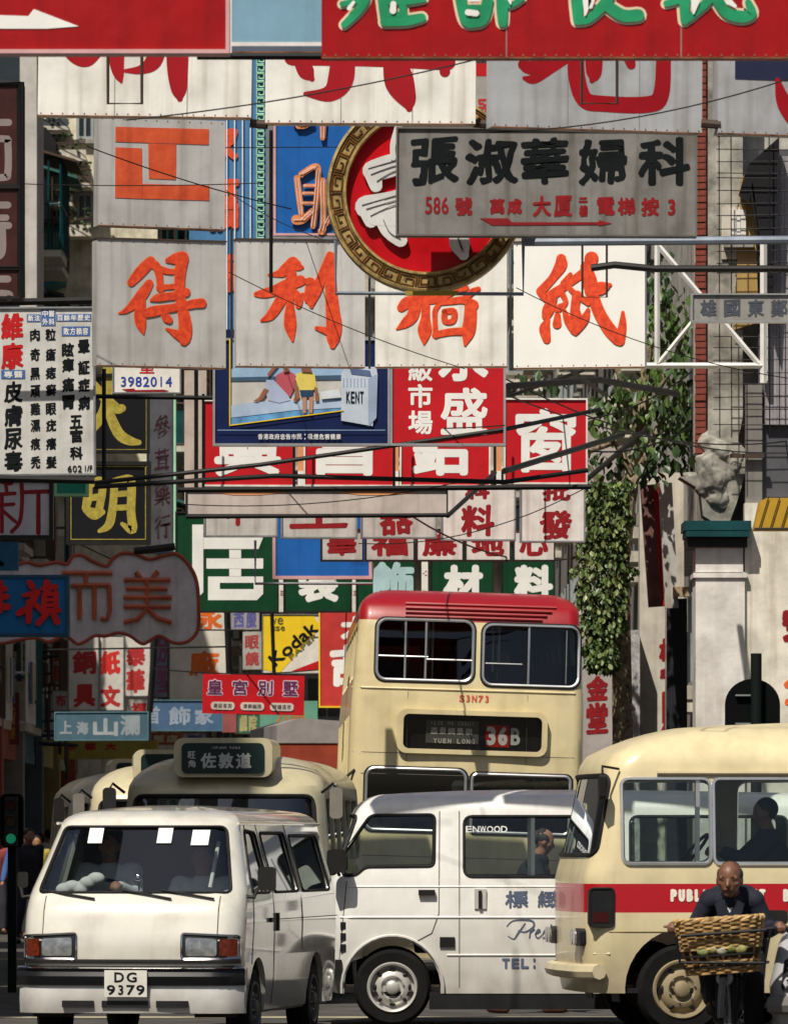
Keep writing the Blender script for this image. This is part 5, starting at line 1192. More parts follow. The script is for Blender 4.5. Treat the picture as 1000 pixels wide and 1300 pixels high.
for i, t in enumerate(('高級客房', '清靜幽雅', '時鐘過夜')):
    a = 268 + i * 37.5
    MB().prism([s.X(*q) for q in rrect(a, 892, a + 30, 902, 4)], s.y - .003, s.y).build('pale_pill', mat('pill_white', (.6, .52, .45)), s.e)
    s.y -= .004; s.print_([(t, a + 3, 894, a + 27, 900)], mat('grey_print', (.1, .08, .08)), .1); s.y += .004
s = Sign('yellow photographic paper sign with a slanting black word', (333, 780, 407, 855), 103, mat('paper_sign_white', (.7, .66, .58)), GSTEEL, 1, group='far signs down the street')
s.poly([(333, 780), (397, 780), (407, 796), (355, 855), (333, 850)], YEL); s.y -= .004
s.poly([(370, 852), (407, 838), (407, 850), (385, 852)], REDB); s.y -= .004
s.print_([('We', 343, 784, 360, 793), ('use', 343, 795, 362, 801)], mat('olive_print', (.12, .1, .02)), .15)
def slant(s, t, a, b, h, m, bold):
    A = Vector(s.X(*a)); B = Vector(s.X(*b)); d = (B - A); L = d.length; d.normalize(); n_ = Vector((-d.y, d.x)); mb = MB()
    vs, fs = glyph(t); hh = h * s.s
    for k in range(9):
        o_ = Vector((0, 0)) if k == 0 else Vector((math.cos(k * .785), math.sin(k * .785))) * bold * s.s
        mb.add([((A + d * ((x + .5) * L) + n_ * ((z + .5) * hh) + o_).x, s.y - .0002 * k, (A + d * ((x + .5) * L) + n_ * ((z + .5) * hh) + o_).y) for x, z in vs], fs)
    raw(mb, 'lettering', m, s.e)
slant(s, 'Kodak', (350, 846), (404, 800), 15, INK, .7); slant(s, 'PAPER', (370, 838), (404, 808), 6, mat('olive_print2', (.16, .13, .03)), .2)
s = Sign('red vertical far board with white characters and a yellow edge beside the bus', (405, 770, 470, 898), 95, mat('brick_red_board', (.5, .04, .035), dirt=.2), YEL, 2, group='far signs down the street')
s.text('吉', 418, 818, 462, 872, WTX, 2.6, .03); s.text('大', 432, 782, 470, 812, WTX, 2.2)
for i, (rc, D, cc, t, fc) in enumerate((((14, 948, 32, 1002), 125, (.3, .06, .04), '金行', (.6, .3, .1)), ((5, 1000, 27, 1050), 120, (.45, .42, .38), '麻雀', (.4, .04, .04)), ((30, 985, 58, 1065), 128, (.4, .36, .34), '當押', (.35, .1, .1)),
                                     ((0, 826, 22, 880), 118, (.5, .48, .45), '酒家', (.3, .04, .04)), ((-8, 880, 24, 945), 112, (.22, .04, .03), '大酒樓', (.5, .22, .05)), ((68, 966, 108, 1012), 140, (.32, .3, .25), '', (.1, .1, .1)), ((195, 800, 226, 886), 124, (.26, .3, .4), '別墅', (.3, .1, .2)),
                                     ((66, 876, 88, 903), 117, (.42, .4, .38), '布', (.4, .05, .05)), ((20, 895, 36, 915), 121, (.4, .08, .06), '', (.1, .1, .1)))):
    s = Sign('small vertical far sign in %s, %s' % (('rust red', 'dirty white', 'mottled grey', 'pale grey', 'dark brick red', 'dull khaki', 'slate blue', 'off white', 'faded scarlet')[i],
             ('low at the left edge', 'beside the traffic light', 'above the pedestrians', 'under the blue board', 'left of the tangled wires', 'under the yellow board', 'between the crimson pair and the orange letters', 'beside the copper shop board', 'among the tangled wires')[i]), rc, D, mat('far_face_%d' % i, cc, dirt=.5), IRON, 1, group='far signs down the street')
    if t: s.row(t, rc[0] + 4, rc[1] + 5, rc[2] - 4, rc[3] - 5, mat('far_ink_%d' % i, fc), .8, .03, .1, True)
FAR2 = ((0, 700, 812, 822, 130, (.5, .45, .4), '大押', (.4, .05, .04)), (24, 812, 60, 838, 128, (.12, .2, .3), '百貨', (.5, .5, .5)), (62, 812, 86, 872, 126, (.42, .38, .33), '參茸', (.4, .06, .04)), (26, 842, 58, 872, 135, (.5, .07, .05), '茶樓', (.6, .5, .2)),
        (36, 918, 66, 940, 131, (.45, .3, .05), '表行', (.3, .04, .03)), (110, 966, 150, 984, 150, (.4, .06, .05), '酒店', (.6, .55, .4)), (60, 990, 84, 1030, 133, (.5, .47, .42), '中藥', (.3, .05, .05)), (84, 1012, 108, 1040, 138, (.1, .22, .3), '電', (.5, .5, .5)), (282, 895, 300, 930, 125, (.35, .1, .1), '', (.1, .1, .1)),
        (300, 905, 330, 932, 130, (.05, .2, .14), '戲院', (.5, .45, .2)), (190, 930, 230, 946, 132, (.4, .1, .05), '飯店', (.6, .5, .3)), (232, 930, 262, 945, 134, (.45, .42, .4), '影', (.1, .1, .3)), (0, 1052, 14, 1090, 118, (.4, .38, .34), '', (.1, .1, .1)), (292, 775, 330, 800, 128, (.35, .33, .36), '西服', (.1, .1, .3)), (308, 802, 332, 850, 127, (.42, .4, .36), '眼鏡', (.35, .05, .05)))
for i, (u0, v0, u1, v1, D, cc, t, fc) in enumerate(FAR2):
    if v0 < 750: u0, v0, u1, v1 = -10, 812, 20, 824
    s = Sign('%s board far down the street, %s' % (('dusty cream', 'dim blue', 'tall dingy', 'small red', 'mustard', 'long scarlet', 'pale narrow', 'slate', 'rusty', 'dark green', 'brick red', 'off-white', 'plain grey', 'lilac grey', 'dull white')[i],
        ('cut by the left edge under the blue board', 'just below the scarlet-lettered board', 'touching the copper shop board', 'above the wire tangle', 'left of the hill-character board', 'under the yellow board', 'beside the dirty white vertical sign', 'above the windscreen of the front van', 'right of the steel blue board', 'below the red banner', 'over the queue of minibuses', 'left of the Jordan Road box', 'over the traffic light', 'behind the yellow paper sign', 'left of the yellow paper sign')[i]),
        (u0, v0, u1, v1), D, mat('deep_face_%d' % i, cc, dirt=.5, streak=.5), IRON if i % 2 else None, 1, yaw=rnd.uniform(-18, 18), group='far signs down the street')
    if t: s.row(t, u0 + 3, v0 + 3, u1 - 3, v1 - 3, mat('deep_ink_%d' % i, fc), .7, .03, .15, v1 - v0 > u1 - u0)
# signs seen through gaps in the rows
s = Sign('mottled vertical board with faint red marks beside the black boards', (187, 478, 222, 702), 92, mat('mottled_white', (.75, .74, .76), dirt=.7, streak=.4), mat('blue_grey_edge', (.15, .2, .28)), 3, group='far signs down the street')
s.row('參茸藥行', 196, 520, 216, 690, mat('faint_red', (.35, .16, .18)), .4, .1, .3, True)
bar('mint green neon edge tube running down beside the mottled board', [(222, 480, 90), (222, 700, 90)], .02, MINT, name='neon_tube', cat='neon tube')
s = Sign('beige vertical board behind the red row, left end', (234, 470, 262, 640), 88, mat('beige_board', (.5, .42, .36), streak=.3), None, group='far signs down the street')
s = Sign('tiny navy sign with a gold bar between the first two boards of the four', (286, 418, 299, 470), 70, NAVY, None, group='far signs down the street'); s.rect(290, 430, 297, 455, GOLD)
s = Sign('pale vertical board with the edge of a red character behind the tie', (600, 80, 624, 160), 90, mat('gap_grey', (.35, .33, .31)), None, group='far signs down the street'); s.text('冠', 606, 125, 622, 148, FR, .8); s.rect(604, 80, 622, 96, REDB)
# ================================================================== VEHICLES
# ---------------------------------------------------------------- A: white delivery van facing us
def placed(u, D, yaw, name, label, cat, group=None, roll=0.):
    return thing(name, label, cat, ((u - 500) * D / F, D, 0), (0, R(roll), R(yaw)), group)
VANW = car_paint('cream_white_van_paint', (.7, .68, .6), coat=1., rough=.2)
e = placed(163, 48.6, -9.3, 'delivery_van', 'cream white delivery van facing us with plate DG 9379 at the lower left', 'van'); e.scale = (1.0, 1, .985)
fr = lerp_tab([(.2, .03), (.45, 0), (.62, 0.0), (.8, .0), (1.05, .07), (1.16, .16), (1.72, .62), (1.85, .8)])
hw = lerp_tab([(.2, .8), (.5, .83), (.95, .84), (1.16, .825), (1.5, .73), (1.72, .675), (1.85, .64)])
B = Body(fr, lambda z: 4.3, hw, .26, 1.79, r=.2, bow=.05, zr=.1); B.crown = .045
ws = rpoly([(-.73, 1.165), (.73, 1.165), (.615, 1.665), (-.615, 1.665)], .05, 4)
dw = [rpoly([(.62, 1.16), (1.33, 1.16), (1.33, 1.62), (.93, 1.64), (.63, 1.24)], .05, 4), rpoly([(1.52, 1.16), (2.55, 1.16), (2.55, 1.62), (1.52, 1.62)], .06, 4), rpoly([(2.72, 1.16), (3.95, 1.16), (3.95, 1.6), (2.72, 1.6)], .06, 4)]
def arch(y, r, zc): return [(y + r * math.cos(R(a)), zc + r * math.sin(R(a))) for a in range(-40, 221, 13)]
cu = [cuty(ws, -.3, 1.0)]
m1 = MB()
for p in dw:
    for sg in (-1, 1): m1.prism(p, sg * .55, sg * 1.1, 'x')
cu.append(m1)
m2 = MB()
for y in (.78, 3.3):
    for sg in (-1, 1): m2.prism(arch(y, .37, .3), sg * .52, sg * 1.1, 'x')
cu.append(m2)
m3 = MB()       # air slots in the valance
for a, b in ((-.49, -.25), (-.19, .16), (.22, .46)): m3.bx(a, b, -.2, .2, .385, .435)
cu.append(m3)
B.build('body', VANW, e, cu)
sl = MB(); sl.bx(-.7, .7, .2, .25, .34, .5); sl.build('radiator_grille', BLK, e)
pane('windscreen', ws, lambda x, z: (x, B.fy(x, z) + .018, z), glass('clear_windscreen', (.72, .77, .77), 2.4), e)
seal('windscreen_seal', B.front(dense(ws), -.002), .012, RUB, e)
for sg in (1, -1):
    for p in dw:
        pane('side_window', p, lambda y, z, sg=sg: (sg * (B.sx(y, z) - .016), y, z), GLD, e)
        seal('window_seal', B.side(dense(p), sg, 0), .011, RUB, e)
    for pts in ([(.52, .62), (.6, 1.13), (.98, 1.7)], [(1.43, .3), (1.43, 1.7)], [(2.64, .7), (2.64, 1.7)], [(1.43, .95), (4.2, .95)]):
        q = dense(pts + pts[-2:0:-1] if 0 else pts, .08)[:int(1e6)]
        L = [tuple(Vector(pts[i]).lerp(Vector(pts[i + 1]), k / 8)) for i in range(len(pts) - 1) for k in range(9)]
        seal('door_seam', [(sg * (B.sx(y, z) + .0005), y, z) for y, z in L], .004, mat('seam_shadow_rubber', (.04, .036, .03)), e, False)
    MB().bx(*sorted((sg * .835, sg * .86)), 1.2, 1.34, .93, .965).build('door_handle', BLKM, e)
    MB().bx(*sorted((sg * .835, sg * .86)), 1.5, 1.54, .86, 1.0).build('door_handle', BLKM, e)
    rail = MB(); rail.tube([(sg * (B.sx(y, .62) + .006), y, .62) for y in (.2, .4)] , .012); rail.tube([(sg * (B.sx(y, .62) + .006), y, .62) for y in (1.2, 2.8)], .012)
for y in (.78, 3.3):
    for sg in (-1, 1):
        wheel(e, sg * .72, y, .295, .17, mat('dull_dark_wheel', (.12, .11, .1), rough=.5, dirt=.5), sg)
        well(sg * .62, sg, y, .3, .38, .2, e)
MB().bx(-.78, .78, .5, 4.1, .24, .27).build('chassis_floor', BLK, e)
CH = CHROME
# crease and panel line across the nose
seal('nose_seam', [(x, B.fy(x, .615) - .001, .615) for x in [-.78 + .06 * k for k in range(27)]], .005, MATS['seam_shadow_rubber'], e, False)
for sg in (-1, 1):
    seal('nose_seam', [(sg * .66, B.fy(.66, z) - .0005, z) for z in [.64 + .05 * k for k in range(11)]], .0035, MATS['seam_shadow_rubber'], e, False)
# black and chrome bumper, white valance below it
def nose_strip(name, z0, z1, out, m, x1=.86, cap_=True):
    xs = [-x1 + 2 * x1 * k / 30 for k in range(31)]; mb = MB(); vs = []; fs = []
    for x in xs:
        y = B.fy(max(-.815, min(.815, x * .965)), .5)
        for z in (z0, (z0 + z1) / 2, z1): vs.append((x, y - out * (1.15 if z == (z0 + z1) / 2 else .8), z))
        vs.append((x, y + .03, z1)); vs.append((x, y + .03, z0))
    for i in range(30):
        for k in range(5): fs.append((i * 5 + k, i * 5 + (k + 1) % 5, (i + 1) * 5 + (k + 1) % 5, (i + 1) * 5 + k))
    fs += [(0, 1, 2, 3, 4), tuple(150 + k for k in (4, 3, 2, 1, 0))]
    mb.add(vs, fs); return mb.build(name, m, e, True)
nose_strip('bumper', .472, .605, .08, mat('black_bumper_plastic', (.015, .015, .017), rough=.25))
nose_strip('bumper_trim', .585, .612, .085, CH)
nose_strip('grille_strip', .635, .665, .012, BLKM, .82)
vl = nose_strip('valance', .26, .47, .05, car_paint('white_valance_paint', (.72, .71, .68)), .85)
for a, b in ((-.49, -.25), (-.19, .16), (.22, .46)): MB().bx(a, b, B.fy(0, .4) - .068, B.fy(0, .4) + .0, .305, .355).build('air_slot', BLK, e)
for sg in (-1, 1):
    lampf = lambda x, z: (x, B.fy(x, z) - .012, z)
    x0, x1 = (.40, .80)
    hb = MB(); hb.prism([(sg * x0, .665), (sg * (x1 + .01), .665), (sg * (x1 + .01), .845), (sg * x0, .865)], -.06, .2); o = hb.build('headlight', BLK, e)
    o.location = (0, .0, 0)
    # curved surround, lens and amber indicator following the corner
    q = rpoly([(sg * x0, .67), (sg * .815, .67), (sg * .815, .84), (sg * x0, .86)], .02, 3)
    bpy.data.objects.remove(o)
    h = pane('headlight', q, lambda x, z: (x, B.fy(x, z) - .008, z), BLK, e)
    seal('surround', B.front(dense(q, .05), .012), .009, CH, h)
    pane('reflector', rpoly([(sg * .43, .69), (sg * .66, .69), (sg * .66, .82), (sg * .43, .83)], .02, 3), lambda x, z: (x, B.fy(x, z) - .014, z), mat('fluted_lens', (.42, .43, .44), rough=.15, metal=.7, var=.3, scale=9., c2=(.13, .14, .15)), h)
    pane('indicator', rpoly([(sg * .68, .69), (sg * .8, .69), (sg * .8, .82), (sg * .68, .82)], .015, 3), lambda x, z: (x, B.fy(x, z) - .014, z), mat('amber_lens', (.13, .022, .008), rough=.15, var=.3, scale=30), h)
pl = MB(); pl.bx(-.16, .16, B.fy(0, .5) - .105, B.fy(0, .5) - .095, .385, .585); o = pl.build('number_plate', mat('plate_white', (.68, .66, .6), rough=.4, dirt=.2), e)
mb = MB()
for t, x0, x1, z0, z1 in (('D', -.085, -.012, .495, .57), ('G', .008, .085, .495, .57), ('9', -.142, -.078, .4, .475), ('3', -.068, -.004, .4, .475), ('7', .006, .07, .4, .475), ('9', .08, .144, .4, .475)):
    glyph_mb(mb, t, (x0 + x1) / 2, (z0 + z1) / 2, x1 - x0, z1 - z0, B.fy(0, .5) - .1065, .0025)
tag(raw(mb, 'plate_characters', INK, e), kind='stuff')
# cabin: dashboard, wheel, seats, stickers, wipers
db = MB(); db.prism([(.28, 1.12), (.62, 1.14), (.66, .8), (.3, .8)], -.68, .68, 'x'); db.build('dashboard', DARKIN, e)
for x in (-.36, .36):
    st = MB(); st.prism(rrect(x - .24, .62, x + .24, 1.3, .08), 1.2, 1.34); st.prism(rrect(x - .12, 1.3, x + .12, 1.46, .05), 1.22, 1.31); st.bx(x - .25, x + .25, .8, 1.3, .6, .76); st.build('seat', SEATM, e)
MB().bx(-.66, .66, 1.5, 1.54, .4, 1.66).build('bulkhead', DARKIN, e)
sw_ = MB(); M_ = Matrix.Rotation(R(38), 3, 'X')
sw_.tube([Vector((-.36, .72, 1.14)) + M_ @ Vector((.19 * math.cos(a), .19 * math.sin(a), 0)) for a in [k * math.pi / 12 for k in range(24)]], .014, 6, True); sw_.tube([(-.36, .72, 1.14), (-.36, .62, .9)], .02); sw_.tube([Vector((-.36, .72, 1.14)) + M_ @ Vector((-.19, 0, 0)), Vector((-.36, .72, 1.14)) + M_ @ Vector((.19, 0, 0))], .012, 6)
sw_.build('steering_wheel', RUB, e, True)
for x, z, a in ((-.36, 1.60, 3), (.17, 1.60, 4), (.44, 1.585, -4)):
    w_ = .055 if a > 0 else .065
    pane('licence_sticker', [(x - w_, z - .06), (x + w_, z - .06), (x + w_, z + .055), (x - w_, z + .055)], lambda a_, b_: (a_, B.fy(a_, b_) + .006, b_), mat('paper_sticker', (.85, .83, .8), rough=.7), e)
tw = MB()
for k, (x, z) in enumerate(((-.56, 1.2), (-.5, 1.22), (-.44, 1.2), (-.38, 1.25), (-.32, 1.28))): tw.ball((x, .36, z - .03), (.07, .05, .05), 8)
tag(fuse('dashboard_towel', tw, .008, mat('white_towel', (.7, .7, .68), rough=.9), None), 'crumpled white towel lying on the dashboard of the plate DG 9379 van', 'towel').matrix_world = Matrix.Translation(e.location) @ e.rotation_euler.to_matrix().to_4x4()
for x0, x1 in ((-.28, -.72), (.3, -.08), (.62, .22)):
    q = [(x0, 1.12), (x0 + (x1 - x0) * .5, 1.155), (x1, 1.185)]
    seal('wiper', [(x, B.fy(x, z) - .022, z) for x, z in q], .009, RUB, e, False)
ms_ = MB(); ms_.ball((.0, .36, 1.27), (.035, .03, .045), 10); ms_.tube([(0, .38, 1.27), (0, .4, 1.18)], .008); ms_.build('dash_mirror', CHROME, e, True)
for sg in (-1, 1):
    mr = MB(); mr.prism(rrect(sg * .97 - .065, 1.18, sg * .97 + .065, 1.36, .03), .36, .42) if sg > 0 else mr.prism(rrect(-.93, 1.2, -.86, 1.32, .02), .4, .45); o = mr.build('wing_mirror', BLKM, e)
    ar = MB(); ar.tube([(sg * .78, .36, 1.14), (sg * .88, .36, 1.13), (sg * .9, .39, 1.2)], .015); ar.build('mirror_arm', BLKM, o)
seal('rear_view_mirror', [(-.48, .72, 1.58), (-.3, .72, 1.58)], .02, RUB, e, False)
sp_ = MB(); sp_.tube([(.5, .6, 1.2), (.54, .74, 1.55)], .016); sp_.build('rolled_paper', WTX, e)
# roof gutter
for sg in (-1, 1): seal('roof_gutter', [(sg * (B.hw(1.69) + .008), y, 1.69) for y in [.72 + .35 * k for k in range(11)]], .012, VANW, e, False)
T = e.matrix_basis.copy()
M1 = Matrix.Translation(e.location) @ e.rotation_euler.to_matrix().to_4x4()
J = {'pelvis': (0, 0, .1), 'chest': (0, -.03, .42), 'neck': (0, -.05, .6), 'head': (0, -.08, .73), 'shl': (.18, -.04, .54), 'shr': (-.18, -.04, .54), 'ell': (.24, -.24, .36), 'elr': (-.24, -.24, .36), 'hal': (.14, -.44, .44), 'har': (-.14, -.44, .44),
     'hipl': (.09, 0, .08), 'hipr': (-.09, 0, .08), 'knl': (.12, -.42, .14), 'knr': (-.12, -.42, .14), 'anl': (.12, -.5, -.25), 'anr': (-.12, -.5, -.25), 'toel': (.12, -.62, -.28), 'toer': (-.12, -.62, -.28)}
WSH = mat('white_shirt_cloth', (.75, .76, .78), rough=.9); DK = mat('dark_trouser_cloth', (.03, .03, .035), rough=.9)
def seated(label, M_, p, shirt, **k):
    q = M_ @ Vector(p); yw = math.degrees(M_.to_euler().z); return person(label, q, yw, J, shirt, DK, vox=.014, face=False, hands=True, **k)
seated('driver in a pale shirt behind the steering wheel of the DG 9379 van', M1, (-.36, 1.12, .76), mat('dim_shirt_cloth', (.6, .62, .66), rough=.9))
seated('passenger in a white top on the right of the DG 9379 van', M1, (.36, 1.1, .66), WSH)

# ---------------------------------------------------------------- B: white van crossing, side on
WV = car_paint('white_van_paint', (.8, .79, .75), coat=.25, dirt=.05)
D_ = 55.; px = F / 54.2
e = thing('panel_van', 'white van seen side-on with dark blue lettering and a bald man behind its window', 'van', ((415 - 500) / (F / 54.2), D_, 0), (0, 0, R(-90)))
# local y runs from the nose (0) to the tail; +x faces the camera
def vy(u): return (u - 415) / px
def vz(v): return H - (v - VH) / px
fr = lerp_tab([(.25, .05), (.5, -.03), (.85, -.03), (1.18, -.02), (1.32, .03), (1.75, .19), (1.93, .3)])
hw = lerp_tab([(.25, .82), (.9, .84), (1.22, .82), (1.7, .73), (1.93, .69)])
B2 = Body(fr, lambda z: 4.4, hw, .27, 1.92, r=.16, bow=.06, zr=.12); B2.crown = .04
CX = -.0
wd = [rpoly([(.08, 1.22), (vy(460), 1.225), (vy(472), 1.235), (vy(490), 1.27), (vy(550), 1.29), (vy(551), 1.745), (vy(460), 1.75), (.2, 1.5)][:0] or [(vy(434), 1.24), (vy(452), 1.245), (vy(463), 1.315), (vy(551), 1.32), (vy(552), 1.75), (vy(470), 1.745), (vy(436), 1.43)], .05, 4),
      rpoly([(vy(589), 1.235), (vy(760), 1.235), (vy(760), 1.735), (vy(589), 1.735)], .07, 4), rpoly([(vy(800), 1.235), (vy(1000), 1.235), (vy(1000), 1.735), (vy(800), 1.735)], .07, 4)]
ws2 = rpoly([(-.74, 1.26), (.74, 1.26), (.64, 1.74), (-.64, 1.74)], .05, 4)
m1 = MB()
for p in wd:
    for sg in (-1, 1): m1.prism(p, sg * .5, sg * 1.1, 'x')
m2 = MB(); wy = vy(498)
for y in (wy, 3.5):
    for sg in (-1, 1): m2.prism([(y + .40 * math.cos(R(a)), .31 + .42 * math.sin(R(a))) for a in range(-30, 211, 12)], sg * .5, sg * 1.1, 'x')
B2.build('body', WV, e, [cuty(ws2, -.4, .9), m1, m2])
pane('windscreen', ws2, lambda x, z: (x, B2.fy(x, z) + .018, z), GLW, e); seal('windscreen_seal', B2.front(dense(ws2), 0), .014, RUB, e)
for sg in (1, -1):
    for p in wd:
        pane('side_window', p, lambda y, z, sg=sg: (sg * (B2.sx(y, z) - .016), y, z), GLS, e)
        seal('window_seal', B2.side(dense(p), sg, 0), .012, RUB, e)
    for pts in ([(vy(558), vz(1030)), (vy(557), vz(1160)), (vy(548), vz(1185)), (vy(520), vz(1200))], [(vy(583), vz(1030)), (vy(583), vz(1254))], [(vy(440), 1.2), (vy(430), .5)], [(vy(770), vz(1030)), (vy(770), vz(1254))]):
        L = [tuple(Vector(pts[i]).lerp(Vector(pts[i + 1]), k / 8)) for i in range(len(pts) - 1) for k in range(9)]
        seal('door_seam', [(sg * (B2.sx(y, z) + .0005), y, z) for y, z in L], .0045, mat('grey_seam', (.12, .11, .1)), e, False)
    for z, r_ in ((vz(1126), .009), (vz(1165), .011), (vz(1213), .012)):
        ys = [y for y in [vy(432) + .08 * k for k in range(52)] if not (z < .75 and abs(y - wy) < .44) and not (z < .75 and abs(y - 3.5) < .44)]
        run = []
        for y in ys + [99]:
            if run and y - run[-1] > .1:
                if len(run) > 1: seal('pressed_rib', [(sg * (B2.sx(q, z) - .002), q, z) for q in run], r_, WV, e, False)
                run = []
            run.append(y)
    x = sg * .84
    MB().bx(*sorted((x, x + sg * .03)), vy(531), vy(552), vz(1137), vz(1130)).build('door_handle', BLKM, e)
    h = MB().bx(*sorted((x - sg * .01, x + sg * .012)), vy(602), vy(617), vz(1154), vz(1129)).build('handle_recess', mat('recess_grey', (.5, .49, .46)), e)
    MB().bx(*sorted((x, x + sg * .03)), vy(607), vy(611), vz(1153), vz(1131)).build('door_handle', BLKM, e)
    MB().bx(*sorted((x - sg * .01, x + sg * .01)), vy(558), vy(577), vz(1203), vz(1190)).build('fuel_flap', BLKM, e)
    for k in range(3): MB().bx(*sorted((x - sg * .03, x - sg * .005)), vy(432), vy(439), vz(1180 + k * 14), vz(1171 + k * 14)).build('side_lamp', BLK, e)
    wa = MB(); wa.tube([(sg * (.845), wy + .42 * math.cos(R(a)), .31 + .44 * math.sin(R(a))) for a in range(-5, 186, 10)], .012, 6); wa.build('arch_lip', WV, e, True)
    for y in (wy, 3.5): wheel(e, sg * .73, y, .32, .18, mat('silver_wheel_paint', (.62, .6, .56), rough=.35, metal=.4, dirt=.3), sg, 8)
    mr = MB(); mr.prism(rrect(.0, 1.27, .16, 1.46, .03), sg * .93, sg * 1.03, 'x'); mr.tube([(sg * .8, .1, 1.25), (sg * .96, .08, 1.3)], .015); mr.build('wing_mirror', BLKM, e)
    # the tube column of bulkhead and slider bar in the rear window
    MB().bx(*sorted((sg * .66, sg * .71)), vy(674), vy(679), 1.24, 1.73).build('slider_bar', ALU, e)
for y in (wy, 3.5):
    for sg in (-1, 1):
        well(sg * .6, sg, y, .31, .425, .22, e)
MB().bx(-.8, .8, .3, 4.3, .25, .285).build('chassis_floor', BLK, e)
MB().bx(.5, .86, vy(545), 3.0, .14, .26).build('running_board', BLK, e)
bp = MB(); bp.bx(-.84, .84, -.1, .12, .4, .55); bp.build('bumper', BLKM, e)
for t, a, b, v0, v1, bo, br, m_ in (('標', 641, 670, 1131, 1153, .004, .03, mat('slate_blue_letter', (.1, .13, .2))), ('緻', 682, 711, 1131, 1153, .004, .03, MATS['slate_blue_letter'])):
    on_skin(B2, 'side', t, vy(a), vz(v1), vy(b), vz(v0), m_, e, bo, 1, br)
for i, ch_ in enumerate('TEL:'):
    on_skin(B2, 'side', ch_, vy(637 + i * 12), vz(1230), vy(647 + i * 12), vz(1217), MATS['slate_blue_letter'], e, .005)
def skin_strokes(body, sts, k, o, m, parent, sg=1, name='script_lettering'):
    mb = MB()
    for i, st in enumerate(sts):
        stroke_mb(mb, [(vy(a / k + o[0]), vz(b / k + o[1]), w_ / k / px) for a, b, w_ in st], -.0006 * i)
    mb.v = [(sg * (body.sx(a, c) + .004 - y), a, c) for a, y, c in mb.v]; return raw(mb, name, m, parent)
skin_strokes(B2, [[(740, 535, 4), (715, 570, 7), (700, 590, 4), (680, 580, 3)], [(675, 545, 3), (700, 525, 4), (760, 525, 6), (770, 545, 7), (740, 565, 4), (715, 560, 3)], [(760, 555, 5), (755, 585, 5)], [(755, 570, 3), (772, 556, 5)], [(775, 572, 4), (792, 562, 5), (785, 556, 4), (776, 575, 5), (785, 586, 4), (800, 575, 3)],
                  [(800, 575, 3), (812, 556, 5), (815, 580, 5), (802, 586, 4)], [(832, 540, 5), (824, 575, 5), (830, 586, 4), (845, 575, 3)], [(820, 553, 3), (842, 553, 3)], [(850, 558, 5), (848, 585, 4)], [(860, 585, 5), (862, 560, 5), (872, 560, 4), (872, 585, 5)]], 2.778, (400, 980), MATS['slate_blue_letter'], e)
# sticker of capital letters on the rear glass, seen from outside
for i, ch_ in enumerate('ENWOOD'):
    on_skin(B2, 'side', ch_, vy(591 + i * 9), vz(1057), vy(599 + i * 9), vz(1049), mat('white_vinyl', (.7, .7, .7)), e, .001, 1, 0, -.008)
M2 = Matrix.Translation(e.location) @ e.rotation_euler.to_matrix().to_4x4()
MB().prism([(.25, 1.2), (.5, 1.22), (.55, .8), (.25, .8)], -.68, .68, 'x').build('dashboard', DARKIN, e)
for x in (-.36, .36):
    st = MB(); st.prism(rpoly([(.72, .6), (1.0, .6), (1.12, 1.32), (1.0, 1.36), (.86, .8), (.72, .78)], .03), x - .24, x + .24, 'x'); st.prism(rrect(1.03, 1.34, 1.12, 1.5, .03), x - .12, x + .12, 'x'); st.build('seat', SEATM, e)
st = MB(); st.prism(rpoly([(2.0, .6), (2.3, .6), (2.42, 1.3), (2.3, 1.34), (2.2, .85), (2.0, .8)], .03), -.6, .6, 'x'); st.build('bench_seat', SEATM, e)

# ---------------------------------------------------------------- C: cream minibus with red band
D_ = 52.; pxm = F / 51.9
e = thing('minibus', 'cream minibus with a red band reading PUBLIC LIGHT BUS at the right edge', 'minibus', (1.37, 52.6, 0), (0, 0, R(-83)))
ca = math.cos(R(11)); Xo = (712 - 500) / pxm
def my(u):
    t = (u - 500) / F; return (t * 51.68 - 1.37 - .113) / (.9925 - .122 * t)
def mz(v): return H - (v - VH) / pxm
MBUS = car_paint('cream_bus_paint', (.7, .6, .36), bands=((mz(1155.5) - .02, mz(1119) - .02, (.42, .005, .012)),), coat=.2)
fr = lerp_tab([(.3, .06), (.6, 0), (1.25, .0), (1.35, .03), (2.05, .17), (2.2, .21), (2.42, .5)])
hw = lerp_tab([(.3, .93), (.8, .96), (1.3, .95), (2.1, .88), (2.42, .84)])
B3 = Body(fr, lambda z: 6.0, hw, .33, 2.44, r=.2, bow=.05, zr=.3); B3.crown = .05
CUTR = lambda a, b, z0, z1, r=.09: rrect(a, z0, b, z1, r, 5)
zs0, zs1 = mz(1097), mz(989)
wd = [CUTR(my(790), my(902), zs0, zs1, .06), CUTR(my(906), my(1008), zs0, zs1, .05)] + [CUTR(my(1016) + k * 1.0, my(1016) + k * 1.0 + .9, zs0, zs1) for k in range(4)]
wl = [CUTR(.55, 1.35, zs0, zs1), CUTR(1.55, 2.5, zs0, zs1)] + [CUTR(2.6 + k * 1.0, 2.6 + k * 1.0 + .9, zs0, zs1) for k in range(3)]
ws3 = rpoly([(-.86, 1.42), (.86, 1.42), (.80, 2.05), (-.80, 2.05)], .09, 5)
m1 = MB()
for p in wd: m1.prism(p, .5, 1.3, 'x')
for p in wl: m1.prism(p, -.5, -1.3, 'x')
m2 = MB(); wy3 = my(866)
for y in (wy3, 4.6):
    for sg in (-1, 1): m2.prism([(y + .46 * math.cos(R(a)), .36 + .48 * math.sin(R(a))) for a in range(-20, 201, 11)], sg * .55, sg * 1.2, 'x')
B3.build('body', MBUS, e, [cuty(ws3, -.4, 1.1), m1, m2])
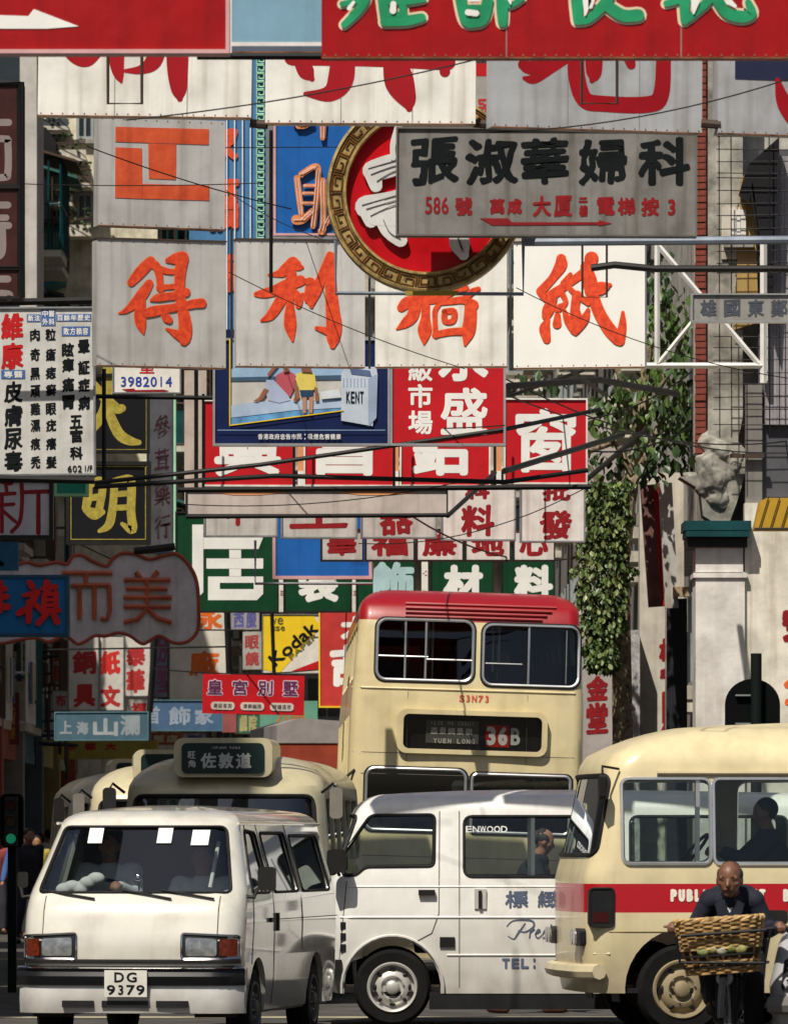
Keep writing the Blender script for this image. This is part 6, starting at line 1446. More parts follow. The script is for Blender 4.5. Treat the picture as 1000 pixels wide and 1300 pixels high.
pane('windscreen', ws3, lambda x, z: (x, B3.fy(x, z) + .018, z), GLW, e); seal('windscreen_seal', B3.front(dense(ws3), 0), .018, RUB, e)
for sg, ww in ((1, wd), (-1, wl)):
    for p in ww:
        w_ = pane('side_window', p, lambda y, z, sg=sg: (sg * (B3.sx(y, z) - .016), y, z), GLS, e)
        seal('window_frame', B3.side(dense(p), sg, .004), .017, ALU, w_)
    y0, y1 = (my(785), my(1040) + 2) if sg == 1 else (.45, 5.4)
for p in wd[:2]:
    a = sum(q[0] for q in p) / len(p)
MB().bx(.84, .89, my(884), my(889), zs0, zs1).build('window_slider', ALU, e)
seal('belt_line', [(B3.sx(y, mz(1183)) - .002, y, mz(1183)) for y in [.1 + .12 * k for k in range(47)]], .008, mat('cream_seam', (.35, .28, .15)), e, False)
seal('belt_line', [(B3.sx(y, mz(1211)) - .002, y, mz(1211)) for y in [.1 + .12 * k for k in range(47) if abs(.1 + .12 * k - wy3) > .5 and .1 + .12 * k < wy3]], .014, MBUS, e, False)
seal('roof_gutter', [(B3.sx(y, mz(982)) + .01, y, mz(982)) for y in [.6 + .12 * k for k in range(44)]], .02, mat('gutter_cream', (.5, .42, .26)), e, False)
for y in (wy3, 4.6):
    for sg in (-1, 1):
        wheel(e, sg * .82, y, .36, .2, mat('shaded_cream_wheel_paint', (.3, .24, .14), rough=.6, dirt=.7), sg, 6)  # hub cream darkened so the colour carries the arch shadow
        well(sg * .7, sg, y, .36, .49, .24, e)
MB().bx(-.9, .9, .3, 5.8, .33, .37).build('floor', BLK, e)
# corner lamp box, front bumper, lamps
q = rrect(my(722) + .16, mz(1176), my(757) + .13, mz(1128), .03, 4)
xr = B3.sx(q[0][0], 1.0); lb = MB().prism(q, xr - .12, xr + .012, 'x').build('indicator_housing', BLK, e); seal('surround', [(xr + .012, y, z) for y, z in dense(q)], .01, BLKM, lb)
pane('lens', rrect(my(727) + .15, mz(1171), my(752) + .12, mz(1158), .01, 3), lambda y, z: (xr + .016, y, z), mat('dark_red_lens', (.05, .008, .008), rough=.15), lb)
xs = [-.98 + .07 * k for k in range(29)]
mb = MB(); mb.tube([(x, B3.fy(max(-.92, min(.92, x)), .5) - .05, .5) for x in xs], .062, 8); mb.build('bumper', mat('bumper_cream', (.6, .52, .34), rough=.4), e, True)
for sg in (-1, 1):
    h = MB(); h.prism(rrect(sg * .68 - .14, .7, sg * .68 + .14, .84, .03), -.0, .12); hh = h.build('headlight', BLK, e)
    for k in (-1, 1): MB().lathe([(.065, -.045), (.06, -.03)], (sg * .68 + k * .075, .0, .77), 'y', 16).build('lamp_lens', MATS['fluted_lens'], hh)
    if sg < 0: continue
    mr = MB(); mr.prism(rrect(sg * .99 - .05, 1.86, sg * .99 + .05, 2.06, .03), .12, .17); o = mr.build('wing_mirror', BLKM, e); a_ = MB(); a_.tube([(sg * .86, .3, 2.1), (sg * .98, .15, 2.12), (sg * .99, .15, 2.06)], .01); a_.build('mirror_arm', BLKM, o)
for i, ch_ in enumerate('PUBLIC LIGHT  BUS'):
    if ch_ == ' ': continue
    u = 850 + i * 10.2
    on_skin(B3, 'side', ch_, my(u), mz(1145), my(u + (8.4 if ch_ != 'I' else 4)), mz(1129), mat('cream_letter', (.85, .8, .68)), e, .009)
for i, ch_ in enumerate('14 SEATS'):
    if ch_ != ' ': on_skin(B3, 'side', ch_, my(955 + i * 5), mz(1180), my(959 + i * 5), mz(1173), mat('red_small_letter', (.5, .05, .04)), e, .001)
cs = MB(); cs.lathe([(.045, -.003), (.045, .003)], (.7, .36, 1.6), 'y', 20); cs.build('round_sticker', mat('sticker_grey', (.45, .5, .48)), e)
MB().prism([(.35, 1.35), (.75, 1.37), (.8, .9), (.35, .9)], -.85, .85, 'x').build('dashboard', DARKIN, e)
sw_ = MB(); M_ = Matrix.Rotation(R(50), 3, 'X')
sw_.tube([Vector((.4, .95, 1.42)) + M_ @ Vector((.21 * math.cos(a), .21 * math.sin(a), 0)) for a in [k * math.pi / 12 for k in range(24)]], .015, 6, True); sw_.tube([(.4, .95, 1.42), (.4, .75, 1.2)], .02); sw_.build('steering_wheel', RUB, e, True)
for (y, xs_) in ((1.5, (.4,)), (2.3, (-.45, .45)), (3.1, (-.45, .45)), (3.9, (-.45, .45)), (4.7, (-.45, .45))):
    for x in xs_:
        st = MB(); st.prism(rpoly([(y, .9), (y + .42, .9), (y + .56, 1.62), (y + .46, 1.66), (y + .32, 1.05), (y, 1.03)], .03), x - .22, x + .22, 'x'); st.tube([(x - .2, y + .5, 1.6), (x - .2, y + .5, 1.74), (x + .2, y + .5, 1.74), (x + .2, y + .5, 1.6)], .012, 6); st.build('seat', SEATM, e)
MB().bx(-.86, .86, 1.98, 2.0, .9, 1.3).build('driver_screen', DARKIN, e)
for y in (2.02, 3.6): seal('grab_rail', [(.3, y, .9), (.3, y, 2.3)], .014, ALU, e, False)
M3 = Matrix.Translation(e.location) @ e.rotation_euler.to_matrix().to_4x4()
seated('driver of the red-banded minibus in silhouette, hands on the wheel', M3, (.4, 1.62, 1.02), mat('navy_shirt_cloth', (.03, .035, .06), rough=.9))

# ---------------------------------------------------------------- D: double-decker
D_ = 68.; pxb = F / D_
e = thing('double_decker_bus', 'cream double-decker bus with a red roof, route 36B, coming towards us', 'bus', ((583 - 500) / pxb, D_, 0), (0, R(1.7), R(1.2)))
def bz(v): return H - (v - VH) / pxb + .03
def bx_(u): return (u - 592) / pxb
zt = bz(752)
CRB = car_paint('cream_double_decker_paint', (.66, .56, .32), bands=((zt - .335, 9, (.3, .003, .007)),), coat=.4, rough=.4)
fr = lerp_tab([(.3, .05), (1.2, 0), (2.2, 0), (3.0, .03), (3.75, .12), (3.95, .2), (4.3, .6)])
hw = lerp_tab([(.3, 1.22), (1.5, 1.225), (2.9, 1.21), (3.75, 1.155), (4.2, 1.12)])
B4 = Body(fr, lambda z: 9.8, hw, .3, zt, r=.12, bow=.04, zr=.2, n=30); B4.crown = .04
wf = [rrect(bx_(475), bz(869), bx_(597), bz(792), .1, 5), rrect(bx_(610), bz(872), bx_(732), bz(795), .1, 5)]
dsp = rrect(bx_(511), bz(956), bx_(687), bz(912), .06, 5)
wlow = [rrect(bx_(466), bz(1060), bx_(592), bz(982), .09, 5), rrect(bx_(600), bz(1060), bx_(725), bz(986), .06, 5)]
m1 = MB()
for p in wf + [dsp] + wlow: m1.prism(p, -.3, .5, 'y')
m2 = MB()
sidew = [rrect(.35 + k * 1.45, bz(868), .35 + k * 1.45 + 1.3, bz(798), .06, 4) for k in range(6)] + [rrect(1.6 + k * 1.45, 1.5, 1.6 + k * 1.45 + 1.3, 2.3, .06, 4) for k in range(5)]
for p in sidew:
    for sg in (-1, 1): m2.prism(p, sg * .8, sg * 1.5, 'x')
B4.build('body', CRB, e, [m1, m2])
for p in wf + wlow:
    w_ = pane('front_window', p, lambda x, z: (x, B4.fy(x, z) + .02, z), GLS if p in wf else GLD, e)
    seal('chrome_surround', B4.front(dense(p), .006), .016, ALU, w_); x_ = [q[0] for q in p]; z_ = [q[1] for q in p]
    seal('rubber_surround', [(x * 1.0, y - .0, z) for x, y, z in B4.front(dense([((a - sum(x_) / len(x_)) * 1.035 + sum(x_) / len(x_), (b - sum(z_) / len(z_)) * 1.05 + sum(z_) / len(z_)) for a, b in p]), .002)], .014, RUB, w_)
def vb(u, v0, v1, m_=ALU, r_=.012):
    seal('window_bar', [(bx_(u), B4.fy(bx_(u), bz(v)) + .005, bz(v)) for v in (v0, (v0 + v1) / 2, v1)], r_, m_, e, False)
def hb_(v, u0, u1, m_=ALU, r_=.01):
    seal('window_bar', [(bx_(u), B4.fy(bx_(u), bz(v)) + .005, bz(v)) for u in (u0, (u0 + u1) / 2, u1)], r_, m_, e, False)
vb(511, 793, 867, GSTEEL); vb(537, 793, 867); hb_(839, 476, 540); hb_(842, 538, 596); vb(668, 796, 871); hb_(845, 613, 660, GSTEEL); vb(716, 800, 868, GSTEEL, .006)
# destination box
rim_ = rrect(bx_(503), bz(962), bx_(694), bz(906), .1, 5)
pr = MB(); pr.prism(rim_, -.045, .03, 'y', [dsp]); pr.build('display_surround', CRB, e)
MB().prism(dsp, .09, .12).build('display_back', BLK, e)
pane('display_glass', dsp, lambda x, z: (x, .0, z), glass('display_glass', (.8, .8, .8), .5), e)
def dtx(t, u0, v0, u1, v1, m_, bold=0, y=.085):
    mb = MB(); glyph_mb(mb, t, (bx_(u0) + bx_(u1)) / 2, (bz(v0) + bz(v1)) / 2, bx_(u1) - bx_(u0), bz(v0) - bz(v1), y, bold); return raw(mb, 'display_character', m_, e)
MB().bx(bx_(540), bx_(607), .083, .089, bz(948), bz(919)).build('display_blind', mat('blind_grey', (.13, .13, .12)), e)
MB().bx(bx_(616), bx_(646), .083, .089, bz(951), bz(923)).build('number_blind', mat('blind_red', (.5, .015, .01)), e)
DT = mat('blind_lettering', (.78, .78, .7))
for i, ch_ in enumerate('荔景調景嶺'): dtx(ch_, 546 + i * 11, 928, 555 + i * 11, 937, DT, .002, .08)
for i, ch_ in enumerate('(LOK MA CHAU)'):
    if ch_ != ' ': dtx(ch_, 546 + i * 4.3, 920, 549 + i * 4.3, 925, DT, 0, .08)
for i, ch_ in enumerate('YUEN LONG'):
    if ch_ != ' ': dtx(ch_, 550 + i * 6, 942, 554.5 + i * 6, 948, DT, .002, .08)
dtx('3', 617, 925, 629, 949, WTX, .012, .08); dtx('6', 632, 925, 644, 949, WTX, .012, .08); dtx('B', 648, 926, 660, 948, mat('pale_green_white', (.6, .68, .6)), .008, .08)
for i, ch_ in enumerate('S3N73'): on_skin(B4, 'front', ch_, bx_(581 + i * 8), bz(895), bx_(587.5 + i * 8), bz(886), mat('red_fleet_number', (.55, .09, .05)), e, .003)
# louvres on the roof dome
for k in range(4):
    z = bz(771 + k * 5.5)
    seal('roof_louvre', [(x, B4.fy(x, z) - .012, z) for x in [bx_(510) + (bx_(702 - 6 * k) - bx_(510)) * j / 12 for j in range(13)]], .018, CRB, e, False)
for zz in (1.35, 2.2, bz(962)): seal('panel_seam', [(x, B4.fy(x, zz) - .0005, zz) for x in [-1.18 + .1 * k for k in range(24)]], .0035, MATS['grey_seam'], e, False)
for xx in (-.62, .62): seal('panel_seam', [(xx, B4.fy(xx, z) - .0005, z) for z in [bz(975) + .02 + .1 * k for k in range(2)] + [bz(884)]], .003, MATS['grey_seam'], e, False)
rv = MB()
for k in range(44):
    for zz in (bz(882), bz(964)): x = -1.1 + .05 * k; rv.ball((x, B4.fy(x, zz), zz), (.006, .004, .006), 4)
tag(rv.build('rivets', CRB, e), kind='stuff')
seal('waist_rail', [(x, B4.fy(x, bz(880)) - .004, bz(880)) for x in [-1.2 + .1 * k for k in range(25)]], .012, CRB, e, False)
for sg in (-1, 1):
    for p in sidew: pane('side_window', p, lambda y, z, sg=sg: (sg * (B4.sx(y, z) - .02), y, z), GLD, e)
    for k in range(9): seal('side_rib', [(sg * (B4.sx(1.0, z) + .004), .6 + k, z) for z in (.6, 1.5, 2.4, 2.8)], .012, CRB, e, False)
MB().bx(-1.17, 1.17, .6, 9.6, 2.38, 2.46).build('upper_floor', DARKIN, e); MB().bx(-1.18, 1.18, .2, 9.6, .33, .4).build('lower_floor', DARKIN, e)
MB().bx(-1.1, 1.1, 9.5, 9.6, .4, 3.8).build('rear_bulkhead', DARKIN, e)
for lv, n_ in ((2.46, 8), (.4, 7)):
    for k in range(n_):
        for x in (-.75, .75):
            st = MB(); st.bx(x - .4, x + .4, .9 + k + .4, .9 + k + .5, lv + .3, lv + .95); st.bx(x - .4, x + .4, .9 + k, .9 + k + .45, lv + .3, lv + .42); st.build('seat', mat('brown_vinyl', (.07, .03, .02), rough=.5), e)
for x in (-.35, .35):
    for y in (1.4, 3.2): seal('grab_pole', [(x, y, 2.46), (x, y, 4.0)], .018, ALU, e, False)
for y in (1.5, 6.9):
    for sg in (-1, 1): wheel(e, sg * 1.05, y, .5, .28, MATS['shaded_cream_wheel_paint'], sg, 8)
for sg in (-1, 1):
    mr = MB(); mr.ball((sg * 1.33, -.02, bz(1020)), (.075, .03, .12), 10); o = mr.build('wing_mirror', mat('mirror_shell_cream', (.5, .45, .3)), e, True); a_ = MB(); a_.tube([(sg * 1.15, .05, bz(985)), (sg * 1.33, .0, bz(1005))], .015); a_.build('mirror_arm', BLKM, o)
MB().bx(bx_(552), bx_(582), .5, .56, bz(1002), bz(990)).build('cab_notice', mat('orange_notice', (.5, .12, .05)), e)
MB().lathe([(.08, .3), (.07, .33)], (bx_(585), 0, bz(1003)), 'y', 16).build('cab_mirror', ALU, e)
M4 = Matrix.Translation(e.location) @ e.rotation_euler.to_matrix().to_4x4()
seated('upper deck passenger in a dark top behind the right front window of the double-decker', M4, (.42, 1.75, 2.74), mat('dark_top_cloth', (.03, .03, .04)))
MB().bx(-1.0, -.45, 2.5, 2.52, 3.0, 3.6).build('interior_poster', mat('interior_orange', (.6, .14, .06)), e)

# ---------------------------------------------------------------- E: queue of shaded minibuses at the left
def shadow_bus(u, D, yaw, label, sign, w=1.0, group='queue of minibuses behind the DG 9379 van'):
    p_ = F / D
    e = thing('minibus', label, 'minibus', ((u - 500) / p_, D, 0), (0, 0, R(yaw)), group)
    z = lambda v: H - (v - VH) / p_
    fr = lerp_tab([(.3, .05), (1.3, 0), (1.4, .02), (2.1, .2), (2.5, .8)])
    hw = lerp_tab([(.3, .98), (1.3, .98), (2.1, .92), (2.5, .84)])
    b = Body(fr, lambda z_: 6, hw, .35, 2.42, r=.26, bow=.12, zr=.3); b.crown = .06
    ws = rpoly([(-.88, 1.35), (.88, 1.35), (.83, 2.02), (-.83, 2.02)], .08, 4)
    side = [rrect(.7 + k, 1.4, .7 + k + .88, 2.0, .07, 4) for k in range(5)]
    m = MB()
    for q in side:
        for sg in (-1, 1): m.prism(q, sg * .5, sg * 1.3, 'x')
    paint = car_paint('shaded_cream_bus_paint', (.5, .45, .29), coat=.3, dirt=.4) if sign else car_paint('pale_cream_bus_paint', (.62, .55, .36), coat=.3)  # front bus takes a darker copy of the cream, shade included in the paint
    b.build('body', paint, e, [cuty(ws, -.4, 1.2), m])
    pane('windscreen', ws, lambda x, z_: (x, b.fy(x, z_) + .018, z_), GLW, e); seal('windscreen_seal', b.front(dense(ws), 0), .02, RUB, e)
    for sg in (-1, 1):
        for q in side: pane('side_window', q, lambda y, z_, sg=sg: (sg * (b.sx(y, z_) - .02), y, z_), GLD, e)
        for y in (1.1, 4.8): wheel(e, sg * .85, y, .36, .2, MATS['shaded_cream_wheel_paint'], sg, 6)
        mr = MB(); mr.prism(rrect(sg * 1.06 - .06, 1.8, sg * 1.06 + .06, 2.1, .04), .12, .2); o = mr.build('wing_mirror', mat('grey_mirror_shell', (.22, .2, .17)), e, True); a_ = MB(); a_.tube([(sg * .92, .2, 2.05), (sg * 1.03, .16, 2.14), (sg * 1.06, .16, 2.08)], .014); a_.build('mirror_arm', BLKM, o)
    # roof destination box
    bx = MB(); q = rrect(-.46 * w, 2.2, .46 * w, 2.58, .09, 5); bx.prism(q, .18, 1.3, 'y'); o = bx.build('destination_box', paint, e, True)
    gl = rrect(-.385 * w, 2.235, .385 * w, 2.53, .05, 4); MB().prism(gl, .16, .185, 'y').build('display', mat('dark_blind_green', (.01, .025, .025), rough=.3), o)
    if sign:
        mt = mat('blind_white', (.5, .52, .5)); 
        for i, ch_ in enumerate('佐敦道'):
            mb = MB(); glyph_mb(mb, ch_, -.135 + i * .165, 2.36, .145, .15, .157, .005, .03, i); raw(mb, 'display_character', mt, o)
        mb = MB(); glyph_mb(mb, '旺', -.29, 2.415, .07, .07, .157, .002); glyph_mb(mb, '角', -.29, 2.33, .07, .07, .157, .002)
        for i, ch_ in enumerate('Jordan Road'):
            if ch_ != ' ': glyph_mb(mb, ch_, -.1 + i * .025, 2.485, .02, .024, .157, 0)
        tag(raw(mb, 'display_print', mt, o), kind='stuff')
    MB().prism([(.4, 1.3), (.8, 1.32), (.8, .9), (.4, .9)], -.85, .85, 'x').build('dashboard', DARKIN, e)
    for x in (-.4, .4):
        st = MB(); st.prism(rrect(x - .24, .9, x + .24, 1.6, .08), 1.6, 1.75); st.build('seat', SEATM, e)
    if sign:
        pane('windscreen_notice', [(-.62, 1.84), (-.22, 1.86), (-.22, 2.0), (-.62, 2.0)], lambda x, z_: (x, b.fy(x, z_) + .03, z_), mat('notice_pale', (.55, .6, .45)), e)
        mb = MB()
        for i, ch_ in enumerate('旺角佐敦'): glyph_mb(mb, ch_, -.56 + i * .09, 1.95, .07, .06, 0, .001)
        mb.v = [(x, b.fy(x, z_) + .026, z_) for x, y, z_ in mb.v]; tag(raw(mb, 'notice_print', mat('notice_green', (.05, .25, .06)), e), kind='stuff')
    e.scale = (1, 1, .965)
    return e, b
e5, b5 = shadow_bus(281, 61, -3, 'shade-toned cream minibus whose roof box reads Jordan Road, behind the DG 9379 van', True)
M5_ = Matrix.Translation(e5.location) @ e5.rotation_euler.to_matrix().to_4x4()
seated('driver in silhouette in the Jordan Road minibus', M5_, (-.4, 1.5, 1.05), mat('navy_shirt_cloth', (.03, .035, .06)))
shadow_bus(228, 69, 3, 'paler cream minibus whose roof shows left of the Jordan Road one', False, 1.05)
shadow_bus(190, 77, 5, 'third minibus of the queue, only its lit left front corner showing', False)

# ---------------------------------------------------------------- F: red-brown box lorry behind the double-decker
D_ = 92; p_ = F / D_
e = thing('box_lorry', 'dull red box lorry between the minibus queue and the double-decker', 'lorry', ((425 - 500) / p_, D_, 0), (0, 0, R(6)))
zr_ = H + (VH - 912) / p_
MB().bx(-.8, 1.0, 0, 4.5, .9, zr_ - .35).build('cargo_box', mat('oxide_red_paint', (.3, .05, .025), dirt=.5, rough=.6), e)
MB().prism([(-.82, zr_ - .35), (1.02, zr_ - .35), (1.0, zr_ - .1), (-.5, zr_), (-.82, zr_ - .1)], -.02, 4.5).build('roof_lip', mat('dusty_grey_roof', (.3, .27, .26)), e)
cb = MB(); cb.prism(rpoly([(-1.6, .4), (0, .4), (0, 2.0), (-1.1, 2.0), (-1.5, 1.3)], .08), -.85, .85, 'x'); cb.build('cab', mat('lorry_cab_paint', (.25, .2, .17)), e)
for y in (-.9, 3.4):
    for sg in (-1, 1): wheel(e, sg * .75, y, .38, .22, GSTEEL, sg, 6)
# ---------------------------------------------------------------- G: silver car nosing in at the right edge
D_ = 42.; p_ = F / D_
e = thing('silver_car', 'silver car with a black barred grille nosing in at the lower right edge', 'car', ((1137 - 500) / p_, D_, 0), (0, 0, R(-5)))
z = lambda v: H - (v - VH) / p_
fr = lerp_tab([(.2, .06), (.45, 0), (.62, .02), (.8, .12), (.93, .35)])
hw = lerp_tab([(.2, .78), (.6, .82), (.99, .74)])
b7 = Body(fr, lambda z_: 4.4, hw, .22, 1.03, r=.22, bow=.1, zr=.16); b7.crown = .02
m_ = MB()
for y in (.85, 3.4):
    for sg in (-1, 1): m_.prism(arch(y, .35, .3), sg * .5, sg * 1.1, 'x')
SIL = car_paint('silver_car_paint', (.5, .51, .53), coat=.6, rough=.3); b7.build('body', SIL, e, [m_])
fr = lerp_tab([(.9, 1.3), (1.4, 1.95), (1.45, 2.1)]); hw = lerp_tab([(.9, .74), (1.4, .58)])
b8 = Body(fr, lerp_tab([(.9, 3.9), (1.45, 3.3)]), hw, .93, 1.42, r=.14, bow=.06, zr=.06)
gq = rpoly([(-.62, .98), (.62, .98), (.52, 1.34), (-.52, 1.34)], .05); g2_ = [rpoly([(1.75, .99), (2.35, .99), (2.35, 1.33), (2.1, 1.33)], .04), rpoly([(2.45, .99), (3.3, .99), (3.1, 1.33), (2.45, 1.33)], .04)]
m_ = MB()
for q in g2_:
    for sg in (-1, 1): m_.prism(q, sg * .4, sg * 1., 'x')
b8.build('cabin', SIL, e, [cuty(gq, 1.0, 2.6), m_]); pane('windscreen', gq, lambda x, z_: (x, b8.fy(x, z_) + .01, z_), GLW, e)
for sg in (-1, 1):
    for q in g2_: pane('side_window', q, lambda y, z_, sg=sg: (sg * (b8.sx(y, z_) - .01), y, z_), GLD, e)
    for y in (.85, 3.4): wheel(e, sg * .7, y, .29, .17, ALU, sg, 8)
    mr = MB(); mr.prism(rrect(sg * .80 - .1, z(1176), sg * .80 + .1, z(1157), .03), .42, .48); mr.tube([(sg * .7, .55, .95), (sg * .78, .47, z(1172))], .015); mr.build('wing_mirror', BLKM, e)
gp = MB(); gq = rpoly([(-.74, .57), (.74, .57), (.72, .78), (-.72, .78)], .04)
gr = pane('grille', gq, lambda x, z_: (x, b7.fy(x, z_) - .012, z_), BLK, e)
for k in range(5): seal('grille_bar', [(x, b7.fy(x, .6 + k * .038) - .022, .6 + k * .038) for x in [-.7 + .1 * j for j in range(15)]], .008, mat('dark_chrome', (.12, .12, .12), metal=.8, rough=.3), gr, False)
lm = MB()
for a, b_, w_ in (((-.55, .51), (-.53, .63), .014), ((-.53, .63), (-.5, .6), .012), ((-.54, .57), (-.49, .58), .01), ((-.54, .55), (-.5, .51), .01), ((-.55, .6), (-.58, .62), .008)):
    lm.tube([(a[0], b7.fy(a[0], a[1]) - .035, a[1] + .1), (b_[0], b7.fy(b_[0], b_[1]) - .035, b_[1] + .1)], w_ * .6, 5)
tag(lm.build('rampant_emblem', ALU, gr), kind='stuff')
mb = MB(); mb.tube([(x, b7.fy(max(-.76, min(.76, x)), .38) - .07, .48) for x in [-.8 + .08 * j for j in range(21)]], .06, 8); mb.build('bumper', mat('grey_bumper', (.2, .19, .18), rough=.5), e, True)
pl = MB(); pl.bx(-.66, -.3, b7.fy(-.5, .38) - .17, b7.fy(-.5, .38) - .155, .4, .52); pl.build('number_plate', mat('dull_plate', (.35, .33, .3)), e)
mb = MB()
for i, ch_ in enumerate('CL2854'): glyph_mb(mb, ch_, -.63 + i * .057, .46, .036, .07, b7.fy(-.5, .38) - .172, .003)
tag(raw(mb, 'plate_characters', INK, e), kind='stuff')
# ================================================================== overhead wires, supports
WG = 'thin wires strung over the street'
for i, (a, b, sg_, r_) in enumerate((((0, 232, 51), (330, 232, 51), .02, .004), ((110, 185, 49), (370, 265, 50), .03, .005), ((160, 152, 43.4), (640, 66, 43), .05, .005), ((560, 168, 44), (1000, 100, 43.5), .1, .005), ((285, 187, 74), (500, 186, 74), .0, .006),
                                     ((430, 310, 49), (285, 240, 60), .05, .004), ((270, 515, 62), (640, 540, 59.5), .1, .006), ((290, 345, 51.3), (590, 468, 51.3), .05, .004), ((655, 365, 51.3), (1000, 480, 51.5), .1, .004), ((640, 480, 62), (1000, 575, 72), .2, .008),
                                     ((640, 500, 63), (1000, 560, 74), .2, .008), ((60, 825, 100), (300, 821, 100), .0, .014), ((190, 848, 100), (440, 846, 96), .1, .01), ((100, 690, 88), (440, 760, 95), .3, .01), ((220, 800, 98), (310, 800, 98), 0, .012), ((230, 640, 61), (600, 608, 61), .1, .005),
                                     ((455, 690, 70), (760, 610, 70), .2, .006), ((500, 640, 66), (760, 700, 80), .3, .01), ((640, 520, 70), (880, 470, 75), .3, .01), ((700, 560, 72), (880, 540, 75), .2, .01))):
    wire('thin dark wire crossing %s' % ('in front of the dark brown box signs', 'the angular orange character', 'the first big white board', 'the hooked character board', 'the neon boards', 'beside the round sign', 'the cigarette billboard', 'below the second orange character', 'the brightest white board', 'towards the brick strip', 'just above the previous wire by the brick strip', 'above the far copper shop board', 'above the red banner',
         'behind the cloud sign', 'beside the far orange letters', 'the long pale board', 'the crimson row', 'beside the leaves', 'above the tree', 'in front of the tree')[i], a, b, sg_, r_, group=WG)
BG = 'thick black cables and beams'
for i, (pts, r_, sq) in enumerate((([(120, 613, 60), (330, 590, 60), (640, 545, 60), (760, 520, 62)], .02, False), ([(120, 618, 59.8), (350, 604, 60), (640, 612, 60.5), (745, 597, 61)], .022, False), ([(225, 622, 61.5), (750, 618, 61.5)], .024, True),
                                     ([(236, 656, 61.8), (568, 654, 61.8)], .02, True), ([(568, 655, 61.8), (628, 600, 64)], .022, False), ([(640, 598, 62), (790, 552, 66)], .03, False), ([(120, 503, 64), (270, 505, 64)], .022, True), ([(132, 468, 64), (132, 618, 64)], .02, True), ([(249, 470, 64), (249, 620, 64)], .02, True),
                                     ([(-20, 384, 55.5), (125, 381, 55.5)], .03, True), ([(-20, 607, 55.7), (120, 610, 55.7)], .03, True), ([(170, 700, 78), (222, 694, 78)], .045, False), ([(645, 490, 66), (760, 482, 68), (860, 500, 72)], .035, False), ([(640, 505, 66), (740, 470, 68)], .02, False), ([(690, 655, 72), (820, 545, 76)], .03, False),
                                     ([(0, 105, 50), (26, 104, 50), (27, 378, 50)], .03, True), ([(183, 806, 104), (197, 806, 104), (190, 905, 104)], .05, True), ([(735, 628, 72), (745, 506, 72)], .014, True), ([(288, 770, 100), (291, 856, 100)], .05, True), ([(345, 778, 102), (348, 860, 102)], .03, True), ([(725, 470, 62), (766, 500, 64)], .02, False))):
    bar('%s black or rusty steel member %s' % (('thick', 'thin', 'long')[i % 3], ('sagging over the red row', 'running under the red row', 'carrying the red row along its feet', 'under the long pale board', 'slanting up from the pale board corner', 'slanting into the leaves', 'above the gold-lettered black board', 'upright left of the black boards',
        'upright right of the black boards', 'above the clinic board', 'below the clinic board', 'pointing left of the green board', 'over the tree top', 'crossing over the last red board', 'slanting before the tree', 'framing the dark brown boxes', 'beside the crimson far pair', 'right of the last red board', 'right of the orange far letters', 'behind the yellow sign', 'propping the brightest board')[i]),
        pts, r_, BLKM, 'steel_member', 'steel member', BG, sq)
# tangle of scaffold wires in the far left
e = thing('wire_tangle', 'dense tangle of dark ladders and wires between the far signs at the left', 'scaffold', P(55, 870, 119))
c0 = P(55, 870, 119)
for i in range(46):
    a = (rnd.uniform(22, 90), rnd.uniform(812, 950)); d = rnd.choice(((rnd.uniform(20, 50), rnd.uniform(-3, 3)), (rnd.uniform(-2, 2), rnd.uniform(20, 60))))
    MB().tube([P(*a, 119) - c0, P(a[0] + d[0], a[1] + d[1], 119 + rnd.uniform(-.5, .5)) - c0], rnd.uniform(.012, .035), 4).build('rod', IRON if i % 3 else mat('blue_grey_rod', (.05, .07, .09)), e)
# ================================================================== tree and hanging vine
def leaf_mesh(name, s_):
    me = bpy.data.meshes.new(name); v = [(0, 0, 0), (.32, .3, .06), (.28, .7, .03), (0, 1, -.1), (-.28, .7, .03), (-.32, .3, .06), (0, .5, -.02)]
    me.from_pydata([(a * s_, b * s_, c * s_) for a, b, c in v], [], [(0, 1, 6), (1, 2, 6), (2, 3, 6), (3, 4, 6), (4, 5, 6), (5, 0, 6)]); return me
LEAFS = [mat('vine_leaf_%d' % i, c, rough=.45, var=.3, spec=.5) for i, c in enumerate(((.08, .14, .03), (.15, .21, .05), (.035, .075, .02), (.26, .31, .11)))]
def foliage(name, pts, size, parent, m, seed=0, droop=.5):
    r_ = random.Random(seed); mb = MB()
    for p in pts:
        s_ = size * r_.uniform(.4, 1.35); M_ = Matrix.Rotation(r_.uniform(0, 6.28), 3, 'Z') @ Matrix.Rotation(r_.uniform(-1.9, .3) * droop - .7, 3, 'X') @ Matrix.Rotation(r_.uniform(-.6, .6), 3, 'Y')
        vs = [M_ @ Vector((a * s_, b * s_, c * s_)) + Vector(p) for a, b, c in ((0, 0, 0), (.34, .4, .06), (.2, .8, .02), (0, 1, -.1), (-.2, .8, .02), (-.34, .4, .06))]
        k = len(mb.v); mb.v += [tuple(v) for v in vs]; mb.f += [(k, k + 1, k + 2, k + 3), (k, k + 3, k + 4, k + 5)]
    me = bpy.data.meshes.new(name); me.from_pydata(mb.v, [], mb.f); return link(name, me, m, parent)
D_ = 77.; k = D_ / F
e = thing('tree', 'leafy street tree with a spotted trunk behind the red-edged boards', 'tree', ((790 - 500) * k, D_, 0))
def q3(u, v, dy=0): return ((u - 790) * k, dy, P(0, v, D_).z)
tb = MB(); tb.tube([q3(792, 1260), q3(791, 1000), q3(789, 850), q3(788, 720, .2), q3(800, 620, .3), q3(815, 520, .3), q3(825, 430, .2)], [.15, .13, .12, .11, .1, .08, .05], 10)
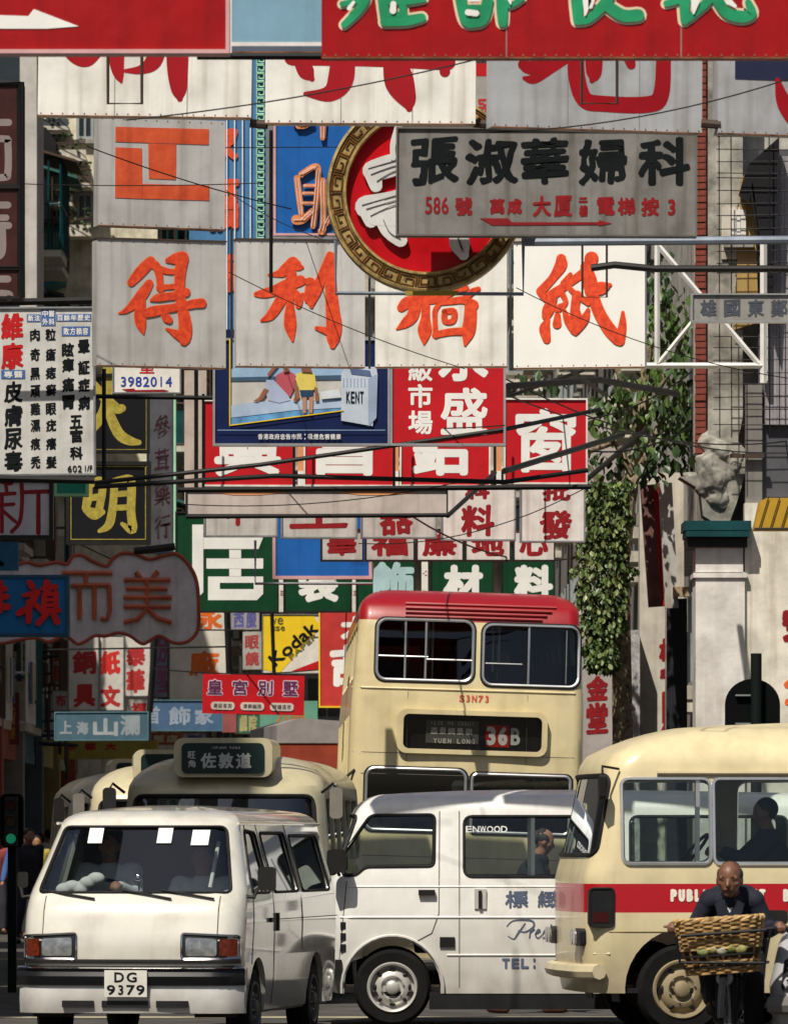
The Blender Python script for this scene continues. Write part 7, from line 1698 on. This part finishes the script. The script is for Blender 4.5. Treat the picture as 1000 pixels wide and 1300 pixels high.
for a in (((788, 720), (770, 640), (750, 590)), ((800, 620), (830, 560), (850, 500)), ((812, 530), (790, 480), (770, 440)), ((805, 600), (780, 560), (700, 590)), ((815, 520), (850, 470), (870, 420))):
    tb.tube([q3(*p, .2) for p in a], [.06, .04, .02], 7)
tb.build('trunk', mat('spotted_bark', (.3, .24, .16), rough=.9, var=.45, scale=14, dirt=.6, bump=.6, bscale=25), e, True)
r_ = random.Random(4)
clumps = [(835, 520, 42, 60), (700, 600, 14, 14), (800, 500, 45, 30), (850, 420, 35, 60), (840, 350, 18, 40), (860, 560, 30, 40), (760, 620, 38, 22), (720, 605, 26, 10), (690, 480, 40, 12), (770, 520, 30, 36), (810, 590, 40, 30), (870, 490, 22, 60), (732, 640, 20, 12), (745, 580, 26, 18)]
for i, (u, v, ru, rv) in enumerate(clumps):
    n_ = int(ru * rv * .085); pts = []
    for _ in range(n_):
        a = r_.uniform(0, 6.28); rr = r_.random() ** .6; pts.append(((u - 790 + math.cos(a) * ru * rr) * k, r_.uniform(-.5, .9), P(0, v + math.sin(a) * rv * rr, D_).z))
    tag(foliage('leaf_clump', pts, .13, e, LEAFS[2] if i % 3 else LEAFS[0], i), kind='stuff')
D_ = 76.; k = D_ / F
e = thing('hanging_vine', 'dense round-leaved vine hanging down the tree trunk beside the double-decker', 'vine', P(772, 630, D_))
c0 = P(772, 630, D_)
vs_ = MB()
for u in (760, 772, 785, 797): vs_.tube([P(u, 620, D_ + .2) - c0, P(u - 3, 720, D_ + .2) - c0, P(775 + (u - 775) * .4, 850, D_ + .15) - c0], .012, 5)
tag(vs_.build('stems', mat('vine_stem', (.15, .1, .05)), e), kind='stuff')
def halfw(v): 
    t = (v - 620) / 235.; return 36 * (1 - .15 * t) if t < .6 else 36 * .91 * (1 - (t - .6) * 1.35)
pts = []
for i in range(6000):
    v = 612 + 240 * r_.random(); hw_ = halfw(v) * (1 + .55 * noise.noise(Vector((v * .06, 3, 1)))); c_ = 764 + 10 * noise.noise(Vector((v * .02, 7, 2))); x = r_.uniform(-1, 1)
    pts.append(Vector(P(c_ + x * hw_, v, D_)) - c0 + Vector((0, -.35 * math.sqrt(max(0, 1 - x * x)) + r_.uniform(0, .25), 0)))
for j in range(4): tag(foliage('leaf_mass', [tuple(p) for p in pts[j::4]], .066, e, LEAFS[(0, 1, 2, 0)[j]], 20 + j, .3), kind='stuff')
lm_ = [leaf_mesh('leaf', .078) for _ in range(3)]
for i, m_ in enumerate((0, 1, 3)): lm_[i].materials.append(LEAFS[m_])
for i in range(260):
    v = 625 + 222 * r_.random(); hw_ = halfw(v); x = r_.uniform(-.95, .95); p = Vector(P(764 + x * hw_, v, D_)) - c0 + Vector((0, -.42 * math.sqrt(1 - x * x) - .05, 0))
    o = bpy.data.objects.new('leaf', lm_[i % 3]); col.objects.link(o); o.parent = e; o.location = p
    o.rotation_euler = (R(r_.uniform(-120, -60)), R(r_.uniform(-25, 25)), R(r_.uniform(-60, 60))); q = r_.uniform(.7, 1.15); o.scale = (q, q, q)
# ================================================================== people in the street
DKC = mat('dark_indigo_jacket', (.018, .02, .032), rough=.85, var=.3, scale=9)
# bald man behind the side-on van
Jw = joints(1.62, .35, .22)
p = P(664, 1300, 58.2)
person('bald man in dark clothes walking behind the side-on white van', (p.x, 58.2, 0), 80, Jw, mat('black_cloth', (.02, .022, .025), rough=.9), DK, 1.62, 'bald', mat('ruddy_skin', (.3, .14, .09), var=.15), look=(.25, -1, -.25), shoes=mat('brown_shoe', (.1, .04, .025)))
# pedestrians on the left pavement, dim
for i, (u, D, yw, c_, c2_, hh) in enumerate(((40, 108, 20, (.3, .3, .32), (.03, .03, .04), 1.6), (8, 112, -30, (.03, .03, .04), (.05, .05, .07), 1.68), (52, 118, 160, (.05, .1, .25), (.03, .03, .03), 1.62), (26, 124, 10, (.4, .3, .05), (.04, .04, .05), 1.58), (62, 126, 200, (.35, .33, .3), (.05, .05, .08), 1.7), (-6, 106, 15, (.25, .05, .05), (.03, .03, .04), 1.6))):
    x = (u - 500) * D / F
    person('pedestrian on the left pavement %s' % ('in a grey shirt nearest the van', 'in black at the frame edge', 'in blue seen from behind', 'in a mustard top', 'in a pale top seen from behind', 'in dark red, half out of the frame')[i], (x, D, .13 if x < -7 else 0), yw, joints(hh, .05, .15), mat('ped_top_%d' % i, c_, rough=.9), mat('ped_legs_%d' % i, c2_, rough=.9), hh, 'full', vox=.02, hands=False, face=False, group='pedestrians on the left pavement')
peds = [o for o in bpy.data.objects if o.get('group') == 'pedestrians on the left pavement']
for i in range(16):
    src = peds[1 + i % 5]; c_ = copy_tree(src); D = 96 + 5.5 * i + rnd.uniform(-1, 1); u = rnd.uniform(-4, 74)
    c_.location = ((u - 500) * D / F, D, .13 if (u - 500) * D / F < -7 else 0); c_.rotation_euler = (0, 0, rnd.choice((0, 3.1, .3, 2.8)) + rnd.uniform(-.4, .4))
    c_['label'] = 'dim distant figure in %s in the crowd far down the left pavement' % ('black', 'blue', 'a mustard top', 'a pale top', 'dark red')[i % 5]; c_['group'] = 'dim crowd far down the left pavement'
# ---------------------------------------------------------------- cyclist with basket
D_ = 42.; k = D_ / F
bx0 = (922 - 500) * k; gy = D_
zc = lambda v: H - (v - VH) * k
e = thing('bicycle', 'black delivery bicycle carrying a wicker basket in front of the minibus', 'bicycle', (bx0, gy, 0), (0, 0, R(-8)))
FRM = mat('black_enamel_frame', (.01, .01, .011), rough=.6, spec=.2)
for nm, y in (('front_wheel', -.05), ('rear_wheel', 1.1)):
    w_ = MB(); w_.tube([(0, y + .33 * math.cos(a), .345 + .33 * math.sin(a)) for a in [q * math.pi / 24 for q in range(48)]], .018, 8, True); wo = w_.build('wheel', RUB, e, True)
    sp = MB(); sp.tube([(0, y + .305 * math.cos(a), .345 + .305 * math.sin(a)) for a in [q * math.pi / 24 for q in range(48)]], .008, 6, True)
    for q in range(20):
        a = q * math.pi / 10; sp.tube([((-1) ** q * .02, y, .345), (0, y + .3 * math.cos(a), .345 + .3 * math.sin(a))], .0015, 3)
    sp.cyl((-.045, y, .345), (.045, y, .345), .02, 10); sp.build('rim_and_spokes', GSTEEL, wo)
    mg = MB(); mg.tube([(0, y + .365 * math.cos(R(a)), .345 + .365 * math.sin(R(a))) for a in range(10, 171, 10)], .026, 6); mg.build('mudguard', FRM, e, True)
f = MB()
for a, b in (((0, .12, .78), (0, .5, .3)), ((0, .1, .9), (0, .68, .88)), ((0, .5, .3), (0, .72, .98)), ((0, .5, .3), (.04, 1.1, .345)), ((0, .5, .3), (-.04, 1.1, .345)), ((0, .7, .85), (.04, 1.1, .345)), ((0, .7, .85), (-.04, 1.1, .345)), ((0, .13, .72), (0, .07, 0.95)),
             ((0, .1, .75), (.055, .02, .66)), ((.055, .02, .66), (.055, -.05, .345)), ((0, .1, .75), (-.055, .02, .66)), ((-.055, .02, .66), (-.055, -.05, .345)), ((.0, .07, 0.95), (.3, .1, 0.975)), ((0, .07, 0.95), (-.3, .1, 0.975)), ((.3, .1, .975), (.33, .24, .955)), ((-.3, .1, .975), (-.33, .24, .955))): f.tube([a, b], .016, 8)
f.build('frame', FRM, e, True)
for sg in (-1, 1): MB().cyl((sg * .31, .12, .97), (sg * .335, .28, .955), .02, 10).build('grip', RUB, e, True)
sd_ = MB(); sd_.prism(rpoly([(-.1, .95), (.1, .95), (.03, .68), (-.03, .68)], .03), .97, 1.03, 'z'); sd_.build('saddle', mat('brown_saddle', (.06, .03, .015), rough=.4), e)
ck = MB(); ck.cyl((-.03, .5, .3), (.03, .5, .3), .09, 16); ck.tube([(.05, .5, .3), (.06, .5, .14)], .012); ck.tube([(-.05, .5, .3), (-.06, .5, .46)], .012); ck.bx(.06, .16, .46, .54, .125, .15); ck.bx(-.16, -.06, .46, .54, .45, .475); ck.build('crank', GSTEEL, e)
rk = MB()
for sg in (-1, 1): rk.tube([(sg * .06, -.05, .345), (sg * .14, -.12, .72), (sg * .2, -.12, .76)], .009, 6)
rk.tube([(-.27, -.3, .76), (.27, -.3, .76), (.27, .0, .76), (-.27, .0, .76)], .01, 6, True); rk.tube([(-.26, -.33, .93), (.28, -.33, .97)], .012, 6); rk.tube([(-.27, -.3, .76), (-.29, -.33, .93)], .009, 6); rk.tube([(.27, -.3, .76), (.31, -.33, .97)], .009, 6); rk.build('front_rack', FRM, e, True)
MB().lathe([(.05, -.1), (.055, -.04), (.02, 0)], (0, -.1, .66), 'y', 14).build('lamp', GSTEEL, e)
# wicker basket: woven withies round uprights
e = thing('wicker_basket', 'deep wicker basket with green bottles tied on the delivery bicycle', 'basket', (bx0 - .03, gy - .12, zc(1236)), (0, R(-4), R(-8)))
WK = [mat('wicker_straw_%d' % i, c, rough=.7, var=.4, scale=20) for i, c in enumerate(((.44, .27, .11), (.34, .2, .075), (.52, .34, .15)))]
Hb = .34; rings = 24
def rr_(t, side=0): return .215 + .06 * t, .14 + .04 * t
def edge_pt(a, t, off=0):
    A, Bq = rr_(t); c_, s_ = math.cos(a), math.sin(a); r0 = (abs(c_) ** 3.2 + abs(s_) ** 3.2) ** (-1 / 3.2)
    return (c_ * r0 * (A + off), s_ * r0 * (Bq + off), t * Hb)
inner = MB(); n_ = 40
inner.add([edge_pt(2 * math.pi * q / n_, t, -.012) for t in (0, 1) for q in range(n_)], [(q, (q + 1) % n_, n_ + (q + 1) % n_, n_ + q) for q in range(n_)] + [tuple(range(n_))]); inner.build('lining', mat('dark_basket_inside', (.06, .03, .012), rough=.9), e)
nu = 30
for j in range(rings):
    t = (j + .5) / rings
    if .27 < t < .47: continue
    w_ = MB(); pts = []
    for q in range(nu * 4):
        a = 2 * math.pi * q / (nu * 4); off = .012 * math.sin(nu / 2 * a + (j % 2) * math.pi) + .004 * noise.noise(Vector((q * .2, j * 3, 0))); x, y, z = edge_pt(a, t, off); pts.append((x, y, z + .004 * noise.noise(Vector((q * .13, j * 5, 4)))))
    w_.tube(pts, .0085, 5, True); w_.build('withy', WK[j % 3], e, True)
for q in range(nu // 2):
    a = 2 * math.pi * (q + .5) / (nu // 2); w_ = MB(); w_.tube([edge_pt(a, t, .002) for t in (0, .5, 1.02)], .008, 5); w_.build('upright', WK[1], e)
rm = MB()
for ph in (0, math.pi): rm.tube([(lambda x, y, z: (x, y, z + .01 * math.sin(14 * a + ph)))(*edge_pt(a, 1.02, .008 * math.cos(14 * a + ph))) for a in [2 * math.pi * q / 120 for q in range(120)]], .011, 5, True)
rm.build('plaited_rim', WK[2], e, True)
for q, (x, c_) in enumerate(((-.1, (.25, .28, .1)), (-.04, (.4, .36, .16)), (.02, (.42, .4, .3)), (.08, (.3, .3, .08)), (.14, (.3, .28, .1)))):
    b = MB(); b.ball((x, -rr_(.5)[1] + .005, .15 + .012 * (q % 2)), (.04, .02, .03), 8); b.build('leaf_bundle', mat('leaf_bundle_%d' % q, c_, rough=.6, var=.3, scale=30), e, True)
for z in (.05, .12):
    b = MB(); b.tube([edge_pt(a, z / Hb, .02) for a in [2 * math.pi * q / 60 for q in range(60)]], .007, 5, True); b.build('tie_cord', BLKM, e)
hx = Vector((bx0, gy, 0))
Jc = {'pelvis': (0, .78, .93), 'chest': (.0, .46, 1.12), 'neck': (0, .31, 1.19), 'head': (0, .22, 1.285), 'shl': (.14, .38, 1.15), 'shr': (-.14, .38, 1.15), 'ell': (.235, .42, .96), 'elr': (-.25, .42, .97), 'hal': (.32, .2, .985), 'har': (-.345, .2, .985),
      'hipl': (.1, .74, .88), 'hipr': (-.1, .74, .88), 'knl': (.14, .36, .66), 'knr': (-.15, .34, .74), 'anl': (.13, .56, .24), 'anr': (-.13, .44, .5), 'toel': (.13, .44, .17), 'toer': (-.13, .32, .44), 'gripl': (0, -1, -.1), 'gripr': (0, -1, -.1)}
e = person('balding man in a dark jacket riding the delivery bicycle behind its basket', (bx0, gy, 0), -8, Jc, DKC, mat('black_trouser_cloth', (.012, .012, .014), rough=.9), 1.68, 'bald', mat('sunburnt_skin', (.17, .075, .042), rough=.5, spec=.5, var=.2, scale=25), vox=.0075, look=(-.05, -1, -.12))
vn = MB(); vn.prism([(-.04, 1.155), (.04, 1.155), (.0, 1.07)], .235, .25); vn.build('white_undershirt', mat('undershirt', (.7, .7, .68)), e)
for sg in (-1, 1): c_ = MB(); c_.prism([(sg * .0, 1.06), (sg * .045, 1.16), (sg * .095, 1.13), (sg * .05, 0.955)], .215, .232); c_.build('collar', DKC, e)

for o in list(_tmp.collection.objects): bpy.data.objects.remove(o)
bpy.data.scenes.remove(_tmp)
